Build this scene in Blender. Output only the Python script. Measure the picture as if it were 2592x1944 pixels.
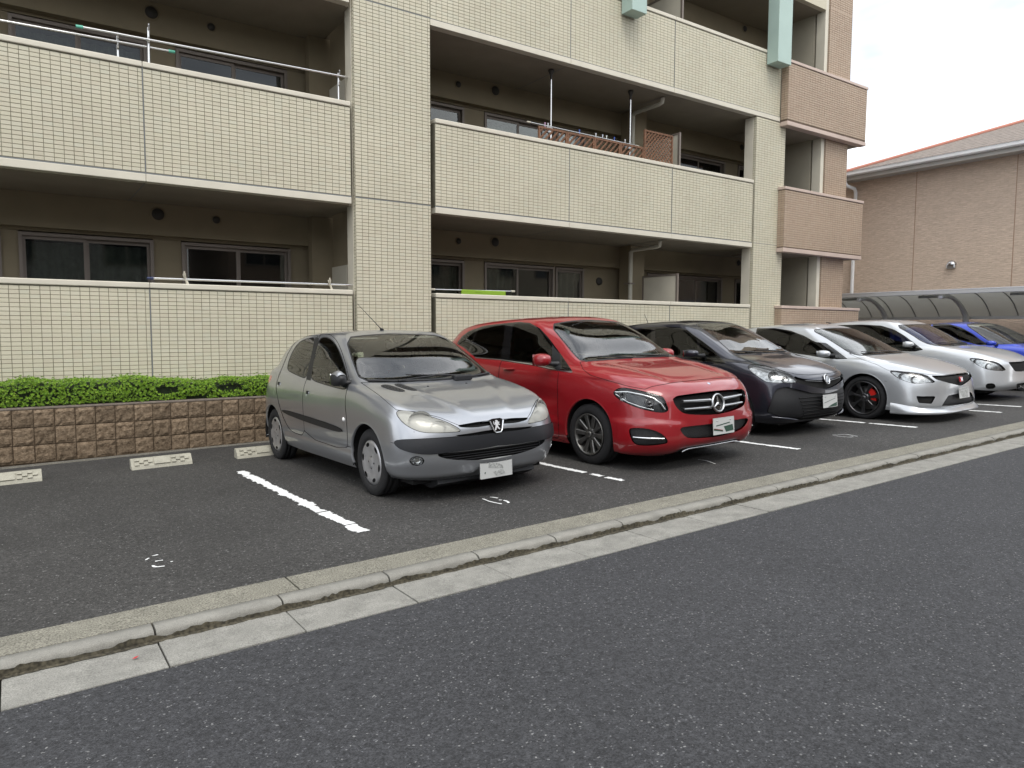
import bpy, bmesh, math, random
import numpy as np
from mathutils import Vector, Matrix
from mathutils.bvhtree import BVHTree
R = math.radians
random.seed(7)
rng = np.random.default_rng(7)
for o in list(bpy.data.objects):
    bpy.data.objects.remove(o, do_unlink=True)
scene = bpy.context.scene
COL = scene.collection

# ------------------------------------------------------------------ camera
CAM_Z = 1.45
F_PX, YAW, PITCH, ROLL = 1817.8, R(55.095), R(4.326), R(0.2053)
CX, CY = 1296.0, 972.0                     # photograph is 2592 x 1944


def cam_basis():
    fw = np.array([math.cos(YAW) * math.cos(PITCH), math.sin(YAW) * math.cos(PITCH), -math.sin(PITCH)])
    r = np.array([math.sin(YAW), -math.cos(YAW), 0.0])
    u = np.cross(r, fw)
    c, s = math.cos(ROLL), math.sin(ROLL)
    return c * r + s * u, c * u - s * r, fw


CR, CU, CF = cam_basis()
cam_data = bpy.data.cameras.new('camera')
cam = bpy.data.objects.new('camera', cam_data)
COL.objects.link(cam)
cam_data.sensor_fit = 'HORIZONTAL'
cam_data.sensor_width = 36.0
cam_data.lens = F_PX / 2592.0 * 36.0
cam_data.clip_start = 0.05
cam_data.clip_end = 2000.0
m = Matrix.Identity(4)
for i in range(3):
    m[i][0], m[i][1], m[i][2] = CR[i], CU[i], -CF[i]
m[2][3] = CAM_Z
cam.matrix_world = m
scene.camera = cam


def to_px(P):
    """world points (n,3) -> photograph pixels"""
    Q = np.asarray(P, float) - np.array([0, 0, CAM_Z])
    z = Q @ CF
    return np.stack([CX + F_PX * (Q @ CR) / z, CY - F_PX * (Q @ CU) / z], -1)


def px_dir(p):
    return (p[0] - CX) / F_PX * CR - (p[1] - CY) / F_PX * CU + CF


def on_y(p, Y):
    d = px_dir(p)
    W = d * (Y / d[1])
    return W[0], W[2] + CAM_Z


def on_x(p, X):
    d = px_dir(p)
    W = d * (X / d[0])
    return W[1], W[2] + CAM_Z


# the car park is a plane that climbs a little to the right and drains towards the building
GA, GB, GH = 0.018, 0.017, 1.375


def gz(X, Y):
    X = min(max(X, -14.0), 20.0)
    Y = min(max(Y, -9.0), 11.0)
    return CAM_Z - GH + GA * X - GB * Y


GN = Vector((-GA, GB, 1.0)).normalized()


def ground_px(p):
    d = px_dir(p)
    t = -GH / (d[2] - GA * d[0] + GB * d[1])
    W = d * t
    return np.array([W[0], W[1], W[2] + CAM_Z])


# ------------------------------------------------------------------ world, sun, exposure
world = bpy.data.worlds.new('World')
scene.world = world
world.use_nodes = True
wn, wl = world.node_tree.nodes, world.node_tree.links
wn.clear()
SUN_EL, SUN_ROT = R(58), R(200)
sky = wn.new('ShaderNodeTexSky')
sky.sky_type = 'NISHITA'
sky.sun_disc = False
sky.sun_elevation = SUN_EL
sky.sun_rotation = SUN_ROT
sky.air_density = 1.0
sky.dust_density = 4.0
# overcast: the blue is veiled almost everywhere by bright soft cloud
tc = wn.new('ShaderNodeTexCoord')
mp = wn.new('ShaderNodeMapping')
mp.inputs['Scale'].default_value = (1.0, 1.0, 2.2)
mp.inputs['Location'].default_value = (0.35, 0.15, 0.1)
nz = wn.new('ShaderNodeTexNoise')
nz.inputs['Scale'].default_value = 2.1
nz.inputs['Detail'].default_value = 5.0
nz.inputs['Roughness'].default_value = 0.55
rp = wn.new('ShaderNodeValToRGB')
rp.color_ramp.elements[0].position = 0.36
rp.color_ramp.elements[0].color = (3.7, 3.95, 4.3, 1)
rp.color_ramp.elements[1].position = 0.70
rp.color_ramp.elements[1].color = (11.5, 11.6, 11.7, 1)
mix = wn.new('ShaderNodeMixRGB')
mix.inputs['Fac'].default_value = 0.86
bg = wn.new('ShaderNodeBackground')
bg.inputs['Strength'].default_value = 0.10
wo = wn.new('ShaderNodeOutputWorld')
wl.new(tc.outputs['Generated'], mp.inputs['Vector'])
wl.new(mp.outputs['Vector'], nz.inputs['Vector'])
wl.new(nz.outputs['Fac'], rp.inputs['Fac'])
wl.new(sky.outputs['Color'], mix.inputs['Color1'])
wl.new(rp.outputs['Color'], mix.inputs['Color2'])
wl.new(mix.outputs['Color'], bg.inputs['Color'])
wl.new(bg.outputs['Background'], wo.inputs['Surface'])

sun_d = bpy.data.lights.new('sun', 'SUN')
sun_d.energy = 0.6
sun_d.angle = R(25)
sun_d.color = (1.0, 0.96, 0.9)
sun = bpy.data.objects.new('sun', sun_d)
COL.objects.link(sun)
sd = Vector((math.sin(SUN_ROT) * math.cos(SUN_EL), math.cos(SUN_ROT) * math.cos(SUN_EL), math.sin(SUN_EL)))
sun.rotation_euler = sd.to_track_quat('Z', 'Y').to_euler()
sun.location = (0, -5, 30)

scene.view_settings.view_transform = 'Standard'
scene.view_settings.look = 'None'
scene.view_settings.gamma = 1.0
scene.view_settings.exposure = 1.42
scene.view_settings.use_curve_mapping = False
# ------------------------------------------------------------------ materials
MATS = {}


def mat(name, color, rough=0.6, metal=0.0, coat=0.0, spec=0.5, noise=None, bump=None, alpha=None):
    """principled material; noise=(scale, amount[, detail]) varies the colour, bump=(scale, distance)"""
    if name in MATS:
        return MATS[name]
    m = bpy.data.materials.new(name)
    m.use_nodes = True
    nt = m.node_tree
    b = nt.nodes['Principled BSDF']
    b.inputs['Base Color'].default_value = (*color, 1)
    b.inputs['Roughness'].default_value = rough
    b.inputs['Metallic'].default_value = metal
    b.inputs['Coat Weight'].default_value = coat
    b.inputs['Coat Roughness'].default_value = 0.03
    b.inputs['Specular IOR Level'].default_value = spec
    if noise or bump:
        tc = nt.nodes.new('ShaderNodeTexCoord')
    if noise:
        n = nt.nodes.new('ShaderNodeTexNoise')
        n.inputs['Scale'].default_value = noise[0]
        n.inputs['Detail'].default_value = noise[2] if len(noise) > 2 else 4
        r = nt.nodes.new('ShaderNodeValToRGB')
        a = noise[1]
        r.color_ramp.elements[0].position = 0.3
        r.color_ramp.elements[1].position = 0.7
        r.color_ramp.elements[0].color = (*[c * (1 - a) for c in color], 1)
        r.color_ramp.elements[1].color = (*[min(1, c * (1 + a)) for c in color], 1)
        nt.links.new(tc.outputs['Object'], n.inputs['Vector'])
        nt.links.new(n.outputs['Fac'], r.inputs['Fac'])
        nt.links.new(r.outputs['Color'], b.inputs['Base Color'])
    if bump:
        n2 = nt.nodes.new('ShaderNodeTexNoise')
        n2.inputs['Scale'].default_value = bump[0]
        n2.inputs['Detail'].default_value = 4
        bp = nt.nodes.new('ShaderNodeBump')
        bp.inputs['Distance'].default_value = bump[1]
        bp.inputs['Strength'].default_value = 1.0
        nt.links.new(tc.outputs['Object'], n2.inputs['Vector'])
        nt.links.new(n2.outputs['Fac'], bp.inputs['Height'])
        nt.links.new(bp.outputs['Normal'], b.inputs['Normal'])
    MATS[name] = m
    return m


def glass_mat(name, tint, ior=1.5, refl=1.0):
    """thin pane: tinted see-through plus mirror reflection by the Fresnel law"""
    if name in MATS:
        return MATS[name]
    m = bpy.data.materials.new(name)
    m.use_nodes = True
    nt = m.node_tree
    nt.nodes.clear()
    out = nt.nodes.new('ShaderNodeOutputMaterial')
    tr = nt.nodes.new('ShaderNodeBsdfTransparent')
    tr.inputs['Color'].default_value = (*tint, 1)
    gl = nt.nodes.new('ShaderNodeBsdfGlossy')
    gl.inputs['Roughness'].default_value = 0.015
    gl.inputs['Color'].default_value = (refl, refl, refl, 1)
    fr = nt.nodes.new('ShaderNodeFresnel')
    fr.inputs['IOR'].default_value = ior
    mx = nt.nodes.new('ShaderNodeMixShader')
    nt.links.new(fr.outputs['Fac'], mx.inputs['Fac'])
    nt.links.new(tr.outputs[0], mx.inputs[1])
    nt.links.new(gl.outputs[0], mx.inputs[2])
    nt.links.new(mx.outputs[0], out.inputs['Surface'])
    MATS[name] = m
    return m


# ------------------------------------------------------------------ objects
def tag(o, label=None, cat=None, group=None, kind=None):
    for k, v in (('label', label), ('category', cat), ('group', group), ('kind', kind)):
        if v:
            o[k] = v
    return o


def empty(name, loc=(0, 0, 0), rz=0.0, parent=None):
    o = bpy.data.objects.new(name, None)
    o.empty_display_size = 0.1
    COL.objects.link(o)
    o.location = loc
    o.rotation_euler = (0, 0, rz)
    o.parent = parent
    return o


class MB:
    """collects boxes, tubes, lathes and polygons into one mesh"""

    def __init__(s):
        s.v, s.f, s.sm = [], [], []

    def add(s, verts, faces, smooth=False):
        n = len(s.v)
        s.v += [tuple(map(float, p)) for p in verts]
        s.f += [tuple(i + n for i in f) for f in faces]
        s.sm += [smooth] * len(faces)
        return s

    def box(s, x0, x1, y0, y1, z0, z1, bev=0.0):
        if bev <= 0:
            v = [(x, y, z) for z in (z0, z1) for y in (y0, y1) for x in (x0, x1)]
            return s.add(v, [(0, 2, 3, 1), (4, 5, 7, 6), (0, 1, 5, 4), (2, 6, 7, 3), (0, 4, 6, 2), (1, 3, 7, 5)])
        bm = bmesh.new()
        bmesh.ops.create_cube(bm, size=1.0)
        for q in bm.verts:
            q.co = Vector(((x0 + x1) / 2 + q.co.x * (x1 - x0), (y0 + y1) / 2 + q.co.y * (y1 - y0), (z0 + z1) / 2 + q.co.z * (z1 - z0)))
        bmesh.ops.bevel(bm, geom=list(bm.edges), offset=bev, segments=2, affect='EDGES', profile=0.5)
        s.bm(bm)
        return s

    def bm(s, bm, smooth=False):
        bm.verts.index_update()
        s.add([q.co[:] for q in bm.verts], [[q.index for q in f.verts] for f in bm.faces], smooth)
        bm.free()
        return s

    def tube(s, pts, r, n=8, cap=True, smooth=True):
        """round bar through pts; r is a number or one per point"""
        pts = [Vector(p) for p in pts]
        rr = r if hasattr(r, '__len__') else [r] * len(pts)
        t0 = (pts[1] - pts[0]).normalized()
        a = t0.orthogonal().normalized()
        V, F = [], []
        for i, p in enumerate(pts):
            t = (pts[min(i + 1, len(pts) - 1)] - pts[max(i - 1, 0)]).normalized()
            a = (a - t * a.dot(t)).normalized()
            b = t.cross(a)
            for k in range(n):
                q = 2 * math.pi * k / n
                V.append(p + (a * math.cos(q) + b * math.sin(q)) * rr[i])
        for i in range(len(pts) - 1):
            for k in range(n):
                k2 = (k + 1) % n
                F.append((i * n + k, i * n + k2, (i + 1) * n + k2, (i + 1) * n + k))
        s.add(V, F, smooth)
        if cap:
            s.add(V[:n], [tuple(reversed(range(n)))])
            s.add(V[-n:], [tuple(range(n))])
        return s

    def lathe(s, prof, n=32, axis='Y', c=(0, 0, 0), smooth=True, close=False):
        """prof = [(radius, along axis)]"""
        V, F = [], []
        for (r, h) in prof:
            for k in range(n):
                q = 2 * math.pi * k / n
                a, b = r * math.cos(q), r * math.sin(q)
                p = {'Y': (a, h, b), 'Z': (a, b, h), 'X': (h, a, b)}[axis]
                V.append((p[0] + c[0], p[1] + c[1], p[2] + c[2]))
        for i in range(len(prof) - 1):
            for k in range(n):
                k2 = (k + 1) % n
                F.append((i * n + k, i * n + k2, (i + 1) * n + k2, (i + 1) * n + k))
        return s.add(V, F, smooth)

    def prism(s, poly, ax, h0, h1):
        """2D polygon extruded along axis ax between h0 and h1"""
        n = len(poly)

        def P(a, b, h):
            return {'X': (h, a, b), 'Y': (a, h, b), 'Z': (a, b, h)}[ax]
        V = [P(a, b, h0) for a, b in poly] + [P(a, b, h1) for a, b in poly]
        F = [tuple(reversed(range(n))), tuple(range(n, 2 * n))]
        F += [(i, (i + 1) % n, n + (i + 1) % n, n + i) for i in range(n)]
        return s.add(V, F)

    def mesh(s, name, material):
        me = bpy.data.meshes.new(name)
        me.from_pydata(s.v, [], s.f)
        me.polygons.foreach_set('use_smooth', s.sm)
        if material:
            me.materials.append(material)
        me.update()
        return me

    def build(s, name, material, parent=None, fix=False):
        me = s.mesh(name, material)
        if fix:
            bm = bmesh.new()
            bm.from_mesh(me)
            bmesh.ops.recalc_face_normals(bm, faces=bm.faces)
            bm.to_mesh(me)
            bm.free()
        o = bpy.data.objects.new(name, me)
        COL.objects.link(o)
        o.parent = parent
        return o


def link_copy(me, name, parent=None, loc=(0, 0, 0)):
    o = bpy.data.objects.new(name, me)
    COL.objects.link(o)
    o.parent = parent
    o.location = loc
    return o
# ------------------------------------------------------------------ car bodies
# A body is a smooth skin through 12 rings (sill ... roof ridge) of 15 points from
# the middle of the nose round the visible side to the middle of the tail.  The skin
# is then cut along outlines into panes, doors, lamps, grille and painted panels.
def cyc_spline(t, Y, T, tq):
    """periodic C2 cubic through (t,Y) with period T"""
    n = len(t)
    h = np.diff(np.append(t, t[0] + T))
    A = np.zeros((n, n))
    B = np.zeros((n, Y.shape[1]))
    for i in range(n):
        a, b = h[i - 1], h[i]
        A[i, i - 1] += a
        A[i, i] += 2 * (a + b)
        A[i, (i + 1) % n] += b
        B[i] = 6 * ((Y[(i + 1) % n] - Y[i]) / b - (Y[i] - Y[i - 1]) / a)
    M = np.linalg.solve(A, B)
    k = np.clip(np.searchsorted(t, tq, side='right') - 1, 0, n - 1)
    k2 = (k + 1) % n
    hh = h[k][:, None]
    s = (tq - t[k])[:, None]
    r = hh - s
    return (M[k] * r ** 3 + M[k2] * s ** 3) / (6 * hh) + (Y[k] / hh - M[k] * hh / 6) * r + (Y[k2] / hh - M[k2] * hh / 6) * s


def smooth_poly(pts, it=2, closed=True):
    p = [np.array(q, float) for q in pts]
    for _ in range(it):
        o = []
        n = len(p)
        for i in range(n if closed else n - 1):
            a, b = p[i], p[(i + 1) % n]
            o += [a * .75 + b * .25, a * .25 + b * .75]
        if not closed:
            o = [p[0]] + o + [p[-1]]
        p = o
    return np.array(p)


def seg_dist(Q, A, B):
    d = B - A
    L = (d * d).sum() + 1e-12
    t = np.clip(((Q - A) @ d) / L, 0, 1)
    e = Q - (A + t[:, None] * d)
    return np.sqrt((e * e).sum(1))


def sdf(Q, poly, closed=True):
    n = len(poly)
    D = np.full(len(Q), 1e9)
    ins = np.zeros(len(Q), bool)
    for i in range(n if closed else n - 1):
        A, B = poly[i], poly[(i + 1) % n]
        D = np.minimum(D, seg_dist(Q, A, B))
        c = (A[1] > Q[:, 1]) != (B[1] > Q[:, 1])
        with np.errstate(divide='ignore', invalid='ignore'):
            xx = (B[0] - A[0]) * (Q[:, 1] - A[1]) / (B[1] - A[1]) + A[0]
        ins ^= c & (Q[:, 0] < xx)
    return np.where(ins, -D, D) if closed else D


class Skin:
    def __init__(s, rings, ku=12, kv=9, fair=5, bumps=()):
        C = np.array(rings, float)                 # (ring, column, 3)
        nr, nc, _ = C.shape
        ch = np.mean([np.linalg.norm(np.diff(C[r], axis=0), axis=1) for r in range(nr - 2)], axis=0)
        ch = ch ** 0.6
        t = np.concatenate([[0], np.cumsum(ch)])
        Th = t[-1]
        tt = np.concatenate([t, 2 * Th - t[-2:0:-1]])
        tq, uq = [], []
        for i in range(nc - 1):
            for k in range(ku):
                tq.append(t[i] + (t[i + 1] - t[i]) * k / ku)
                uq.append(i + k / ku)
        tq.append(t[-1] - 1e-9)
        uq.append(nc - 1)
        tq, uq = np.array(tq), np.array(uq)
        rows = []
        for r in range(nr):
            Y = np.concatenate([C[r], C[r][-2:0:-1] * np.array([1, -1, 1])])
            rows.append(cyc_spline(tt, Y, 2 * Th, tq))
        G = np.array(rows)                         # (ring, u, 3)
        # Catmull-Rom up the rings, centripetal
        E = np.concatenate([2 * G[:1] - G[1:2], G, 2 * G[-1:] - G[-2:-1]])
        # the ridge end mirrors across the centre plane
        E[-1] = G[-2] * np.array([1, -1, 1])
        out, vq = [], []
        dd = np.maximum(np.linalg.norm(np.diff(E, axis=0), axis=2), 1e-4) ** 0.5
        for i in range(nr - 1):
            P0, P1, P2, P3 = E[i], E[i + 1], E[i + 2], E[i + 3]
            d1, d2, d3 = dd[i][:, None], dd[i + 1][:, None], dd[i + 2][:, None]
            m1 = (P1 - P0) / d1 - (P2 - P0) / (d1 + d2) + (P2 - P1) / d2
            m2 = (P2 - P1) / d2 - (P3 - P1) / (d2 + d3) + (P3 - P2) / d3
            m1, m2 = m1 * d2, m2 * d2
            for k in range(kv):
                q = k / kv
                out.append((2 * q ** 3 - 3 * q * q + 1) * P1 + (q ** 3 - 2 * q * q + q) * m1 + (-2 * q ** 3 + 3 * q * q) * P2 + (q ** 3 - q * q) * m2)
                vq.append(i + q)
        out.append(E[nr])
        vq.append(nr - 1)
        S = np.array(out)
        vq = np.array(vq)
        for _ in range(fair):
            X = np.concatenate([S[:, 1:2] * np.array([1, -1, 1]), S, S[:, -2:-1] * np.array([1, -1, 1])], axis=1)
            L = (X[:, :-2] + X[:, 2:]) / 2
            S2 = S.copy()
            S2[1:-1] = S[1:-1] * .5 + .25 * (L[1:-1] + (S[2:] + S[:-2]) / 2)
            S = S2
        s.nv, s.nu = S.shape[:2]
        U, V = np.meshgrid(uq, vq)
        for fn in bumps:
            Nn = s.normals(S)
            S = S + Nn * fn(S[..., 0], S[..., 1], S[..., 2], U, V)[..., None]
        S[:, 0, 1] = 0
        S[:, -1, 1] = 0
        N = s.normals(S)
        s.S = S
        s.P = S.reshape(-1, 3)
        s.N = N.reshape(-1, 3)
        s.UV = np.stack([U, V], -1).reshape(-1, 2)
        nu = s.nu
        fs = [(j * nu + i, j * nu + i + 1, (j + 1) * nu + i + 1, (j + 1) * nu + i) for j in range(s.nv - 1) for i in range(nu - 1)]
        s.faces = {'body': fs}
        s.bvh = BVHTree.FromPolygons([tuple(p) for p in s.P], fs)

    @staticmethod
    def normals(S):
        X = np.concatenate([S[:, 1:2] * np.array([1, -1, 1]), S, S[:, -2:-1] * np.array([1, -1, 1])], axis=1)
        du = X[:, 2:] - X[:, :-2]
        Y = np.concatenate([2 * S[:1] - S[1:2], S, S[-2:-1] * np.array([1, -1, 1])])
        dv = Y[2:] - Y[:-2]
        n = np.cross(du, dv)
        n /= np.linalg.norm(n, axis=2, keepdims=True) + 1e-12
        # outward: away from the body's middle axis
        c = S - np.array([S[..., 0].mean(), 0, .6])
        if (n * c).sum() < 0:
            n = -n
        return n

    def cut(s, g, new, src=('body',)):
        """faces of src where g<0 move to label new; faces on the border are split"""
        g = np.asarray(g)
        cache = {}
        P, N, UV = [s.P], [s.N], [s.UV]
        cnt = [len(s.P)]
        src = [l for l in src if l != new]
        add = s.faces.setdefault(new, [])

        def mid(i, j):
            k = (i, j) if i < j else (j, i)
            if k not in cache:
                a, b = k
                t = g[a] / (g[a] - g[b])
                t = min(max(t, 1e-4), 1 - 1e-4)
                P.append((s.P[a] * (1 - t) + s.P[b] * t)[None])
                n = s.N[a] * (1 - t) + s.N[b] * t
                N.append((n / np.linalg.norm(n))[None])
                UV.append((s.UV[a] * (1 - t) + s.UV[b] * t)[None])
                cache[k] = cnt[0]
                cnt[0] += 1
            return cache[k]
        neg = g < 0
        for lab in src:
            keep = []
            for f in s.faces.get(lab, []):
                q = [neg[i] for i in f]
                if not any(q):
                    keep.append(f)
                elif all(q):
                    add.append(f)
                else:
                    a, b = [], []
                    for k, i in enumerate(f):
                        j = f[(k + 1) % len(f)]
                        (a if neg[i] else b).append(i)
                        if neg[i] != neg[j]:
                            mm = mid(i, j)
                            a.append(mm)
                            b.append(mm)
                    if len(a) > 2:
                        add.append(tuple(a))
                    if len(b) > 2:
                        keep.append(tuple(b))
            s.faces[lab] = keep
        s.P, s.N, s.UV = np.concatenate(P), np.concatenate(N), np.concatenate(UV)

    def mesh(s, labels, name, material, mirror=True, offset=0.0, thick=0.0, flip=False):
        fs = [f for l in labels for f in s.faces.get(l, [])]
        if not fs:
            return None
        idx = sorted({i for f in fs for i in f})
        mp = {i: k for k, i in enumerate(idx)}
        P = s.P[idx] + s.N[idx] * offset
        N = s.N[idx]
        F = [tuple(mp[i] for i in f) for f in fs]
        sides = []
        if mirror in (True, 'only'):
            M = np.array([1, -1, 1])
            sides.append((P * M, N * M, [tuple(reversed(f)) for f in F]))
        if mirror != 'only':
            sides.append((P, N, F))
        V = np.concatenate([a for a, _, _ in sides])
        NN = np.concatenate([b for _, b, _ in sides])
        FF = []
        off = 0
        for a, _, f in sides:
            FF += [tuple(i + off for i in q) for q in f]
            off += len(a)
        # face winding follows the outward normal
        f0 = FF[len(FF) // 3]
        nn = np.cross(V[f0[1]] - V[f0[0]], V[f0[2]] - V[f0[0]])
        if nn @ NN[f0[0]] < 0:
            FF = [tuple(reversed(f)) for f in FF]
        me = bpy.data.meshes.new(name)
        me.from_pydata([tuple(p) for p in V], [], FF)
        me.polygons.foreach_set('use_smooth', [True] * len(FF))
        me.materials.append(material)
        me.update()
        me.normals_split_custom_set_from_vertices([tuple(n) for n in NN])
        return me


class Car:
    def __init__(s, name, label, fr_px, psi, yw, rings, group=None, cat='car', origin=None, **kw):
        s.sk = Skin(rings, **kw)
        Fw = Vector((math.sin(psi), -math.cos(psi), 0))
        Fw = (Fw - GN * Fw.dot(GN)).normalized()
        ex = -Fw
        ez = GN.copy()
        ey = ez.cross(ex)
        O = Vector(ground_px(fr_px)) - ey * yw if origin is None else Vector((origin[0], origin[1], gz(*origin)))
        s.M = Matrix(((ex.x, ey.x, ez.x, O.x), (ex.y, ey.y, ez.y, O.y), (ex.z, ey.z, ez.z, O.z), (0, 0, 0, 1)))
        s.MR = np.array([[ex.x, ey.x, ez.x], [ex.y, ey.y, ez.y], [ex.z, ey.z, ez.z]])
        s.O = np.array(O)
        s.root = bpy.data.objects.new(name, None)
        s.root.empty_display_size = 0.1
        COL.objects.link(s.root)
        s.root.matrix_world = s.M
        tag(s.root, label, cat, group)

    def px(s):
        """photograph pixels of all skin vertices, and whether they face the camera"""
        W = s.sk.P @ s.MR.T + s.O
        q = to_px(W)
        d = W - np.array([0, 0, CAM_Z])
        f = ((s.sk.N @ s.MR.T) * d).sum(1) < 0.02 * np.linalg.norm(d, axis=1)
        return q, f

    def cut_px(s, poly, new, z, src=('body',), sm=2, band=0, band_label=None, grow=0.0, mask=None):
        """cut along an outline read off the photograph; z=(x0,y0,scale) of the enlargement"""
        pl = smooth_poly([(z[0] + a / z[2], z[1] + b / z[2]) for a, b in poly], sm) if sm else np.array([(z[0] + a / z[2], z[1] + b / z[2]) for a, b in poly])
        q, f = s.px()
        g = sdf(q, pl) - grow
        ok = f if mask is None else f & mask(s.sk)
        g = np.where(ok, g, 50.0)
        if band:
            s.sk.cut(g - band, band_label, src)
            q, f = s.px()
            g = sdf(q, pl) - grow
            ok = f if mask is None else f & mask(s.sk)
            g = np.where(ok, g, 50.0)
            s.sk.cut(g + band, new, (band_label,))
        else:
            s.sk.cut(g, new, src)

    def line_px(s, line, z, src=('body',), w=0.8, sm=1, label='seam', mask=None):
        pl = smooth_poly([(z[0] + a / z[2], z[1] + b / z[2]) for a, b in line], sm, False)
        q, f = s.px()
        ok = f if mask is None else f & mask(s.sk)
        s.sk.cut(np.where(ok, sdf(q, pl, False) - w, 50.0), label, src)

    def cut_uv(s, fn, new, src=('body',)):
        s.sk.cut(fn(s.sk.UV[:, 0], s.sk.UV[:, 1], s.sk.P), new, src)

    def circle(s, x, z, r, new='void', src=('body',), y0=.3):
        P = s.sk.P
        g = np.hypot(P[:, 0] - x, P[:, 2] - z) - r
        s.sk.cut(np.where(P[:, 1] > y0, g, 1.0), new, src)

    def part(s, labels, name, material, mirror=True, offset=0.0, parent=None):
        labels = (labels,) if isinstance(labels, str) else labels
        me = s.sk.mesh(labels, name, material, mirror, offset)
        if me is None:
            return None
        o = bpy.data.objects.new(name, me)
        COL.objects.link(o)
        o.parent = parent or s.root
        if name == 'panel_gap':
            o['kind'] = 'stuff'
        return o

    def each(s, labels, name, material, offset=0.0, parent=None):
        """the same piece on both flanks, each an object of its own"""
        return [s.part(labels, name, material, m_, offset, parent) for m_ in (False, 'only')]

    def hit(s, o, d):
        """ray in the car frame onto the uncut skin"""
        h = s.sk.bvh.ray_cast(Vector(o), Vector(d).normalized())
        return (h[0], h[1]) if h[0] else (None, None)

    def front(s, y, z):
        p, n = s.hit((-3, abs(y), z), (1, 0, 0))
        if p is None:
            return Vector((0, y, z)), Vector((-1, 0, 0))
        if n.x > 0:
            n = -n
        if y < 0:
            p.y, n.y = -p.y, -n.y
        return p, n

    def top(s, x, y):
        p, n = s.hit((x, abs(y), 3), (0, 0, -1))
        if p is None:
            return Vector((x, y, 0)), Vector((0, 0, 1))
        if n.z < 0:
            n = -n
        if y < 0:
            p.y, n.y = -p.y, -n.y
        return p, n

    def side(s, x, z):
        p, n = s.hit((x, 3, z), (0, -1, 0))
        if p is None:
            return Vector((x, .8, z)), Vector((0, 1, 0))
        if n.y < 0:
            n = -n
        return p, n

    def at_px(s, p, z):
        """photograph pixel -> point on the skin (visible half)"""
        d = Vector(s.MR.T @ px_dir((z[0] + p[0] / z[2], z[1] + p[1] / z[2]))).normalized()
        o = Vector(s.MR.T @ (np.array([0, 0, CAM_Z]) - s.O))
        h = s.sk.bvh.ray_cast(o, d)
        return (h[0], h[1]) if h[0] else (None, None)

    def mount(s, mb, name, material, p, n, up=(0, 0, 1), parent=None):
        """put a flat piece (built in XY, facing +Z) on the skin at p, facing n"""
        o = mb.build(name, material, parent or s.root)
        n = Vector(n).normalized()
        up = Vector(up)
        x = up.cross(n).normalized()
        y = n.cross(x)
        o.matrix_local = Matrix(((x.x, y.x, n.x, p[0]), (x.y, y.y, n.y, p[1]), (x.z, y.z, n.z, p[2]), (0, 0, 0, 1)))
        return o
# ------------------------------------------------------------------ ground
def asphalt(name, dark, light, speck, scale=150.0, tint=(1, 1, 1), dens=0.07, stain=0.25):
    m = bpy.data.materials.new(name)
    m.use_nodes = True
    nt = m.node_tree
    N, L = nt.nodes, nt.links
    b = N['Principled BSDF']
    tc = N.new('ShaderNodeTexCoord')
    # aggregate: every cell of a fine mosaic is one chip of stone
    vo = N.new('ShaderNodeTexVoronoi')
    vo.inputs['Scale'].default_value = scale
    L.new(tc.outputs['Object'], vo.inputs['Vector'])
    sep = N.new('ShaderNodeSeparateColor')
    L.new(vo.outputs['Color'], sep.inputs['Color'])
    r1 = N.new('ShaderNodeValToRGB')
    e = r1.color_ramp
    e.elements[0].position = 0.0
    e.elements[0].color = (*[dark * t for t in tint], 1)
    e.elements[1].position = 1.0 - dens
    e.elements[1].color = (*[light * t for t in tint], 1)
    k = e.elements.new(1.0 - dens * .45)
    k.color = (*[(light + (speck - light) * .35) * t for t in tint], 1)
    k = e.elements.new(1.0)
    k.color = (speck, speck, speck * .97, 1)
    L.new(sep.outputs['Red'], r1.inputs['Fac'])
    # broad wear: dust, tyre polish, drips
    n1 = N.new('ShaderNodeTexNoise')
    n1.inputs['Scale'].default_value = .7
    n1.inputs['Detail'].default_value = 8
    n1.inputs['Roughness'].default_value = .65
    L.new(tc.outputs['Object'], n1.inputs['Vector'])
    r2 = N.new('ShaderNodeMapRange')
    r2.inputs['From Min'].default_value = .3
    r2.inputs['From Max'].default_value = .7
    r2.inputs['To Min'].default_value = 1 - stain
    r2.inputs['To Max'].default_value = 1 + stain
    L.new(n1.outputs['Fac'], r2.inputs['Value'])
    n3 = N.new('ShaderNodeTexNoise')
    n3.inputs['Scale'].default_value = 35
    n3.inputs['Detail'].default_value = 5
    L.new(tc.outputs['Object'], n3.inputs['Vector'])
    r3 = N.new('ShaderNodeMapRange')
    r3.inputs['From Min'].default_value = .3
    r3.inputs['From Max'].default_value = .7
    r3.inputs['To Min'].default_value = .72
    r3.inputs['To Max'].default_value = 1.28
    L.new(n3.outputs['Fac'], r3.inputs['Value'])
    mu = N.new('ShaderNodeMath')
    mu.operation = 'MULTIPLY'
    L.new(r2.outputs[0], mu.inputs[0])
    L.new(r3.outputs[0], mu.inputs[1])
    mx = N.new('ShaderNodeVectorMath')
    mx.operation = 'SCALE'
    L.new(r1.outputs['Color'], mx.inputs[0])
    L.new(mu.outputs[0], mx.inputs['Scale'])
    L.new(mx.outputs['Vector'], b.inputs['Base Color'])
    b.inputs['Roughness'].default_value = .82
    b.inputs['Specular IOR Level'].default_value = .35
    bp = N.new('ShaderNodeBump')
    bp.inputs['Distance'].default_value = .004
    bp.inputs['Strength'].default_value = .8
    v2 = N.new('ShaderNodeTexVoronoi')
    v2.inputs['Scale'].default_value = scale * .8
    L.new(tc.outputs['Object'], v2.inputs['Vector'])
    L.new(v2.outputs['Distance'], bp.inputs['Height'])
    L.new(bp.outputs['Normal'], b.inputs['Normal'])
    return m


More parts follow.
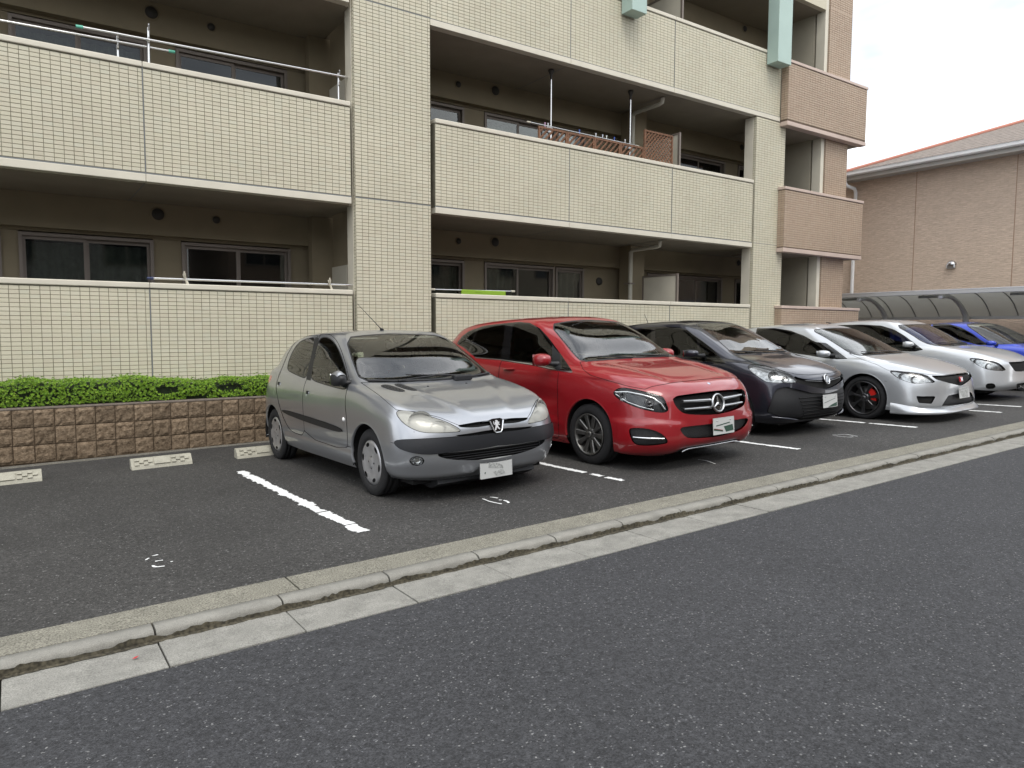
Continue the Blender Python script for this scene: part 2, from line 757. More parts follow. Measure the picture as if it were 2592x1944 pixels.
def concrete(name, col, speck=.5, scale=240, dirt=.3, rough=.85):
    m = bpy.data.materials.new(name)
    m.use_nodes = True
    nt = m.node_tree
    N, L = nt.nodes, nt.links
    b = N['Principled BSDF']
    b.inputs['Roughness'].default_value = rough
    b.inputs['Specular IOR Level'].default_value = .3
    tc = N.new('ShaderNodeTexCoord')
    geo = N.new('ShaderNodeNewGeometry')
    vo = N.new('ShaderNodeTexNoise')
    vo.inputs['Scale'].default_value = scale
    vo.inputs['Detail'].default_value = 3
    L.new(geo.outputs['Position'], vo.inputs['Vector'])
    n1 = N.new('ShaderNodeTexNoise')
    n1.inputs['Scale'].default_value = 6
    n1.inputs['Detail'].default_value = 7
    n1.inputs['Roughness'].default_value = .7
    L.new(geo.outputs['Position'], n1.inputs['Vector'])
    r1 = N.new('ShaderNodeValToRGB')
    r1.color_ramp.elements[0].position = .33
    r1.color_ramp.elements[1].position = .62
    r1.color_ramp.elements[0].color = (*[c * (1 - speck) for c in col], 1)
    r1.color_ramp.elements[1].color = (*[c * (1 + speck * .35) for c in col], 1)
    L.new(vo.outputs['Fac'], r1.inputs['Fac'])
    r2 = N.new('ShaderNodeMapRange')
    r2.inputs['From Min'].default_value = .3
    r2.inputs['From Max'].default_value = .7
    r2.inputs['To Min'].default_value = 1 - dirt
    r2.inputs['To Max'].default_value = 1 + dirt * .6
    L.new(n1.outputs['Fac'], r2.inputs['Value'])
    mx = N.new('ShaderNodeVectorMath')
    mx.operation = 'SCALE'
    L.new(r1.outputs['Color'], mx.inputs[0])
    L.new(r2.outputs[0], mx.inputs['Scale'])
    L.new(mx.outputs['Vector'], b.inputs['Base Color'])
    bp = N.new('ShaderNodeBump')
    bp.inputs['Distance'].default_value = .0025
    bp.inputs['Strength'].default_value = .7
    L.new(vo.outputs['Fac'], bp.inputs['Height'])
    L.new(bp.outputs['Normal'], b.inputs['Normal'])
    MATS[name] = m
    return m


def sheet(name, xs, ys, dz, material, kind='structure', zf=gz):
    b = MB()
    nx = len(xs)
    b.add([(x, y, zf(x, y) + dz) for y in ys for x in xs], [(j * nx + i, j * nx + i + 1, (j + 1) * nx + i + 1, (j + 1) * nx + i) for j in range(len(ys) - 1) for i in range(nx - 1)])
    o = b.build(name, material)
    o['kind'] = kind
    return o


M_ROAD = asphalt('road_asphalt', .023, .056, .20, 150, (.96, .98, 1.05), .035, .10)
M_PARK = asphalt('parking_asphalt', .022, .060, .21, 130, (1.03, 1.0, .95), .035, .20)
sheet('ground', [-400, -14, 20, 400], [-400, -9, 11, 400], -.16, asphalt('far_ground', .04, .07, .2, 60))
sheet('road', [-60, -14, 20, 90], [-40, -9, 3.345], -.058, M_ROAD)
sheet('parking_lot', [-40, -14, 20, 60], [4.04, 10.6], 0.0, M_PARK)

M_APRON = concrete('exposed_aggregate_concrete', (.225, .215, .175), .6, 130, .22)
M_KERB = concrete('kerb_concrete', (.255, .248, .22), .25, 260, .2)
M_GUTTER = concrete('gutter_concrete', (.255, .25, .225), .35, 170, .3)
M_BED = concrete('kerb_bed_dirt', (.075, .068, .05), .5, 120, .5)

bed = sheet('kerb', [-40, -14, 20, 60], [3.33, 4.05], -.10, M_BED)
TILT = Matrix(((1, 0, GN.x), (0, 1, GN.y), (0, 0, 1))).to_3x3()
qt = Vector((0, 0, 1)).rotation_difference(GN)


def on_ground(o, X, Y, rz=0.0, dz=0.0):
    o.rotation_mode = 'QUATERNION'
    o.rotation_quaternion = qt @ Matrix.Rotation(rz, 3, 'Z').to_quaternion()
    o.location = (X, Y, gz(X, Y) + dz)
    return o


def kerb_mesh(seed):
    """0.597 m kerb stone, worn round along its front edge; x along, y away from road"""
    rg = np.random.default_rng(seed)
    prof = [(.108, -.10), (.108, 0.0), (.05, .001), (.026, -.0005), (.012, -.005), (.004, -.013), (0, -.026), (-.004, -.06), (-.006, -.10)]
    n = 25
    b = MB()
    V = []
    w = np.cumsum(rg.normal(0, .0009, n))
    w -= np.linspace(0, w[-1], n)
    for i in range(n):
        x = .597 * i / (n - 1)
        e = .006 * (math.exp(-i / 1.0) + math.exp(-(n - 1 - i) / 1.0))
        chip = .006 if rg.random() < .06 else 0
        for k, (y, z) in enumerate(prof):
            f = 1 if 3 <= k <= 6 else .3
            V.append((x, y + f * (abs(w[i]) + e + chip * (k in (4, 5))), z - (w[i] * .4 + e * .6 + chip * .6 * (k in (3, 4, 5)) if k in (2, 3, 4, 5) else 0)))
    m_ = len(prof)
    F = [(i * m_ + j, i * m_ + j + 1, (i + 1) * m_ + j + 1, (i + 1) * m_ + j) for i in range(n - 1) for j in range(m_ - 1)]
    b.add(V, [tuple(reversed(f)) for f in F], True)
    b.add(V[:m_], [tuple(range(m_))])
    b.add(V[-m_:], [tuple(reversed(range(m_)))])
    me = b.mesh('kerb_stone', M_KERB)
    return me


kms = [kerb_mesh(s) for s in range(4)]
gm = MB()
gm.box(0, .601, 0, .315, -.10, 0, .004)
gme = gm.mesh('gutter_slab', M_GUTTER)
for k in range(-6, 34):
    x0 = .514 + .607 * k
    on_ground(link_copy(kms[k % 4], 'kerb_stone', bed), x0, 3.680, dz=.002 + random.uniform(-.002, .002))
    on_ground(link_copy(gme, 'gutter_slab', bed), x0 + .004, 3.345, rz=0, dz=-.050 + random.uniform(-.002, .002))
for (a, b_) in ((-6.2, 1.236), (1.244, 6.3), (6.308, 11.5), (11.508, 20.0)):
    q = MB()
    q.box(0, b_ - a, 0, .247, -.10, 0, .004)
    on_ground(q.build('apron_slab', M_APRON, bed), a, 3.792, dz=.003)

def vnoise(x, y, seed):
    def h(i, j):
        v = math.sin(i * 127.1 + j * 311.7 + seed * 74.7) * 43758.5453
        return v - math.floor(v)
    i, j = math.floor(x), math.floor(y)
    a, b = x - i, y - j
    a, b = a * a * (3 - 2 * a), b * b * (3 - 2 * b)
    return (h(i, j) * (1 - a) + h(i + 1, j) * a) * (1 - b) + (h(i, j + 1) * (1 - a) + h(i + 1, j + 1) * a) * b


# grime that gathers in the angle between kerb and gutter
gr = MB()
rg = np.random.default_rng(3)
xs = np.linspace(-1.5, 14, 1500)
V = []
for x in xs:
    w = .006 + .012 * vnoise(x * 14, 0, 3) + .008 * vnoise(x * 60, 1, 4)
    h = .010 + .022 * vnoise(x * 7, 2, 5) + .012 * vnoise(x * 45, 3, 6)
    V += [(x, 3.6735, gz(x, 3.676) - .050 + h), (x, 3.668, gz(x, 3.67) - .045), (x, 3.662 - w, gz(x, 3.65) - .0485)]
gr.add(V, [(i * 3 + j, (i + 1) * 3 + j, (i + 1) * 3 + j + 1, i * 3 + j + 1) for i in range(len(xs) - 1) for j in range(2)])
o = gr.build('gutter_grime', concrete('gutter_grime_soil', (.075, .066, .045), .6, 60, .6), bed)
o['kind'] = 'stuff'

# ---- painted lines, worn ragged
M_PAINT = mat('road_paint_white', (.74, .75, .74), .7, noise=(60, .12))


def ragged(name, p0, p1, w, cell, seed, gaps=(), wear=.5):
    """painted stripe: cells of paint survive where the wear noise allows"""
    p0, p1 = np.array(p0), np.array(p1)
    L = np.linalg.norm(p1 - p0)
    d = (p1 - p0) / L
    nrm = np.array([-d[1], d[0]])
    b = MB()
    nl, nw = int(L / cell), int(w * 1.5 / cell)
    idx = {}

    def vert(i, j):
        if (i, j) not in idx:
            jx, jy = (vnoise(i * 1.7, j * 1.3, seed) - .5) * cell * .8, (vnoise(i * 1.3, j * 1.9, seed + 3) - .5) * cell * .8
            q = p0 + d * (i * cell + jx) + nrm * ((j - nw / 2) * cell + jy)
            idx[(i, j)] = len(b.v)
            b.v.append((q[0], q[1], gz(q[0], q[1]) + .004))
        return idx[(i, j)]
    for i in range(nl):
        s = i * cell
        if any(g0 < s < g1 for g0, g1 in gaps):
            continue
        for j in range(nw):
            t = abs((j + .5 - nw / 2) * cell) / (w / 2)
            sd_ = 1 if j > nw / 2 else 0
            t /= .62 + .55 * vnoise(s * 16, sd_ * 7, seed + 2) + .28 * vnoise(s * 55, sd_ * 5, seed + 4)
            n = .45 * vnoise(s * 9, j * cell * 26, seed) + .25 * vnoise(s * 30, j * cell * 40, seed + 5) + .3 * vnoise(s * 90, j * cell * 90, seed + 9)
            e = min(s, L - s) / .03
            if n + .25 - max(0, t - .62) * 1.35 > wear * .62 and min(e, 1) + n > .8:
                b.f.append((vert(i, j), vert(i + 1, j), vert(i + 1, j + 1), vert(i, j + 1)))
                b.sm.append(False)
    o = b.build(name, M_PAINT)
    o['kind'] = 'structure'
    return o


LINES = [((1.885, 7.62), (1.975, 4.64)), ((4.45, 7.6), (4.535, 4.72)), ((7.11, 7.6), (7.19, 4.68)), ((9.70, 7.6), (9.83, 4.68)), ((12.2, 7.6), (12.33, 4.63)), ((13.25, 7.6), (13.36, 4.75))]
ragged('parking_line', *LINES[0], .105, .0065, 1, gaps=((2.22, 2.245), (2.72, 2.74)), wear=.70)
ragged('parking_line', *LINES[1], .075, .009, 2, gaps=((2.36, 2.44), (2.60, 2.66)), wear=.74)
ragged('parking_line', *LINES[2], .085, .012, 3, wear=.66)
ragged('parking_line', *LINES[3], .085, .014, 4, gaps=((2.22, 2.27),), wear=.5)
ragged('parking_line', *LINES[4], .085, .016, 5, wear=.5)
ragged('parking_line', *LINES[5], .085, .018, 6, wear=.5)


def stroke(name, Z, lines, w):
    b = MB()
    for k, ln in enumerate(lines):
        pts = [ground_px((Z[0] + a / Z[2], Z[1] + c / Z[2])) for a, c in ln]
        P = smooth_poly([p[:2] for p in pts], 2, False)
        n = len(P)
        V = []
        for i, p in enumerate(P):
            t = P[min(i + 1, n - 1)] - P[max(i - 1, 0)]
            t = t / (np.linalg.norm(t) + 1e-9)
            nn = np.array([-t[1], t[0]])
            ww = w * (.35 + .65 * vnoise(i * .9, k * 3.1, 5)) * (.4 if i in (0, n - 1) else 1)
            for sg in (1, -1):
                q = p + nn * ww * sg
                V.append((q[0], q[1], gz(q[0], q[1]) + .004))
        b.add(V, [(2 * i, 2 * i + 1, 2 * i + 3, 2 * i + 2) for i in range(n - 1)])
    o = b.build(name, M_PAINT)
    o['kind'] = 'structure'


stroke('bay_number', (0, 1100, 2.212), [[(850, 683), (868, 679), (885, 675)], [(816, 706), (826, 698), (836, 694)], [(868, 713), (890, 709), (913, 706)], [(854, 736), (866, 744), (890, 743), (922, 739)], [(955, 716), (968, 712)]], .011)
stroke('bay_number', (1200, 1200, 7.373), [[(295, 436), (360, 440), (445, 456)], [(158, 466), (215, 488), (280, 515), (390, 542), (520, 566)], [(460, 490), (522, 493)], [(548, 495), (610, 512), (652, 536), (620, 546)]], .013)
stroke('bay_number', (1580, 760, 3.687), [[(1940, 1257), (2060, 1253), (2120, 1262), (2176, 1272)], [(1945, 1263), (2030, 1275), (2100, 1281), (2140, 1276)]], .010)
stroke('bay_number', (1400, 940, 4.254), [[(1560, 952), (1640, 962), (1700, 982), (1748, 1000)]], .010)

# ---- concrete wheel stops with their checkered faces
M_STOP = concrete('wheel_stop_concrete', (.40, .385, .315), .25, 200, .22)


def wheel_stop(X, Y, label):
    L, D, H = .60, .15, .105
    b = MB()
    b.prism([(0, 0), (.012, .03), (.075, H), (.135, H), (D, .02), (D, -.05), (0, -.05)], 'X', 0, L)
    o = b.build('wheel_stop', M_STOP)
    on_ground(o, X, Y)
    # raised checks on the sloping face
    a = np.array([.012, .03])
    e = np.array([.075, H])
    u = (e - a)
    nl = np.array([-u[1], u[0]]) / np.linalg.norm(u)
    cells = []
    for side in (0.035, .395):
        for i in range(4):
            for j in range(3):
                if (i + j) % 2 == 0:
                    cells.append((side + i * .043, side + i * .043 + .042, .08 + j * .28, .08 + j * .28 + .27))
    cells.append((.222, .380, .08, .92))
    for (x0, x1, t0, t1) in cells:
        q = MB()
        A, B = a + u * t0, a + u * t1
        C, Dd = B + nl * .014, A + nl * .014
        q.prism([tuple(A - nl * .004), tuple(B - nl * .004), tuple(C), tuple(Dd)], 'X', x0, x1)
        q.build('raised_check', M_STOP, o, fix=True)
    tag(o, label, 'wheel stop', 'concrete wheel stops')
    return o


wheel_stop(-.395, 8.44, 'concrete wheel stop of the empty bay, the one away from the silver hatchback')
wheel_stop(1.0, 8.46, 'concrete wheel stop of the empty bay, the one next to the white line')
wheel_stop(2.07, 8.42, 'concrete wheel stop behind the rear wheel of the silver hatchback')
# ------------------------------------------------------------------ apartment block
D0 = 10.04                                   # face of the tiles
Z_GT, Z_2B, Z_2T, Z_3B, Z_3T = 1.94, 3.38, 4.63, 6.20, 7.44
FL = 2.82
ROOF_Z = 9.2


def island_mat(name, cols, rough=.6, spec=.4, bump=None):
    """each separate piece takes a tone of its own"""
    m = bpy.data.materials.new(name)
    m.use_nodes = True
    nt = m.node_tree
    N, L = nt.nodes, nt.links
    b = N['Principled BSDF']
    b.inputs['Roughness'].default_value = rough
    b.inputs['Specular IOR Level'].default_value = spec
    g = N.new('ShaderNodeNewGeometry')
    oi = N.new('ShaderNodeObjectInfo')
    ad = N.new('ShaderNodeMath')
    ad.operation = 'ADD'
    L.new(g.outputs['Random Per Island'], ad.inputs[0])
    L.new(oi.outputs['Random'], ad.inputs[1])
    fr = N.new('ShaderNodeMath')
    fr.operation = 'FRACT'
    L.new(ad.outputs[0], fr.inputs[0])
    r = N.new('ShaderNodeValToRGB')
    r.color_ramp.elements[0].color = (*cols[0], 1)
    r.color_ramp.elements[1].color = (*cols[-1], 1)
    for i, c in enumerate(cols[1:-1]):
        e = r.color_ramp.elements.new((i + 1) / (len(cols) - 1))
        e.color = (*c, 1)
    L.new(fr.outputs[0], r.inputs['Fac'])
    # faint weathering over the pieces
    n = N.new('ShaderNodeTexNoise')
    n.inputs['Scale'].default_value = .9
    n.inputs['Detail'].default_value = 7
    n.inputs['Roughness'].default_value = .6
    L.new(g.outputs['Position'], n.inputs['Vector'])
    mr = N.new('ShaderNodeMapRange')
    mr.inputs['From Min'].default_value = .3
    mr.inputs['From Max'].default_value = .7
    mr.inputs['To Min'].default_value = .93
    mr.inputs['To Max'].default_value = 1.05
    L.new(n.outputs['Fac'], mr.inputs['Value'])
    vm = N.new('ShaderNodeVectorMath')
    vm.operation = 'SCALE'
    L.new(r.outputs['Color'], vm.inputs[0])
    L.new(mr.outputs[0], vm.inputs['Scale'])
    L.new(vm.outputs['Vector'], b.inputs['Base Color'])
    if bump:
        n2 = N.new('ShaderNodeTexNoise')
        n2.inputs['Scale'].default_value = bump[0]
        L.new(g.outputs['Position'], n2.inputs['Vector'])
        bp = N.new('ShaderNodeBump')
        bp.inputs['Distance'].default_value = bump[1]
        L.new(n2.outputs['Fac'], bp.inputs['Height'])
        L.new(bp.outputs['Normal'], b.inputs['Normal'])
    MATS[name] = m
    return m


M_TILE = island_mat('cream_tile', [(.51, .47, .36), (.54, .505, .39), (.525, .495, .375), (.55, .515, .40), (.52, .50, .39)], .55, .35, (60, .0015))
M_BTILE = island_mat('brown_tile', [(.37, .28, .205), (.40, .305, .225), (.385, .30, .22), (.41, .32, .24)], .6, .35, (60, .0015))
M_GROUT = mat('tile_grout', (.15, .14, .10), .9, noise=(8, .2))
M_BGROUT = mat('tile_grout_brown', (.12, .085, .06), .9, noise=(8, .2))
M_CAP = mat('coping_cream', (.58, .545, .45), .6, noise=(3, .06), bump=(80, .0008))
M_BCAP = mat('coping_pink', (.50, .40, .34), .6, noise=(3, .06))
M_SEAL = mat('sealant_grey', (.16, .17, .17), .7)
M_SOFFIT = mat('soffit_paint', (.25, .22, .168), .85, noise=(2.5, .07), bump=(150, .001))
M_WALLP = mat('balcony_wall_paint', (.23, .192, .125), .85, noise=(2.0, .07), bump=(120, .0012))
M_FRAME = mat('window_aluminium', (.20, .17, .145), .5, .3)
M_PANE = glass_mat('window_pane', (.55, .58, .56), 1.5)
M_CURTAIN = mat('lace_curtain', (.40, .41, .36), .95, noise=(14, .15))
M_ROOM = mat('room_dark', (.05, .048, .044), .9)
M_VENT = mat('vent_dark', (.035, .032, .028), .6)

BLD = empty('apartment_building', (6, 10.05, 0))
tag(BLD, 'cream tiled apartment block with long balconies and a brown tiled end', 'building')
BO = Vector((6, 10.05, 0))


def bpart(mb, name, material, parent=None, fix=False):
    """meshes are written in world coordinates; the building stands at BO"""
    mb.v = [(x - BO.x, y - BO.y, z - BO.z) for x, y, z in mb.v]
    return mb.build(name, material, parent or BLD, fix)


def tile_field(u0, u1, z0, z1, face, fixed, skip=None, anchor_top=True, pu=.1, pz=.05, t=.005, th=.0045):
    """verts/faces of tiles on a plane: face '-Y' or '-X'; fixed = coordinate of the tile face"""
    V, F = [], []
    nz = int(round((z1 - z0) / pz))
    nu = int(math.ceil((u1 - u0) / pu - 1e-6))
    out = []
    for j in range(nz):
        zb = (z1 - (j + 1) * pz) if anchor_top else z0 + j * pz
        for i in range(nu):
            a, b = u0 + i * pu, min(u0 + (i + 1) * pu, u1)
            if b - a < .02:
                continue
            if skip and skip((a + b) / 2, zb + pz / 2):
                continue
            out.append((a + t / 2, b - t / 2, zb + t / 2, zb + pz - t / 2))
    return out


def add_tiles(mb, tiles, face, fixed, th=.0045):
    V, F = [], []
    for (a, b, c, d) in tiles:
        k = len(V)
        e = .0016
        if face == '-Y':
            V += [(a + e, fixed, c + e), (b - e, fixed, c + e), (b - e, fixed, d - e), (a + e, fixed, d - e), (a, fixed + th, c), (b, fixed + th, c), (b, fixed + th, d), (a, fixed + th, d)]
        else:
            V += [(fixed, b - e, c + e), (fixed, a + e, c + e), (fixed, a + e, d - e), (fixed, b - e, d - e), (fixed + th, b, c), (fixed + th, a, c), (fixed + th, a, d), (fixed + th, b, d)]
        F += [(k, k + 1, k + 2, k + 3), (k, k + 4, k + 5, k + 1), (k + 1, k + 5, k + 6, k + 2), (k + 2, k + 6, k + 7, k + 3), (k + 3, k + 7, k + 4, k)]
    mb.add(V, F)


def tiles_part(tiles, face, fixed, material, parent):
    b = MB()
    add_tiles(b, tiles, face, fixed)
    o = bpart(b, 'tiles', material, parent)
    o['kind'] = 'stuff'
    return o


TW = .0045
tile_me = MB()
add_tiles(tile_me, [(.0025, .0975, .0025, .0475)], '-Y', 0)
TILE_ME = tile_me.mesh('tile', M_TILE)
SINGLE = [0]


def parapet(x0, x1, z0, z1, joints, name, single=0, tile_x0=None, band=True, left_return=False):
    """tiled balcony wall with coping, bottom band and sealed joints"""
    b = MB()
    b.box(x0, x1, D0 + TW, D0 + .16, z0 - (.0 if not band else .02), z1 + .01)
    wall = bpart(b, name, M_GROUT)
    xs = [x0] + list(joints) + [x1]
    tl = []
    for a, c in zip(xs[:-1], xs[1:]):
        tl += tile_field(a + .006, c - .006, z0, z1, '-Y', D0)
    if tile_x0 is not None:
        tl = [q for q in tl if q[1] > tile_x0]
    if single:
        tl.sort(key=lambda q: (abs(q[0] - .0) > 900, -q[3] if False else 0, q[0]))
        vis = [q for q in tl if q[0] > -.15 and q[3] > .78][:single]
        vs = set(vis)
        for q in vis:
            if abs((q[1] - q[0]) - .095) < .002:
                o = link_copy(TILE_ME, 'tile', wall, (q[0] - .0025 - BO.x, D0 - BO.y, q[2] - .0025 - BO.z))
            else:
                vs.discard(q)
        tl = [q for q in tl if q not in vs]
    tiles_part(tl, '-Y', D0, M_TILE, wall)
    for a, c in zip(xs[:-1], xs[1:]):
        k = MB()
        k.box(a + .002, c - .002, D0 - .018, D0 + .18, z1 + .012, z1 + .082, .012)
        bpart(k, 'coping', M_CAP, wall)
        if band:
            k = MB()
            k.box(a + .002, c - .002, D0 - .010, D0 + .14, z0 - .115, z0 - .022, .006)
            bpart(k, 'bottom_band', M_CAP, wall)
    for jx in joints:
        k = MB()
        k.box(jx - .006, jx + .006, D0 + .001, D0 + .02, z0 - (.11 if band else 0), z1 + .075)
        bpart(k, 'joint_sealant', M_SEAL, wall)
    if band:
        k = MB()
        k.box(x0, x1, D0 + .0035, D0 + .03, z0 - .022, z0 - .003)
        bpart(k, 'band_sealant', M_SEAL, wall)
    return wall


LX0, LX1 = -5.0, 4.15
PX0, PX1 = 4.21, 5.455
RX0, RX1 = 5.53, 13.385
QX0, QX1 = 13.44, 14.48
BX0, BX1 = 16.06, 17.0
parapet(LX0, LX1, -.06, Z_GT, (1.46,), 'balcony_wall', single=170, tile_x0=-.6, band=False)
parapet(LX0, LX1, Z_2B, Z_2T, (1.46,), 'balcony_wall', single=130, tile_x0=-.6)
parapet(LX0, LX1, Z_3B, Z_3T, (1.46,), 'balcony_wall', tile_x0=4.0)
parapet(RX0, RX1, -.06, Z_GT, (8.23, 10.85), 'balcony_wall', band=False)
parapet(RX0, RX1, Z_2B, Z_2T, (8.23, 10.85), 'balcony_wall')
# third floor wall runs on over the piers
parapet(PX1, 14.25, Z_3B, Z_3T, (8.23, 10.85), 'balcony_wall')


def pier(x0, x1, z0, z1, seams, name, tm, gm_, t0=-.06):
    b = MB()
    b.box(x0, x1, D0 + TW, D0 + .30, z0, z1)
    p = bpart(b, name, gm_)
    zz = [z0] + list(seams) + [z1]
    tl = []
    for a, c in zip(zz[:-1], zz[1:]):
        tl += tile_field(x0 + .002, x1 - .002, max(a, t0), c - .012 if c != z1 else c, '-Y', D0)
    tiles_part(tl, '-Y', D0, tm, p)
    b = MB()
    add_tiles(b, tile_field(D0 + .008, D0 + .068, max(z0, t0), z1, '-X', x0 - TW, pu=.06), '-X', x0 - TW)
    o = bpart(b, 'tiles', tm, p)
    o['kind'] = 'stuff'
    b = MB()
    b.box(x0 - .012, x0 - .0005, D0 + .072, D0 + .29, z0, z1)
    bpart(b, 'pier_reveal', M_CAP, p)
    for s_ in seams:
        b = MB()
        b.box(x0 + .001, x1 - .001, D0 + .002, D0 + .02, s_ - .013, s_ + .001)
        bpart(b, 'joint_sealant', M_SEAL, p)
    return p


pier(PX0, PX1, -.1, 8.9, (Z_2B - .004, Z_3B - .004), 'pier', M_TILE, M_GROUT)
pier(QX0, QX1, -.1, Z_3B - .13, (Z_2B - .004,), 'pier', M_TILE, M_GROUT)
pier(BX0, BX1, -.1, 10.2, (Z_2B - .004, Z_3B - .004, Z_3B + FL), 'pier', M_BTILE, M_BGROUT)
# end posts of the openings
for (x0, z0, z1) in ((15.92, -.1, ROOF_Z),):
    b = MB()
    b.box(x0, BX0 - .016, D0 + .03, D0 + .25, z0, z1)
    bpart(b, 'reveal_post', M_CAP)

# brown balconies that stand a little forward
BF = 9.86


def brown_balcony(z0, z1):
    x0, x1 = 14.27, 17.46
    b = MB()
    b.box(x0 + .006, x1, BF + .006, BF + .15, z0 - .02, z1 + .01)
    b.box(x0 + .006, x0 + .15, BF + .15, D0 - .002, z0 - .02, z1 + .01)
    b.box(x1 - .15, x1, BF + .15, 11.3, z0 - .02, z1 + .01)
    w = bpart(b, 'end_balcony_wall', M_BGROUT)
    tiles_part(tile_field(x0 + .002, x1, z0, z1, '-Y', BF), '-Y', BF, M_BTILE, w)
    tiles_part(tile_field(BF + .006, D0, z0, z1, '-X', x0, pu=.09), '-X', x0, M_BTILE, w)
    for (za, zb, ov) in ((z1 + .012, z1 + .075, .018), (z0 - .115, z0 - .024, .010)):
        k = MB()
        k.box(x0 - ov, x1 + ov, BF - ov, BF + .17, za, zb, .008)
        bpart(k, 'coping' if za > z1 else 'bottom_band', M_BCAP, w)
        k = MB()
        k.box(x0 - ov, x0 + .17, BF + .172, D0 - .002, za, zb, .008)
        bpart(k, 'coping' if za > z1 else 'bottom_band', M_BCAP, w)
    k = MB()
    k.box(x0 + .01, x1 - .005, BF + .02, 11.3, z0 - .105, z0 - .03)
    bpart(k, 'balcony_floor', M_SOFFIT, w)


brown_balcony(-.06 + .0, 1.94)
brown_balcony(Z_2B - .05, 4.58)
brown_balcony(Z_3B - .10, 7.32)

# floors, soffits, back walls
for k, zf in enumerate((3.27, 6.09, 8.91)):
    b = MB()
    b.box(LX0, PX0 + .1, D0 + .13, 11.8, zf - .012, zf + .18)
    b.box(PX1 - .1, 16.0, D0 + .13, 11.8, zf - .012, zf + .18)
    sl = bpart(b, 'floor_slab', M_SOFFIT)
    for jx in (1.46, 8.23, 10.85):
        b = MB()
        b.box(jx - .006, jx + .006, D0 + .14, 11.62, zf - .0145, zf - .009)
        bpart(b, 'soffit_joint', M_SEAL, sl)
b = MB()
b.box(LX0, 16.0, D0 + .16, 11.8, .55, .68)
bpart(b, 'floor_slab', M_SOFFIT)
# top band of the facade
b = MB()
b.box(LX0, 15.9, D0 + .005, D0 + .3, 8.9, ROOF_Z)
bpart(b, 'roof_parapet', mat('upper_tiles', (.50, .46, .345), .6, noise=(3, .05)))
b = MB()
b.box(LX0, 17.0, D0 + .29, 22, ROOF_Z - .3, ROOF_Z)
bpart(b, 'roof', M_SOFFIT)
b = MB()
b.box(16.9, 17.0, D0 + .3, 22, -.1, 10.2)
bpart(b, 'end_wall', mat('end_wall_brown', (.37, .27, .19), .7, noise=(3, .06)))
# structural wall behind the middle pier and at the brown end
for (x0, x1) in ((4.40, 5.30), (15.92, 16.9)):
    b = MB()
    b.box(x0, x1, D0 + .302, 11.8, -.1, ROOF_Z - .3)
    bpart(b, 'cross_wall', M_WALLP if x0 < 10 else mat('cross_wall_lit', (.38, .35, .275), .85, noise=(2, .06)))  # brown end: paler copy of the balcony wall paint, its brighter light put into the colour
WINS_L = [(-3.6, -1.9, -2.75), (-1.6, -.05, -.85), (.14, 1.78, .93), (2.16, 3.80, 2.99)]
WINS_R = [(5.75, 7.10, 6.4), (7.55, 9.26, 8.37), (9.30, 10.06, None), (11.95, 14.56, 13.65), (15.06, 15.9, None)]


def window(x0, x1, mull, z0, z1, lit=.5):
    y = 11.84
    fr = MB()
    fw = .045
    for (a, c, d, e) in ((x0, x0 + fw, z0, z1), (x1 - fw, x1, z0, z1), (x0 + fw, x1 - fw, z1 - fw, z1), (x0 + fw, x1 - fw, z0, z0 + fw)):
        fr.box(a, c, y - .09, y + .05, d, e)
    w = bpart(fr, 'window', M_FRAME)
    cells = [(x0 + fw, mull if mull else x1 - fw)] + ([(mull, x1 - fw)] if mull else [])
    for i, (a, c) in enumerate(cells):
        yy = y - .03 + .035 * (i % 2)
        s = MB()
        for (p, q, d, e) in ((a, a + .035, z0 + fw, z1 - fw), (c - .035, c, z0 + fw, z1 - fw), (a + .035, c - .035, z1 - fw - .045, z1 - fw), (a + .035, c - .035, z0 + fw, z0 + fw + .05)):
            s.box(p, q, yy - .012, yy + .012, d, e)
        bpart(s, 'sash', M_FRAME, w)
        g = MB()
        g.box(a + .036, c - .036, yy - .002, yy + .002, z0 + fw + .051, z1 - fw - .046)
        bpart(g, 'pane', M_PANE, w)
    # curtain in folds, drawn across part of the opening
    cb = MB()
    rgw = np.random.default_rng(int(abs(x0) * 97 + z0 * 13))
    for ci, (a, c) in enumerate(cells):
        if rgw.random() < (lit + .3 if ci == 0 else lit - .35):
            n = int((c - a) / .016)
            V = []
            ph = rgw.random() * 6
            for i in range(n + 1):
                x = a + (c - a) * i / n
                yy = y + .16 + .034 * math.sin(i * .62 + ph) + .02 * math.sin(i * .23 + 2 * ph)
                V += [(x, yy, z0 + .05), (x, yy, z1 - .10)]
            cb.add(V, [(2 * i, 2 * i + 2, 2 * i + 3, 2 * i + 1) for i in range(n)], True)
    if cb.v:
        q = bpart(cb, 'curtain', M_CURTAIN, w)
        q['kind'] = 'stuff'
    return w


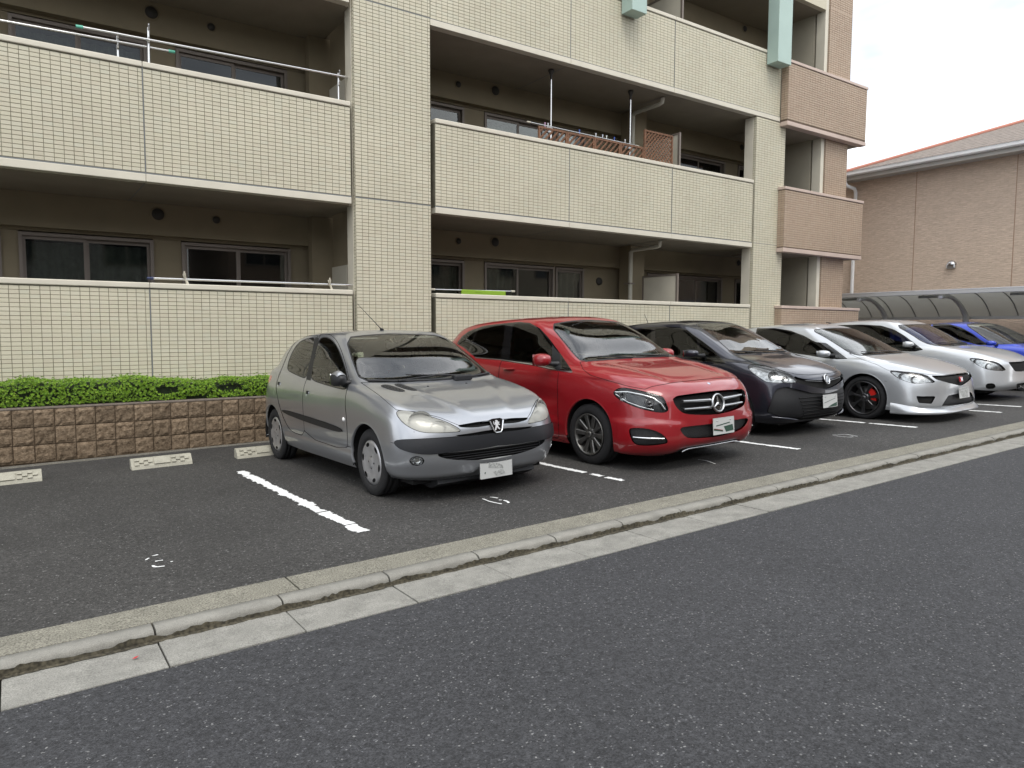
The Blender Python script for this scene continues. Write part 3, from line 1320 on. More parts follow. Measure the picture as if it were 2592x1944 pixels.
for fl in range(3):
    dz = fl * FL
    for (wins, xa, xb) in ((WINS_L, LX0, 4.40), (WINS_R, 5.30, 15.92)):
        z0, z1 = .72 + dz, 2.74 + dz
        xs = [xa]
        for (x0, x1, mm) in wins:
            xs += [x0, x1]
        xs.append(xb)
        wb = MB()
        for i in range(0, len(xs), 2):
            if xs[i + 1] - xs[i] > .005:
                wb.box(xs[i], xs[i + 1], 11.78, 11.98, .56 + dz, z1 + .02)
        wb.box(xa, xb, 11.76, 11.98, z1 + .02, 3.27 + dz - .012)
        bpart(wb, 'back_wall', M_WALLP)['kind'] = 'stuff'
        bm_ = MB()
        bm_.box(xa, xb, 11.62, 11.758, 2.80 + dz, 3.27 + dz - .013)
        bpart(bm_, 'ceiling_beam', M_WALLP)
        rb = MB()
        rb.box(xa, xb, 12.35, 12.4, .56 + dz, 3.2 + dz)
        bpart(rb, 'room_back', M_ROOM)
        for (x0, x1, mm) in wins:
            window(x0, x1, mm, z0, z1, .62 if fl == 0 else .5)
    # columns on the back wall
    for (x0, x1, y0) in ((4.05, 4.40, 11.45), (10.95, 11.36, 11.28)):
        c_ = MB()
        c_.box(x0, x1, y0, 11.62, .68 + dz, 3.27 + dz - .014)
        bpart(c_, 'wall_column', M_WALLP)
    for (x, z, r) in ((1.83, 3.10, .085), (2.63, 3.09, .055), (6.88, 3.08, .055), (7.69, 3.12, .085), (14.97, 3.13, .07)):
        v = MB()
        v.lathe([(r * 1.25, 11.618), (r * 1.2, 11.605), (r * 1.0, 11.60)], 20, c=(x, 0, z + dz))
        vo = bpart(v, 'vent', M_WALLP, fix=True)
        v = MB()
        v.lathe([(r, 11.602), (r * .9, 11.585), (r * .5, 11.572), (.001, 11.568)], 20, c=(x, 0, z + dz))
        bpart(v, 'vent_louvre', M_VENT, vo, fix=True)
v = MB()
v.lathe([(.085, 11.778), (.08, 11.75), (.04, 11.735), (.001, 11.73)], 20, c=(10.5, 0, 2.50))
bpart(v, 'vent', M_VENT, fix=True)

# drain pipes and partition boards of the right-hand balconies
M_PIPE = mat('pvc_pipe_cream', (.42, .40, .33), .5)
PXX = on_y((1595, 640), 11.18)[0]
for fl in range(2):
    dz = fl * FL
    b = MB()
    b.tube([(PXX, 11.16, .68 + dz), (PXX, 11.16, 3.10 + dz)], .045, 12)
    pp = bpart(b, 'downpipe', M_PIPE)
    b = MB()
    b.tube([(PXX, 11.16, 3.08 + dz), (PXX, 11.10, 3.13 + dz), (PXX, 10.42, 3.135 + dz), (PXX, 10.34, 3.15 + dz), (PXX, 10.33, 3.24 + dz)], .04, 12)
    bpart(b, 'drain_elbow', M_PIPE, pp)
    b = MB()
    b.box(PXX - .065, PXX + .065, 11.10, 11.28, 2.42 + dz, 2.45 + dz)
    bpart(b, 'pipe_bracket', M_FRAME, pp)
M_BOARD = mat('partition_board', (.50, .47, .385), .7, noise=(4, .04))
for fl in range(3):
    dz = fl * FL
    X = 11.27 if fl == 0 else 11.25
    b = MB()
    b.box(X - .012, X + .012, 10.27, 11.18, .76 + dz, 2.57 + dz)
    pb = bpart(b, 'partition_board', M_BOARD)
    for (y0, y1, z0, z1) in ((10.22, 10.27, .70, 2.61), (11.18, 11.22, .70, 2.61), (10.27, 11.18, 2.57, 2.61)):
        b = MB()
        b.box(X - .02, X + .02, y0, y1, z0 + dz, z1 + dz)
        bpart(b, 'partition_frame', M_FRAME, pb)
# door of a store at the back left
for dz in (0, FL):
    b = MB()
    b.box(4.352, 4.398, 10.75, 11.38, .70 + dz, 2.45 + dz)
    bpart(b, 'store_door', M_BOARD)

# mint green fins
M_MINT = mat('mint_green_metal', (.36, .47, .42), .45, noise=(2, .04))
for (x0, x1) in ((13.70, 14.17), (9.40, 9.77)):
    b = MB()
    b.box(x0, x1, 9.74, D0 - .022, 7.20, ROOF_Z + .3, .008)
    bpart(b, 'green_fin', M_MINT)

# ------------------------------------------------------------------ what stands and hangs on the balconies
M_STEEL = mat('steel_pole', (.62, .62, .61), .25, .9)
M_GREENTIP = mat('green_tip', (.12, .45, .33), .5)
M_NAVYTIP = mat('navy_tip', (.02, .03, .08), .5)


def pole(p0, p1, tipm, label, arms=(), r=.016):
    p0, p1 = Vector(p0), Vector(p1)
    t = empty('laundry_pole', p0)
    tag(t, label, 'pole', 'laundry poles on the balconies')
    d = (p1 - p0)
    b = MB()
    b.tube([(0, 0, 0), d], r, 10)
    b.build('rod', M_STEEL, t)
    u = d.normalized()
    for e, sg in ((Vector(), -1), (d, 1)):
        b = MB()
        b.tube([e - u * .005 * sg, e + u * sg * .07], [r * 1.25, r * 1.1], 10)
        b.build('end_cap', tipm, t)
    return t


def arm(x, y, z0, z1, label, lean=0.0, m_=None):
    t = empty('pole_holder', (x, y, z0))
    tag(t, label, 'bracket', 'laundry pole holders')
    b = MB()
    b.tube([(0, 0, 0), (lean, 0, z1 - z0)], .016, 8)
    b.build('post', m_ or M_STEEL, t)
    b = MB()
    for k in (1.0, .82):
        zz = (z1 - z0) * k
        b.tube([(lean * k, -.02, zz - .03), (lean * k, -.05, zz - .02), (lean * k, -.055, zz + .03)], .011, 6)
    b.build('hook', m_ or M_STEEL, t)
    return t


pole((-2.2, 10.33, 4.90), (1.82, 10.33, 5.00), M_GREENTIP, 'thin steel laundry pole, the lower one on the balcony left of the tiled pier')
pole((.86, 10.24, 5.04), (4.30, 10.24, 5.12), M_GREENTIP, 'long steel laundry pole with green ends above the lower pole')
arm(1.24, 10.36, 4.35, 5.06, 'holder that carries the lower laundry pole beside the window')
arm(1.57, 10.29, 4.35, 5.22, 'tall bare holder where the two laundry poles overlap', .01)
arm(4.07, 10.28, 4.35, 5.16, 'holder next to the tiled pier with its arm out', .0)
pole((1.52, 10.16, 2.085), (4.36, 10.16, 2.10), M_NAVYTIP, 'steel laundry pole with a dark end just above the ground floor coping')
arm(1.93, 10.16, 2.02, 2.16, 'short slanted holder at the dark end of the ground floor pole', -.05, M_CAP)
arm(3.88, 10.16, 2.02, 2.16, 'short slanted holder of the ground floor pole, next to the tiled pier', -.05, M_CAP)
pole((5.72, 10.42, 2.10), (7.25, 10.42, 2.12), M_CAP, 'short laundry pole beside the green board')
g = MB()
g.box(0, .90, 0, .03, 0, .20, .012)
g.box(.28, .42, -.004, .0, .155, .175)
o = g.build('green_board', mat('lime_plastic', (.22, .37, .02), .5))
o.location = (6.22, 10.40, 1.92)
tag(o, 'lime green plastic board leaning behind the ground floor coping', 'board')

# telescopic laundry posts and pole of the upper balcony
for (x, lb) in ((8.10, 'telescopic laundry post up to the ceiling, by the open end of the trellis'), (10.05, 'telescopic laundry post to the ceiling, by the tall trellis panel')):
    t = empty('laundry_post', (x, 10.42, 3.46))
    tag(t, lb, 'post', 'telescopic laundry posts')
    b = MB()
    b.tube([(0, 0, 0), (0, 0, 1.62)], .019, 10)
    b.build('lower_tube', M_STEEL, t)
    b = MB()
    b.tube([(0, 0, 1.6), (0, 0, 2.52)], .014, 10)
    b.build('upper_tube', M_STEEL, t)
    b = MB()
    b.lathe([(.016, 2.44), (.025, 2.52), (.055, 2.585), (.055, 2.605), (.001, 2.605)], 16, axis='Z')
    b.build('ceiling_foot', M_VENT, t)
    b = MB()
    b.box(-.11, .02, -.03, .03, 1.50, 1.60, .008)
    b.build('clamp', mat('grey_plastic', (.42, .43, .44), .5), t)
pole((7.62, 10.40, 5.075), (10.2, 10.40, 5.05), M_CAP, 'laundry pole with pegs between the two telescopic posts', r=.012)
for i, (x, cl) in enumerate(((7.95, (.55, .35, .5)), (8.02, (.7, .68, .72)), (8.75, (.08, .16, .5)), (9.15, (.7, .72, .75)), (9.32, (.6, .64, .72)), (9.42, (.66, .7, .66)), (9.62, (.07, .14, .5)), (9.9, (.7, .7, .7)))):
    b = MB()
    b.prism([(-.012, -.035), (-.004, 0), (-.014, .05), (-.006, .052), (0, .01), (.006, .052), (.014, .05), (.004, 0), (.012, -.035)], 'Y', -.006, .006)
    o = b.build('clothes_peg', mat('peg_%d' % i, cl, .5))
    o.location = (x, 10.40, 5.075)
    nm = ('pink', 'white', 'blue', 'white', 'pale blue', 'pale green', 'blue', 'white')[i]
    tag(o, '%s plastic clothes peg on the pole above the trellis' % nm, 'peg', 'clothes pegs on the pole')

M_CEDAR = mat('stained_cedar', (.15, .07, .034), .7, noise=(18, .35))


def trellis(x0, x1, z0, z1, y, cross, label):
    t = empty('trellis_panel', (x0, y, z0))
    tag(t, label, 'trellis', 'wooden trellis panels')
    W, H = x1 - x0, z1 - z0
    f = .035
    for (a, c, d, e) in ((0, f, 0, H), (W - f, W, 0, H), (f, W - f, H - f, H), (f, W - f, 0, f)):
        b = MB()
        b.box(a, c, -.016, .016, d, e, .003)
        b.build('frame_bar', M_CEDAR, t)
    st = .085 if cross else .115
    for k, sgn in enumerate((1, -1) if cross else (1, 1)):
        n = int((W + H) / st) + 1
        for i in range(n):
            s0 = i * st + (.03 if k else 0)
            p = []
            # line x - sgn*z = const clipped to the frame
            for tt in np.linspace(0, 1, 2):
                p.append((s0 - H + H * tt if sgn > 0 else s0 - H * tt, H * tt))
            (xa, za), (xb, zb) = p
            if xa < 0:
                za, xa = za + (0 - xa) / (xb - xa + 1e-9) * (zb - za) if xb != xa else za, 0
            if xb > W:
                zb, xb = za + (W - xa) / (xb - xa + 1e-9) * (zb - za), W
            if xb < 0:
                zb, xb = za + (0 - xa) / (xb - xa + 1e-9) * (zb - za), 0
            if xa > W:
                za, xa = zb + (W - xb) / (xa - xb + 1e-9) * (za - zb), W
            if (xb - xa) ** 2 + (zb - za) ** 2 < .002 or not (0 <= min(xa, xb) and max(xa, xb) <= W):
                continue
            L = math.hypot(xb - xa, zb - za)
            nx, nz = -(zb - za) / L * .011, (xb - xa) / L * .011
            b = MB()
            y0 = -.010 + .011 * k if cross else -.013 + .016 * k
            b.prism([(xa + nx, za + nz), (xb + nx, zb + nz), (xb - nx, zb - nz), (xa - nx, za - nz)], 'Y', y0, y0 + .009)
            b.build('slat', M_CEDAR, t, fix=True)
    return t


tx = [7.60, 8.24, 8.88, 9.52, 10.13]
names = ['low wooden trellis panel at the open end of the row', 'low wooden trellis panel, second from the open end', 'low wooden trellis panel, second from the tall panel', 'low wooden trellis panel joined to the tall one']
for i in range(4):
    trellis(tx[i], tx[i + 1] - .004, 4.66, 4.95, 10.13, False, names[i])
trellis(10.14, 10.93, 4.66, 5.29, 10.13, True, 'tall square cross lattice panel beside the white partition')

# ------------------------------------------------------------------ planter of split-faced blocks, hedge
M_BLOCK = bpy.data.materials.new('split_block')
M_BLOCK.use_nodes = True
nt = M_BLOCK.node_tree
N_, L_ = nt.nodes, nt.links
pb_ = N_['Principled BSDF']
pb_.inputs['Roughness'].default_value = .95
pb_.inputs['Specular IOR Level'].default_value = .2
ge = N_.new('ShaderNodeNewGeometry')
n1 = N_.new('ShaderNodeTexNoise')
n1.inputs['Scale'].default_value = 22
n1.inputs['Detail'].default_value = 8
n1.inputs['Roughness'].default_value = .7
L_.new(ge.outputs['Position'], n1.inputs['Vector'])
r1 = N_.new('ShaderNodeValToRGB')
r1.color_ramp.elements[0].position = .32
r1.color_ramp.elements[1].position = .68
r1.color_ramp.elements[0].color = (.075, .05, .03, 1)
r1.color_ramp.elements[1].color = (.27, .205, .14, 1)
L_.new(n1.outputs['Fac'], r1.inputs['Fac'])
oi = N_.new('ShaderNodeObjectInfo')
mr = N_.new('ShaderNodeMapRange')
mr.inputs['To Min'].default_value = .82
mr.inputs['To Max'].default_value = 1.18
L_.new(oi.outputs['Random'], mr.inputs['Value'])
vm = N_.new('ShaderNodeVectorMath')
vm.operation = 'SCALE'
L_.new(r1.outputs['Color'], vm.inputs[0])
L_.new(mr.outputs[0], vm.inputs['Scale'])
L_.new(vm.outputs['Vector'], pb_.inputs['Base Color'])
n2 = N_.new('ShaderNodeTexNoise')
n2.inputs['Scale'].default_value = 60
n2.inputs['Detail'].default_value = 6
L_.new(ge.outputs['Position'], n2.inputs['Vector'])
bp = N_.new('ShaderNodeBump')
bp.inputs['Distance'].default_value = .012
bp.inputs['Strength'].default_value = .9
L_.new(n2.outputs['Fac'], bp.inputs['Height'])
L_.new(bp.outputs['Normal'], pb_.inputs['Normal'])
M_JOINT = mat('block_joint', (.12, .085, .055), .95, noise=(30, .3))

PL_Y = 9.55
pl = MB()
pl.box(-6.0, 13.2, PL_Y + .022, PL_Y + .16, -.30, .545)
PLANT = pl.build('planter_wall', M_JOINT)
tag(PLANT, 'low retaining wall of brown split faced blocks below the hedge', 'wall')
cpm = MB()
cpm.box(-6.0, 13.2, PL_Y + .008, PL_Y + .165, .546, .566, .004)
cpm.build('wall_cap', mat('wall_cap_brown', (.17, .14, .115), .9, noise=(20, .25)), PLANT)
so = MB()
so.box(-6.0, 13.2, PL_Y + .161, 10.05, .30, .50)
so.build('soil', mat('soil', (.04, .03, .02), .95), PLANT)


def block_mesh(seed):
    rg = np.random.default_rng(seed)
    n = 7
    b = MB()
    g = rg.normal(0, 1, (n, n))
    for _ in range(1):
        g = .5 * g + .125 * (np.roll(g, 1, 0) + np.roll(g, -1, 0) + np.roll(g, 1, 1) + np.roll(g, -1, 1))
    S = .190
    V = []
    for j in range(n):
        for i in range(n):
            edge = i in (0, n - 1) or j in (0, n - 1)
            V.append((S * i / (n - 1), 0.006 if edge else -.006 + float(g[j, i]) * .0075, S * j / (n - 1)))
    F = [(j * n + i, j * n + i + 1, (j + 1) * n + i + 1, (j + 1) * n + i) for j in range(n - 1) for i in range(n - 1)]
    b.add(V, F)
    k = len(b.v)
    b.add([(0, .03, 0), (S, .03, 0), (S, .03, S), (0, .03, S), (0, .006, 0), (S, .006, 0), (S, .006, S), (0, .006, S)], [(0, 1, 5, 4), (1, 2, 6, 5), (2, 3, 7, 6), (3, 0, 4, 7)])
    return b.mesh('block', M_BLOCK)


bms = [block_mesh(s) for s in range(6)]
for row in range(3):
    for col in range(-1, 60):
        x = -.025 + col * .2
        if x > 12.9:
            continue
        o = link_copy(random.choice(bms), 'block', PLANT, (x + .005 + random.uniform(-.0015, .0015), PL_Y + random.uniform(-.002, .002), .545 - (row + 1) * .2 + .006))
# strip of mortar at the foot
f_ = MB()
xs = np.linspace(-6, 13, 120)
V = []
for x in xs:
    V += [(x, PL_Y + .01, gz(x, PL_Y) + .02), (x, PL_Y - .02 - .006 * vnoise(x * 5, 0, 1), gz(x, PL_Y) + .016), (x, PL_Y - .03 - .01 * vnoise(x * 5, 0, 1), gz(x, PL_Y) - .01)]
f_.add(V, [(i * 3 + j, i * 3 + 3 + j, i * 3 + 4 + j, i * 3 + 1 + j) for i in range(len(xs) - 1) for j in range(2)])
f_.build('footing', concrete('footing_concrete', (.16, .15, .125), .4, 120, .3), PLANT)

# hedge
M_LEAF = island_mat('hedge_leaf', [(.07, .16, .010), (.12, .24, .014), (.18, .32, .018), (.25, .38, .03)], .5, .4)
lb_ = M_LEAF.node_tree.nodes['Principled BSDF']
lb_.inputs['Subsurface Weight'].default_value = 0.0
hed = empty('hedge', (1.5, 9.85, .5))
tag(hed, 'clipped bright green azalea hedge on top of the block wall', 'hedge')
rg = np.random.default_rng(11)
V, F = [], []
HX0, HX1 = -2.0, 4.9


def htop(x):
    return .845 + .022 * math.sin(x * 2.1) + .016 * math.sin(x * 5.3 + 1) + .012 * math.sin(x * 11.7) - .010 * x


def leafq(p, d, up, L, w):
    d = d.normalized()
    s = d.cross(up)
    if s.length < 1e-3:
        s = Vector((1, 0, 0))
    s.normalize()
    k = len(V)
    n = s.cross(d)
    V.extend([p, p + d * L * .5 + s * w - n * w * .25, p + d * L, p + d * L * .5 - s * w - n * w * .25])
    F.append((k, k + 1, k + 2, k + 3))


NW = 11500
for i in range(NW):
    x = rg.uniform(HX0, HX1)
    zt = htop(x)
    q = rg.random()
    if q < .50:                    # top skin
        y = rg.uniform(9.63, 10.02)
        p = Vector((x, y, zt - abs(rg.normal(0, .018)) - .05 * max(0, (9.70 - y) / .07) ** 2 * .5))
        d0 = Vector((rg.normal(0, .35), rg.normal(-.1, .35), 1))
    elif q < .92:                  # front skin
        z = rg.uniform(.575, zt)
        hollow = vnoise(x * 2.6, z * 7, 4)
        if hollow < .30 and z < .74:
            continue
        y = 9.61 + abs(rg.normal(0, .022)) + .05 * max(0, .68 - z) / .1 * .6 + .05 * (.5 - hollow)
        p = Vector((x, y, z))
        d0 = Vector((rg.normal(0, .45), -1, rg.normal(.45, .4)))
    else:
        p = Vector((x, rg.uniform(9.66, 9.8), rg.uniform(.56, zt - .05)))
        d0 = Vector((rg.normal(0, 1), -.6, rg.normal(.3, .5)))
    d0.normalize()
    a = d0.orthogonal().normalized()
    b_ = d0.cross(a)
    n = rg.integers(4, 7)
    ph = rg.uniform(0, 6.28)
    sc = rg.uniform(.7, 1.25)
    for k in range(n):
        t = ph + k * 6.283 / n
        side = a * math.cos(t) + b_ * math.sin(t)
        leafq(p, d0 * rg.uniform(.35, .9) + side, d0, .021 * sc * rg.uniform(.8, 1.2), .0044 * sc)
# a few taller shoots
for i in range(150):
    x = rg.uniform(HX0, HX1)
    p = Vector((x, rg.uniform(9.66, 10.0), htop(x) + rg.uniform(.0, .035)))
    for k in range(5):
        t = k * 1.256 + rg.uniform(0, 1)
        leafq(p, Vector((math.cos(t), math.sin(t), .9)), Vector((0, 0, 1)), .026, .006)
hb = MB()
hb.add([v - Vector((1.5, 9.85, .5)) for v in V], F)
ho = hb.build('foliage', M_LEAF, hed)
ho['kind'] = 'stuff'
tw = MB()
for i in range(260):
    x = rg.uniform(HX0, HX1)
    y = rg.uniform(9.70, 9.95)
    tw.tube([(x - 1.5, y - 9.85, .0), (x - 1.5 + rg.normal(0, .05), y - 9.85 - .03, .16), (x - 1.5 + rg.normal(0, .09), y - 9.85 + rg.normal(-.05, .06), .31)], [.006, .004, .002], 4, cap=False)
t_ = tw.build('twigs', mat('twig_brown', (.05, .035, .02), .9), hed)
t_['kind'] = 'stuff'
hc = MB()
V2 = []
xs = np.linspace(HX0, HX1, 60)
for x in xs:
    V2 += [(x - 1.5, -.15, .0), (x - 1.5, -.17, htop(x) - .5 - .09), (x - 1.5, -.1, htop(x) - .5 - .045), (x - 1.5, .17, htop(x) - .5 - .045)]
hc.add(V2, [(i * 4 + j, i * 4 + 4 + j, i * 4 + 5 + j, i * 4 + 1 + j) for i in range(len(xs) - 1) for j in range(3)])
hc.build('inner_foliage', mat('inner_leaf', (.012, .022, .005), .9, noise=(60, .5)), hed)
# ------------------------------------------------------------------ neighbouring house and carport
HX = 21.0
M_SIDING = bpy.data.materials.new('brick_siding')
M_SIDING.use_nodes = True
nt = M_SIDING.node_tree
N_, L_ = nt.nodes, nt.links
pb_ = N_['Principled BSDF']
pb_.inputs['Roughness'].default_value = .8
tc_ = N_.new('ShaderNodeTexCoord')
sx = N_.new('ShaderNodeSeparateXYZ')
cx_ = N_.new('ShaderNodeCombineXYZ')
L_.new(tc_.outputs['Object'], sx.inputs[0])
L_.new(sx.outputs['Y'], cx_.inputs['X'])
L_.new(sx.outputs['Z'], cx_.inputs['Y'])
br = N_.new('ShaderNodeTexBrick')
br.inputs['Scale'].default_value = 1.0
br.inputs['Brick Width'].default_value = .19
br.inputs['Row Height'].default_value = .055
br.inputs['Mortar Size'].default_value = .006
br.inputs['Mortar Smooth'].default_value = .6
br.inputs['Color1'].default_value = (.50, .40, .315, 1)
br.inputs['Color2'].default_value = (.57, .455, .36, 1)
br.inputs['Mortar'].default_value = (.49, .39, .305, 1)
L_.new(cx_.outputs[0], br.inputs['Vector'])
n1 = N_.new('ShaderNodeTexNoise')
n1.inputs['Scale'].default_value = 14
n1.inputs['Detail'].default_value = 6
mp_ = N_.new('ShaderNodeMapping')
mp_.inputs['Scale'].default_value = (1, .5, 3.5)
L_.new(tc_.outputs['Object'], mp_.inputs['Vector'])
L_.new(mp_.outputs['Vector'], n1.inputs['Vector'])
mr = N_.new('ShaderNodeMapRange')
mr.inputs['From Min'].default_value = .3
mr.inputs['From Max'].default_value = .7
mr.inputs['To Min'].default_value = .86
mr.inputs['To Max'].default_value = 1.12
L_.new(n1.outputs['Fac'], mr.inputs['Value'])
vm = N_.new('ShaderNodeVectorMath')
vm.operation = 'SCALE'
L_.new(br.outputs['Color'], vm.inputs[0])
L_.new(mr.outputs[0], vm.inputs['Scale'])
L_.new(vm.outputs['Vector'], pb_.inputs['Base Color'])
bp = N_.new('ShaderNodeBump')
bp.inputs['Distance'].default_value = .012
L_.new(n1.outputs['Fac'], bp.inputs['Height'])
L_.new(bp.outputs['Normal'], pb_.inputs['Normal'])

HO = Vector((HX + 4, 9, gz(HX, 9) - .05))
hs = empty('neighbour_house', HO)
tag(hs, 'tan brick sided house with white gutter and brown hipped roof', 'house')
HY0, HY1 = 1.5, 15.5
EZ = on_x((2400, 421), HX)[1]             # underside of the eaves


def hpart(mb, name, material, parent=None, fix=False):
    mb.v = [(x - HO.x, y - HO.y, z - HO.z) for x, y, z in mb.v]
    return mb.build(name, material, parent or hs, fix)


b = MB()
b.box(HX, HX + 8, HY0, HY1, HO.z, EZ + .1)
wall = hpart(b, 'wall', M_SIDING)
M_JNT = mat('siding_joint', (.30, .19, .13), .8)
for p in ((2314, 600), (2566, 600)):
    y = on_x(p, HX)[0]
    b = MB()
    b.box(HX - .004, HX + .01, y - .008, y + .008, HO.z, EZ)
    hpart(b, 'siding_joint', M_JNT, wall)
M_WHITE = mat('white_gutter', (.78, .79, .79), .4, noise=(3, .05))
# fascia, soffit and gutter
b = MB()
b.box(HX - .42, HX + .02, HY0 - .4, HY1 + .4, EZ, EZ + .03)
hpart(b, 'eave_soffit', mat('eave_soffit_grey', (.42, .41, .38), .7))
b = MB()
b.box(HX - .45, HX - .42, HY0 - .4, HY1 + .4, EZ - .01, EZ + .20)
hpart(b, 'fascia_board', mat('fascia_grey', (.47, .46, .43), .6))
b = MB()
gp = [(HX - .455, EZ + .10), (HX - .56, EZ + .10), (HX - .585, EZ + .125), (HX - .585, EZ + .20), (HX - .60, EZ + .215), (HX - .455, EZ + .215)]
V = [(x, y, z) for y in (HY0 - .5, HY1 + .5) for x, z in gp]
n = len(gp)
b.add(V, [(i, (i + 1) % n, n + (i + 1) % n, n + i) for i in range(n)] + [tuple(range(n)), tuple(reversed(range(n, 2 * n)))])
hpart(b, 'gutter', M_WHITE, fix=True)
# hipped roof
rz0 = EZ + .20
e0, e1 = HX - .52, HX + 8.5
ya, yb = HY0 - .5, on_x((2137, 440), HX - .5)[0] + .25
mid = (e0 + e1) / 2
sl = .375
h = (mid - e0) * sl
M_ROOF = mat('roof_slate_brown', (.20, .168, .143), .8, noise=(9, .22), bump=(25, .01))
b = MB()
b.add([(e0, ya, rz0), (e1, ya, rz0), (e1, yb, rz0), (e0, yb, rz0), (mid, ya + (mid - e0), rz0 + h), (mid, yb - (mid - e0), rz0 + h)], [(0, 3, 5, 4), (3, 2, 5), (2, 1, 4, 5), (1, 0, 4), (0, 1, 2, 3)])
roof = hpart(b, 'roof', M_ROOF, fix=True)
M_RIDGE = mat('ridge_red', (.42, .17, .12), .7)
for (p, q) in (((e0, yb, rz0), (mid, yb - (mid - e0), rz0 + h)), ((mid, yb - (mid - e0), rz0 + h), (mid, ya + (mid - e0), rz0 + h)), ((e0, ya, rz0), (mid, ya + (mid - e0), rz0 + h))):
    b = MB()
    b.tube([Vector(p) + Vector((0, 0, .02)), Vector(q) + Vector((0, 0, .02))], .06, 6)
    hpart(b, 'ridge_capping', M_RIDGE, roof)
# shingle courses as thin steps
for k in range(1, 15):
    t = k / 15
    x = e0 + (mid - e0) * t
    y0, y1 = ya + (mid - e0) * t, yb - (mid - e0) * t
    b = MB()
    b.add([(x, y0, rz0 + h * t + .012), (x, y1, rz0 + h * t + .012), (x - .02, y1, rz0 + h * t - .006), (x - .02, y0, rz0 + h * t - .006), (x + .25, y1, rz0 + h * t + sl * .25 + .004), (x + .25, y0, rz0 + h * t + sl * .25 + .004)], [(3, 2, 1, 0), (0, 1, 4, 5)])
    hpart(b, 'shingle_course', M_ROOF, roof)
# downpipe
yp = on_x((2161, 600), HX - .08)[0]
b = MB()
b.tube([(HX - .50, yp + .1, EZ + .12), (HX - .50, yp + .1, EZ - .06), (HX - .44, yp + .06, EZ - .16), (HX - .13, yp, EZ - .22), (HX - .07, yp, EZ - .32), (HX - .07, yp, HO.z)], .05, 10)
hpart(b, 'downpipe', M_WHITE)
# vent hood
vy, vz = on_x((2410, 670), HX)
b = MB()
V, F = [], []
for i in range(9):
    a = math.pi / 2 * i / 8
    for j in range(13):
        t = math.pi * j / 12 - math.pi / 2
        r = .12
        V.append((HX - r * math.cos(a) * 1.1 * math.cos(t) ** .7 if math.cos(t) > 0 else HX, vy + r * math.sin(t), vz + r * math.sin(a) * math.cos(t) + .0))
b.add(V, [(i * 13 + j, i * 13 + j + 1, (i + 1) * 13 + j + 1, (i + 1) * 13 + j) for i in range(8) for j in range(12)], True)
b.box(HX - .10, HX - .001, vy - .115, vy + .115, vz - .11, vz + .005, .03)
hpart(b, 'vent_hood', M_SATIN if 'satin_silver' in MATS else mat('satin_silver', (.55, .56, .57), .3, 1.0))

# carport with a curved cantilever roof
CO = Vector((19.9, 8.5, gz(19.9, 8.5)))
cp = empty('carport', CO)
tag(cp, 'grey carport with a curved cantilever roof in front of the house', 'carport')


def cpart(mb, name, material, parent=None, fix=False):
    mb.v = [(x - CO.x, y - CO.y, z - CO.z) for x, y, z in mb.v]
    return mb.build(name, material, parent or cp, fix)


CY0, CY1 = 3.2, 13.0
arc = [(18.95, 2.405), (19.2, 2.43), (19.5, 2.425), (19.8, 2.38), (20.1, 2.28), (20.35, 2.14), (20.55, 1.97), (20.68, 1.82)]
M_CPANEL = mat('carport_panel', (.42, .425, .405), .5, noise=(3, .06))
nt = M_CPANEL.node_tree
trl = nt.nodes.new('ShaderNodeBsdfTranslucent')
trl.inputs['Color'].default_value = (.62, .63, .61, 1)
mxs = nt.nodes.new('ShaderNodeMixShader')
mxs.inputs['Fac'].default_value = .6
outn = [q for q in nt.nodes if q.type == 'OUTPUT_MATERIAL'][0]
nt.links.new(nt.nodes['Principled BSDF'].outputs[0], mxs.inputs[1])
nt.links.new(trl.outputs[0], mxs.inputs[2])
nt.links.new(mxs.outputs[0], outn.inputs['Surface'])
M_CBAR = mat('carport_aluminium', (.55, .56, .55), .4, .2)
pw = .62
k = 0
y = CY0
while y < CY1 - .01:
    b = MB()
    V = []
    for (x, z) in arc:
        V += [(x, y + .008, z), (x, y + pw - .008, z), (x, y + .008, z + .012), (x, y + pw - .008, z + .012)]
    F = []
    for i in range(len(arc) - 1):
        F += [(4 * i, 4 * i + 4, 4 * i + 5, 4 * i + 1), (4 * i + 2, 4 * i + 3, 4 * i + 7, 4 * i + 6)]
    b.add(V, F, True)
    cpart(b, 'roof_panel', M_CPANEL)
    b = MB()
    V = []
    for (x, z) in arc:
        V += [(x, y - .012, z - .006), (x, y + .012, z - .006), (x, y + .012, z + .02), (x, y - .012, z + .02)]
    b.add(V, [(4 * i + j, 4 * i + (j + 1) % 4, 4 * i + 4 + (j + 1) % 4, 4 * i + 4 + j) for i in range(len(arc) - 1) for j in range(4)])
    cpart(b, 'roof_rib', mat('carport_rib', (.26, .262, .25), .5))
    y += pw
b = MB()
b.box(18.90, 18.97, CY0, CY1, 2.36, 2.46, .01)
cpart(b, 'front_beam', M_CBAR)
b = MB()
b.box(18.895, 18.93, CY0, CY1, 2.462, 2.478)
cpart(b, 'front_flashing', M_WHITE)
b = MB()
b.box(19.44, 19.50, CY0, CY1, 2.385, 2.42)
cpart(b, 'purlin', M_CBAR)
b = MB()
b.box(20.62, 20.72, CY0, CY1, 1.76, 1.84)
cpart(b, 'rear_beam', M_CBAR)
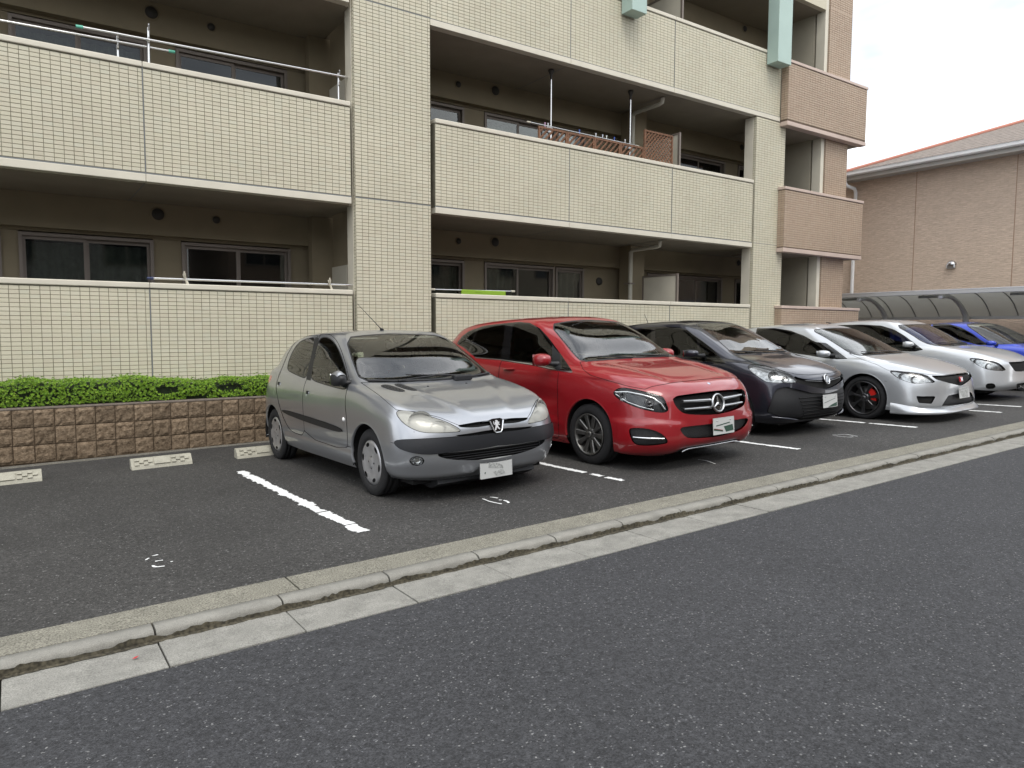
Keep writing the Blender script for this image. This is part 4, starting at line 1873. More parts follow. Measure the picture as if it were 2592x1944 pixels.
for yy in (10.75, 8.65, 6.55, 4.45):
    b = MB()
    b.tube([(19.05, yy, 2.30), (19.35, yy, 2.33), (19.65, yy, 2.30), (19.95, yy, 2.20), (20.2, yy, 2.06), (20.4, yy, 1.88), (20.5, yy, 1.6), (20.52, yy, gz(20, yy))], [.05, .05, .05, .055, .06, .07, .075, .075], 12)
    a_ = cpart(b, 'arm', M_CBAR)
    b = MB()
    b.lathe([(.001, 18.99), (.05, 18.995), (.055, 19.01), (.055, 19.06)], 16, axis='X', c=(0, yy, 2.30))
    cpart(b, 'arm_cap', M_WHITE, a_)
    b = MB()
    b.tube([(19.5, yy + .15, 2.335), (19.5, yy + .75, 2.335)], .035, 8)
    cpart(b, 'lamp_tube', M_CPANEL)
# low brick wall between the car park and the house
b = MB()
b.box(20.85, 20.97, 2.0, 14.0, gz(20, 9) - .1, 1.75)
o = b.build('garden_wall', M_SIDING)
tag(o, 'tan brick wall under the carport roof', 'wall')
# ------------------------------------------------------------------ houses across the road (seen mirrored in panes and paint)
def street_house(x0, x1, y, h, wallm, roofm, label, seed):
    o = empty('street_house', ((x0 + x1) / 2, y - 4, gz((x0 + x1) / 2, -9) - .06))
    tag(o, label, 'house', 'houses across the road')
    w, d = (x1 - x0) / 2, 4.0
    b = MB()
    b.box(-w, w, -d, d, 0, h)
    wl_ = b.build('wall', wallm, o)
    b = MB()
    e = .5
    b.prism([(-d - e, h), (d + e, h), (0, h + 2.1)], 'X', -w - e, w + e)
    b.build('roof', roofm, o)
    rg = random.Random(seed)
    for fl in (0.9, 3.7):
        n = max(2, int((x1 - x0) / 2.6))
        for i in range(n):
            x = -w + (i + .5) * 2 * w / n + rg.uniform(-.2, .2)
            ww = rg.choice((.45, .8, .8))
            f = MB()
            for (a, c, p, q) in ((x - ww, x + ww, fl, fl + .06), (x - ww, x + ww, fl + 1.2, fl + 1.26), (x - ww, x - ww + .06, fl + .06, fl + 1.2), (x + ww - .06, x + ww, fl + .06, fl + 1.2), (x - .03, x + .03, fl + .06, fl + 1.2)):
                f.box(a, c, d - .02, d + .05, p, q)
            fo = f.build('window', M_FRAME, o)
            g = MB()
            g.box(x - ww + .06, x + ww - .06, d + .002, d + .012, fl + .06, fl + 1.2)
            g.build('pane', mat('street_pane', (.03, .035, .04), .08), fo)
    return o


M_W1 = mat('street_wall_grey', (.30, .29, .27), .8, noise=(2, .08))
M_W2 = mat('street_wall_beige', (.36, .31, .24), .8, noise=(2, .08))
M_W3 = mat('street_wall_brown', (.22, .16, .12), .8, noise=(2, .08))
M_R1 = mat('street_roof', (.07, .07, .075), .8, noise=(6, .2))
street_house(-17, -6, -7.5, 5.6, M_W2, M_R1, 'beige two storey house across the road', 1)
street_house(-4.5, 5.5, -8.2, 5.9, M_W1, M_R1, 'grey two storey house across the road', 2)
street_house(7.5, 18, -7.6, 5.7, M_W3, M_R1, 'brown two storey house across the road', 3)
street_house(20, 32, -8.0, 5.8, M_W2, M_R1, 'wide beige house across the road beside the brown one', 4)
# a red petal in the gutter
q = ground_px((336, 1652))
b = MB()
b.add([(0, 0, 0), (.018, .006, .004), (.030, 0, .008), (.016, -.010, .003)], [(0, 1, 2, 3)])
o = b.build('fallen_petal', mat('petal_red', (.45, .015, .02), .6))
o.location = (q[0], 3.52, gz(q[0], 3.52) - .046)
tag(o, 'single red petal lying on the gutter slab', 'petal')
# ------------------------------------------------------------------ things cars share
def paint(name, color, metal=0.0, rough=0.35, flake=0.0):
    if name in MATS:
        return MATS[name]
    m = mat(name, color, rough, metal, coat=1.0)
    nt = m.node_tree
    b = nt.nodes['Principled BSDF']
    b.inputs['Coat Roughness'].default_value = 0.02
    tc = nt.nodes.new('ShaderNodeTexCoord')
    # a film of road dust that dulls the lacquer unevenly
    n = nt.nodes.new('ShaderNodeTexNoise')
    n.inputs['Scale'].default_value = 3.0
    n.inputs['Detail'].default_value = 6
    r = nt.nodes.new('ShaderNodeMapRange')
    r.inputs['From Min'].default_value = 0.3
    r.inputs['From Max'].default_value = 0.75
    r.inputs['To Min'].default_value = 0.02
    r.inputs['To Max'].default_value = 0.09
    nt.links.new(tc.outputs['Object'], n.inputs['Vector'])
    nt.links.new(n.outputs['Fac'], r.inputs['Value'])
    nt.links.new(r.outputs['Result'], b.inputs['Coat Roughness'])
    if flake:
        v = nt.nodes.new('ShaderNodeTexNoise')
        v.inputs['Scale'].default_value = 900
        v.inputs['Detail'].default_value = 1
        mx = nt.nodes.new('ShaderNodeMixRGB')
        mx.inputs['Color1'].default_value = (*[c * (1 - flake) for c in color], 1)
        mx.inputs['Color2'].default_value = (*[min(1, c * (1 + flake)) for c in color], 1)
        nt.links.new(tc.outputs['Object'], v.inputs['Vector'])
        nt.links.new(v.outputs['Fac'], mx.inputs['Fac'])
        nt.links.new(mx.outputs['Color'], b.inputs['Base Color'])
    return m


M_BLACK = mat('black_plastic', (0.011, 0.0115, 0.013), 0.5, noise=(40, .15))
M_GLOSSBLACK = mat('gloss_black', (0.006, 0.006, 0.007), 0.08, coat=0.6)
M_SEAM = mat('panel_gap', (0.004, 0.004, 0.004), 0.9)
M_RUBBER = mat('tyre_rubber', (0.011, 0.011, 0.012), 0.82, noise=(25, .25), bump=(180, .0006))
M_CHROME = mat('chrome', (0.82, 0.83, 0.84), 0.07, 1.0)
M_SATIN = mat('satin_silver', (0.55, 0.56, 0.57), 0.3, 1.0)
M_COVER = mat('wheel_cover_silver', (0.50, 0.50, 0.51), 0.38, 0.75, noise=(12, .12))
M_ALLOY = mat('alloy_grey', (0.17, 0.168, 0.16), 0.38, 0.85, noise=(15, .2))
M_GUNMETAL = mat('alloy_gunmetal', (0.11, 0.11, 0.115), 0.3, 0.9, noise=(15, .15))
M_DISC = mat('brake_iron', (0.16, 0.155, 0.15), 0.45, 0.9)
M_RED = mat('red_caliper', (0.55, 0.02, 0.015), 0.35)
M_CABIN = mat('cabin_dark', (0.022, 0.022, 0.024), 0.85, noise=(30, .2))
M_SEAT = mat('seat_cloth', (0.035, 0.034, 0.038), 0.95, noise=(60, .3))
M_BEIGE = mat('seat_beige', (0.26, 0.24, 0.2), 0.95, noise=(60, .15))
M_LINER = mat('roof_liner', (0.42, 0.41, 0.38), 0.95)
M_GLASS = glass_mat('windscreen_glass', (0.82, 0.87, 0.83), 1.85)
M_TINT = glass_mat('side_glass_green', (0.62, 0.70, 0.65), 1.75)
M_PRIV = glass_mat('privacy_glass', (0.05, 0.055, 0.06), 1.6)
M_DARKGL = glass_mat('dark_side_glass', (0.22, 0.24, 0.23), 1.55)
M_LENS = glass_mat('lamp_lens', (0.93, 0.94, 0.93), 1.45)
M_OLDLENS = glass_mat('yellowed_lamp_lens', (0.95, 0.95, 0.92), 1.45)
nt_ = M_OLDLENS.node_tree                       # years of sun have clouded it
df_ = nt_.nodes.new('ShaderNodeBsdfDiffuse')
df_.inputs['Color'].default_value = (.62, .62, .57, 1)
mx_ = nt_.nodes.new('ShaderNodeMixShader')
mx_.inputs['Fac'].default_value = .38
on_ = [q for q in nt_.nodes if q.type == 'OUTPUT_MATERIAL'][0]
pv_ = on_.inputs['Surface'].links[0].from_socket
nt_.links.new(pv_, mx_.inputs[1])
nt_.links.new(df_.outputs[0], mx_.inputs[2])
nt_.links.new(mx_.outputs[0], on_.inputs['Surface'])
M_REFL = mat('lamp_reflector', (0.55, 0.56, 0.57), 0.16, 0.9)
M_LAMPDARK = mat('lamp_dark_bezel', (0.05, 0.052, 0.056), 0.25, 0.5)
M_TAIL = mat('tail_lamp_red', (0.55, 0.03, 0.02), 0.15, coat=1.0)
M_AMBER = mat('amber_lens', (0.75, 0.3, 0.05), 0.2, coat=1.0)
M_PLATE = mat('plate_white', (0.50, 0.51, 0.50), 0.4)
M_PLATEINK = mat('plate_ink', (0.03, 0.07, 0.05), 0.5)


def tyre_prof(R0, Rr, hw):
    p = [(Rr - .012, hw * .70), (Rr + .002, hw * .80), (Rr + .012, hw * .96), (Rr + (R0 - Rr) * .35, hw * 1.0), (Rr + (R0 - Rr) * .62, hw * .985),
         (R0 - .022, hw * .93), (R0 - .008, hw * .84), (R0 - .001, hw * .70), (R0, hw * .56), (R0 - .007, hw * .54), (R0 - .007, hw * .46), (R0 + .0005, hw * .44),
         (R0 + .001, hw * .10), (R0 - .007, hw * .08), (R0 - .007, -hw * .08), (R0 + .001, -hw * .10), (R0 + .0005, -hw * .5), (R0 - .001, -hw * .7),
         (R0 - .02, -hw * .93), (Rr + (R0 - Rr) * .4, -hw), (Rr, -hw * .8)]
    return p


class Disc(Skin):
    """round plate facing +y, for wheel trims; prof=[(r, y)]"""

    def __init__(s, prof, n=120, sub=4):
        rs, ys = zip(*prof)
        rq, yq = [], []
        for i in range(len(prof) - 1):
            for k in range(sub):
                t = k / sub
                rq.append(rs[i] * (1 - t) + rs[i + 1] * t)
                yq.append(ys[i] * (1 - t) + ys[i + 1] * t)
        rq.append(rs[-1])
        yq.append(ys[-1])
        th = np.linspace(0, 2 * math.pi, n, endpoint=False)
        rq, yq = np.array(rq), np.array(yq)
        for _ in range(3):
            yq[1:-1] = .5 * yq[1:-1] + .25 * (yq[2:] + yq[:-2])
        dy = np.gradient(yq, rq + np.arange(len(rq)) * 1e-9)
        P = np.stack([rq[:, None] * np.cos(th), np.repeat(yq[:, None], n, 1), rq[:, None] * np.sin(th)], -1)
        Nn = np.stack([-dy[:, None] * np.cos(th), np.ones((len(rq), n)), -dy[:, None] * np.sin(th)], -1)
        Nn /= np.linalg.norm(Nn, axis=2, keepdims=True)
        s.P, s.N = P.reshape(-1, 3), Nn.reshape(-1, 3)
        s.UV = np.stack([np.repeat(rq[:, None], n, 1), np.repeat(th[None], len(rq), 0)], -1).reshape(-1, 2)
        s.faces = {'body': [(j * n + i, j * n + (i + 1) % n, (j + 1) * n + (i + 1) % n, (j + 1) * n + i) for j in range(len(rq) - 1) for i in range(n)]}


def wheel_meshes(kind, R0, Rr, hw):
    """meshes centred on the hub, outer face at y=0 towards +y"""
    out = {}
    t = MB()
    t.lathe([(r, y - hw) for r, y in tyre_prof(R0, Rr, hw)], 56)
    # tread blocks: slits across the shoulder
    for k in range(64):
        a = 2 * math.pi * k / 64
        c, s_ = math.cos(a), math.sin(a)
        for (y0, y1) in ((-.02 * hw / .09, -.45 * hw), (-1.55 * hw, -1.95 * hw)):
            rr, w = R0 + .0012, .0035
            t.add([(c * rr - s_ * w, y0, s_ * rr + c * w), (c * rr + s_ * w, y0, s_ * rr - c * w), (c * rr + s_ * w, y1, s_ * rr - c * w), (c * rr - s_ * w, y1, s_ * rr + c * w)], [(0, 1, 2, 3)])
    out['tyre'] = t.mesh('tyre', M_RUBBER)
    b = MB()
    b.lathe([(Rr - .006, -hw * .25), (Rr - .012, -.05), (Rr - .03, -.09), (Rr - .035, -hw * 1.8)], 40)
    b.lathe([(0, -.085), (Rr * .72, -.085), (Rr * .72, -.10), (0, -.10)], 40)
    out['barrel'] = b.mesh('wheel', M_DISC if kind != 'cover' else M_BLACK)
    if kind == 'cover':
        d = Disc([(.001, -.004), (.03, -.004), (.05, -.010), (.10, -.012), (Rr * .72, -.006), (Rr * .9, -.006), (Rr * .965, -.012), (Rr + .004, -.022)], 144, 4)
        for k in range(6):
            a = 2 * math.pi * k / 6 + .35
            r_, th = d.UV[:, 0], d.UV[:, 1]
            da = (th - a + math.pi) % (2 * math.pi) - math.pi
            X, Y = da * r_, r_ - Rr * .83
            g = np.sqrt((X / 2.1) ** 2 + (Y * (1 + .25 * np.sign(Y))) ** 2) - .0165
            d.cut(g, 'hole')
        for k in range(4):
            a = 2 * math.pi * k / 4 + .2
            c = np.array([math.cos(a) * .052, math.sin(a) * .052])
            g = np.hypot(d.P[:, 0] - c[0], d.P[:, 2] - c[1]) - .009
            d.cut(g, 'bolt')
        out['rim'] = d.mesh(('body',), 'wheel_cover', M_COVER, mirror=False)
        h = d.mesh(('hole', 'bolt'), 'wheel_cover_slots', M_SEAM, mirror=False, offset=-.012)
        out['dark'] = h
    else:
        n = {'merc': 10, 'civic': 7, 'plain': 5}[kind]
        r = MB()
        r.lathe([(Rr + .003, -.002), (Rr + .001, .004), (Rr - .008, .003), (Rr - .014, -.006), (Rr - .02, -.03), (Rr - .03, -.06)], 64)
        r.lathe([(.001, .0), (.03, -.001), (.034, -.006), (.034, -.02)], 32)
        r.lathe([(.034, -.016), (.06, -.018), (.072, -.026), (.075, -.055)], 40)
        for k in range(n):
            a = 2 * math.pi * (k + .25) / n
            ca, sa = math.cos(a), math.sin(a)
            w0, w1 = {'merc': (.021, .030), 'civic': (.017, .020), 'plain': (.03, .045)}[kind]
            V = []
            st = [(.055, w0, -.022), (.5 * (Rr - .01), w0 * 1.0, -.016), (.8 * (Rr - .01), (w0 + w1) / 2, -.010), (Rr - .006, w1, -.004)]
            for (rad, w, y) in st:
                ch = w * .72
                for (dw, dy) in ((-w, -.03), (-w, -.006), (-ch, .0), (ch, .0), (w, -.006), (w, -.03)):
                    V.append((ca * rad - sa * dw, y + dy, sa * rad + ca * dw))
            F = [(i * 6 + j, i * 6 + j + 1, (i + 1) * 6 + j + 1, (i + 1) * 6 + j) for i in range(3) for j in range(5)]
            r.add(V, [tuple(reversed(f)) for f in F])
            if kind == 'civic':      # forked outer end
                for sg in (-1, 1):
                    V = []
                    for (rad, off, w, y) in ((.62 * Rr, .004 * sg, .010, -.014), (Rr - .006, .034 * sg, .011, -.004)):
                        for (dw, dy) in ((-w, -.03), (-w, 0), (w, 0), (w, -.03)):
                            V.append((ca * rad - sa * (off + dw), y + dy, sa * rad + ca * (off + dw)))
                    r.add(V, [(4, 5, 1, 0), (5, 6, 2, 1), (6, 7, 3, 2)])
        for k in range(5):
            a = 2 * math.pi * k / 5 + .3
            r.lathe([(.009, -.008), (.009, -.02)], 10, c=(math.cos(a) * .05, 0, math.sin(a) * .05))
        out['rim'] = r.mesh('rim', M_ALLOY if kind != 'civic' else M_GUNMETAL)
    return out


def add_wheels(car, x_list, yw, R0, Rr, hw, kind, caliper=False):
    W = wheel_meshes(kind, R0, Rr, hw)
    for x in x_list:
        for sg in (1, -1):
            w = link_copy(W['barrel'], 'wheel', car.root, (x, sg * yw, R0 - .006))
            spin = random.uniform(-.3, .3)
            if sg < 0:
                w.rotation_euler = (0, spin, math.pi)
            else:
                w.rotation_euler = (0, spin, 0)
            link_copy(W['tyre'], 'tyre', w)
            link_copy(W['rim'], 'rim' if kind != 'cover' else 'wheel_cover', w)
            if 'dark' in W:
                link_copy(W['dark'], 'wheel_cover_slot', w)['kind'] = 'stuff'
            if caliper:
                c = MB()
                pts = []
                for k in range(7):
                    a = R(-35 + 70 * k / 6)
                    pts.append((math.cos(a), math.sin(a)))
                V = [(r_ * cx, y, r_ * cz) for (cx, cz) in pts for (r_, y) in ((Rr * .42, -.062), (Rr * .42, -.03), (Rr * .74, -.03), (Rr * .74, -.062))]
                F = [(i * 4 + j, i * 4 + (j + 1) % 4, (i + 1) * 4 + (j + 1) % 4, (i + 1) * 4 + j) for i in range(6) for j in range(4)]
                c.add(V, F)
                k = c.build('brake_caliper', M_RED, car.root, fix=True)
                k.location = (x, sg * yw, R0)
                k.rotation_euler = (0, R(200), 0) if sg > 0 else (0, R(-20), math.pi)


def wheelhouse(car, x, z, r, yin, yout):
    """dark liner above each wheel, one for each side"""
    n = 18
    for sg in (1, -1):
        b = MB()
        V = []
        for k in range(n + 1):
            a = R(-12) + R(204) * k / n
            for y in (yin, yout):
                V.append((x + r * math.cos(a), sg * y, z + r * math.sin(a)))
        F = [(2 * k, 2 * k + 1, 2 * k + 3, 2 * k + 2) for k in range(n)]
        b.add(V, F, True)
        b.add([(x + r * math.cos(R(-12) + R(204) * k / n), sg * yin, z + r * math.sin(R(-12) + R(204) * k / n)) for k in range(n + 1)], [tuple(range(n + 1))])
        b.build('wheel_arch_liner', M_SEAM, car.root)


def arch_lip(car, x, z, r, material, w=.012, out=.002, a0=-8, a1=188):
    """rolled edge of the wing round the wheel opening, following the skin"""
    n = 40
    for sg in (1, -1):
        b = MB()
        V = []
        for k in range(n + 1):
            a = R(a0 + (a1 - a0) * k / n)
            rows = []
            for (dr, dn) in ((w, .0), (w * .4, out), (0, out * .6), (-.002, -.02)):
                X, Z = x + (r + dr) * math.cos(a), z + (r + dr) * math.sin(a)
                p, nn = car.side(X, max(Z, .2))
                V.append((X, sg * (p.y + dn), Z))
        F = [(i * 4 + j, i * 4 + j + 1, (i + 1) * 4 + j + 1, (i + 1) * 4 + j) for i in range(n) for j in range(3)]
        if sg > 0:
            F = [tuple(reversed(f)) for f in F]
        b.add(V, F, True)
        b.build('wheel_arch_lip', material, car.root)


def chassis(car, x0, x1, hw, z0=.15, z1=.3):
    b = MB()
    b.box(x0, x1, -hw, hw, z0, z1)
    return b.build('underbody', M_SEAM, car.root)


def cabin(car, x_dash, x_rear, floor, belt, hw, seat_x, seat_z=1.0, seatmat=None, wheel_side=1, back_top=1.06, seat_gap=.36, rear_x=None):
    """tub, dashboard, steering wheel, seats with head restraints, rear bench"""
    sm = seatmat or M_SEAT
    b = MB()
    b.box(x_dash, x_rear, -hw, hw, floor, floor + .03)
    for sg in (1, -1):
        b.box(x_dash + .15, x_rear, sg * (hw - .02) - .02, sg * (hw - .02) + .02, floor + .03, belt - .06)
    b.box(x_rear - .04, x_rear, -hw + .1, hw - .1, floor + .03, belt - .04)
    b.build('cabin_floor', M_CABIN, car.root)
    d = MB()
    prof = [(x_dash - .30, belt - .06), (x_dash - .05, belt - .015), (x_dash + .18, belt - .0), (x_dash + .30, belt - .03), (x_dash + .34, belt - .14), (x_dash + .28, belt - .35), (x_dash - .1, belt - .45)]
    d.prism(prof, 'Y', -hw + .06, hw - .06)
    dash = d.build('dashboard', M_CABIN, car.root)
    s = MB()
    yc = seat_gap * wheel_side
    cx, cz = x_dash + .52, belt + .005
    ring = []
    for k in range(25):
        a = 2 * math.pi * k / 24
        ring.append((cx + .185 * math.sin(a) * .42, yc + .185 * math.cos(a), cz + .185 * math.sin(a) * .9))
    s.tube(ring, .014, 8, cap=False)
    s.tube([(cx - .2, yc, cz - .1), (cx, yc, cz)], .03, 8)
    s.tube([(cx, yc - .17, cz), (cx, yc + .17, cz)], .016, 6)
    s.build('steering_wheel', M_CABIN, car.root)
    for sg in (1, -1):
        for (sx, w, isrear) in ((seat_x, .25, False), (rear_x or seat_x + .82, .30, True)):
            q = MB()
            y = sg * seat_gap
            zb = floor + .16
            q.box(sx - .45, sx + .05, y - w, y + w, zb, zb + .16, .04)
            # leaning backrest
            bm = bmesh.new()
            bmesh.ops.create_cube(bm, size=1.0)
            for vv in bm.verts:
                t = vv.co.z + .5
                wd = w * (1 - .22 * t) if not isrear else w
                vv.co = Vector((sx + .05 + t * (.22 if not isrear else .16) + vv.co.x * (.15 - .05 * t), y + vv.co.y * 2 * wd, zb + .1 + t * (back_top - zb - .1 - (.12 if isrear else 0))))
            bmesh.ops.bevel(bm, geom=list(bm.edges), offset=.045, segments=3, affect='EDGES')
            q.bm(bm, True)
            o = q.build('front_seat' if not isrear else 'rear_seat', sm, car.root)
            h = MB()
            hx = sx + .28 if not isrear else sx + .23
            top = back_top if not isrear else back_top - .12
            h.box(hx - .045, hx + .045, y - .13, y + .13, top + .03, top + .03 + (.17 if not isrear else .12), .035)
            h.tube([(hx, y - .05, top - .05), (hx, y - .05, top + .06)], .007, 6)
            h.tube([(hx, y + .05, top - .05), (hx, y + .05, top + .06)], .007, 6)
            hh = h.build('head_restraint', sm, o)


def liner(car, vmin, material, name='roof_liner', inset=.028):
    """inside of the roof"""
    sk = car.sk
    nu = sk.nu
    S = sk.S
    vs = np.array([sk.UV[j * nu, 1] for j in range(sk.nv)]) if False else None
    rows = [j for j in range(0, sk.nv) if j * 11.0 / (sk.nv - 1) >= vmin]
    cols = list(range(0, nu, 3))
    if cols[-1] != nu - 1:
        cols.append(nu - 1)
    N = Skin.normals(S)
    b = MB()
    for sg in (1, -1):
        V = [(S[j, i] - N[j, i] * inset) * np.array([1, sg, 1]) for j in rows for i in cols]
        n = len(cols)
        F = [(a * n + c, a * n + c + 1, (a + 1) * n + c + 1, (a + 1) * n + c) for a in range(len(rows) - 1) for c in range(n - 1)]
        b.add(V, F, True)
    return b.build(name, material, car.root)


def plate(car, p, n, w=.33, h=.165, tilt=0, blur=()):
    """white plate with a raised rim, two bolts and the smeared strokes the picture shows"""
    b = MB()
    b.box(-w / 2, w / 2, -h / 2, h / 2, 0, .004, .0015)
    b.box(-w / 2, w / 2, -h / 2, -h / 2 + .004, .004, .0055)
    b.box(-w / 2, w / 2, h / 2 - .004, h / 2, .004, .0055)
    b.box(-w / 2, -w / 2 + .004, -h / 2, h / 2, .004, .0055)
    b.box(w / 2 - .004, w / 2, -h / 2, h / 2, .004, .0055)
    o = car.mount(b, 'number_plate', M_PLATE, p, n)
    for x in (-.105, .105):
        k = MB()
        k.lathe([(.007, .004), (.007, .0075), (.001, .0085)], 12, axis='Z', c=(x * w / .33, h * .33, 0))
        k.build('plate_bolt', M_SATIN, o)
    for (nm, m_, polys) in blur:
        for pl in polys:
            q = MB()
            q.prism([(a * w, c * h) for a, c in pl], 'Z', .0045, .0062)
            q.build(nm, m_, o)
    return o


def wiper(car, pts, name='wiper'):
    b = MB()
    b.tube(pts, [.009] * (len(pts) - 1) + [.005], 6)
    return b.build(name, M_BLACK, car.root)


def mirror_unit(car, shell, z, yb, material, name='door_mirror', sides=(1, -1)):
    """door mirror: shell=(x0,x1,y0,y1,z0,z1) box rounded, on a black foot; both sides"""
    x0, x1, y0, y1, z0, z1 = shell
    for sg in sides:
        bm = bmesh.new()
        bmesh.ops.create_cube(bm, size=1.0)
        bmesh.ops.subdivide_edges(bm, edges=list(bm.edges), cuts=4, use_grid_fill=True)
        for v in bm.verts:
            c = v.co * 2
            # rounded box, tapering forward
            q = Vector((c.x, c.y, c.z))
            L = (abs(q.x) ** 3.2 + abs(q.y) ** 3.2 + abs(q.z) ** 3.2) ** (1 / 3.2)
            mx = max(abs(q.x), abs(q.y), abs(q.z))
            q = q * (mx / max(L, 1e-6))
            t = (1 - q.x) / 2
            k = 1 - .38 * t ** 2
            v.co = Vector(((x0 + x1) / 2 + q.x * (x1 - x0) / 2, sg * ((y0 + y1) / 2 + (q.y * k - .1 * t) * (y1 - y0) / 2), (z0 + z1) / 2 + q.z * k * (z1 - z0) / 2))
        if sg < 0:
            for f in bm.faces:
                f.normal_flip()
        m_ = MB()
        m_.bm(bm, True)
        o = m_.build(name, material, car.root)
        f = MB()
        f.tube([(x0 + .06, sg * yb, z), (x0 + .075, sg * (yb + (y0 - yb) * .5), z + .004), (x0 + .085, sg * (y0 + .04), z0 + .03)], [.034, .026, .022], 10)
        f.build('mirror_foot', M_BLACK, o)
        g = MB()
        g.box(x1 - .006, x1 + .001, *sorted((sg * (y0 + .02), sg * (y1 - .02))), z0 + .015, z1 - .015)
        g.build('mirror_glass', M_CHROME, o)


def bowl(car, p, n, r, name, material, parent=None, depth=.5, up=(0, 0, 1), ex=1.0):
    """reflector bowl sunk behind a lamp lens, opening towards n"""
    b = MB()
    prof = []
    for k in range(7):
        a = math.pi / 2 * k / 6
        prof.append((r * math.cos(a) + 1e-4, -r * depth * math.sin(a)))
    V, F = [], []
    m_ = 24
    for (rr, h) in prof:
        for k in range(m_):
            q = 2 * math.pi * k / m_
            V.append((rr * math.cos(q) * ex, rr * math.sin(q), h))
    for i in range(len(prof) - 1):
        for k in range(m_):
            F.append((i * m_ + k, (i + 1) * m_ + k, (i + 1) * m_ + (k + 1) % m_, i * m_ + (k + 1) % m_))
    b.add(V, F, True)
    return car.mount(b, name, material, p, n, up, parent)
# ------------------------------------------------------------------ silver five-door hatchback
def ring(xs, ys, zs):
    return [(a, b, c) for a, b, c in zip(xs, ys, zs)]


PSI = R(1.76)


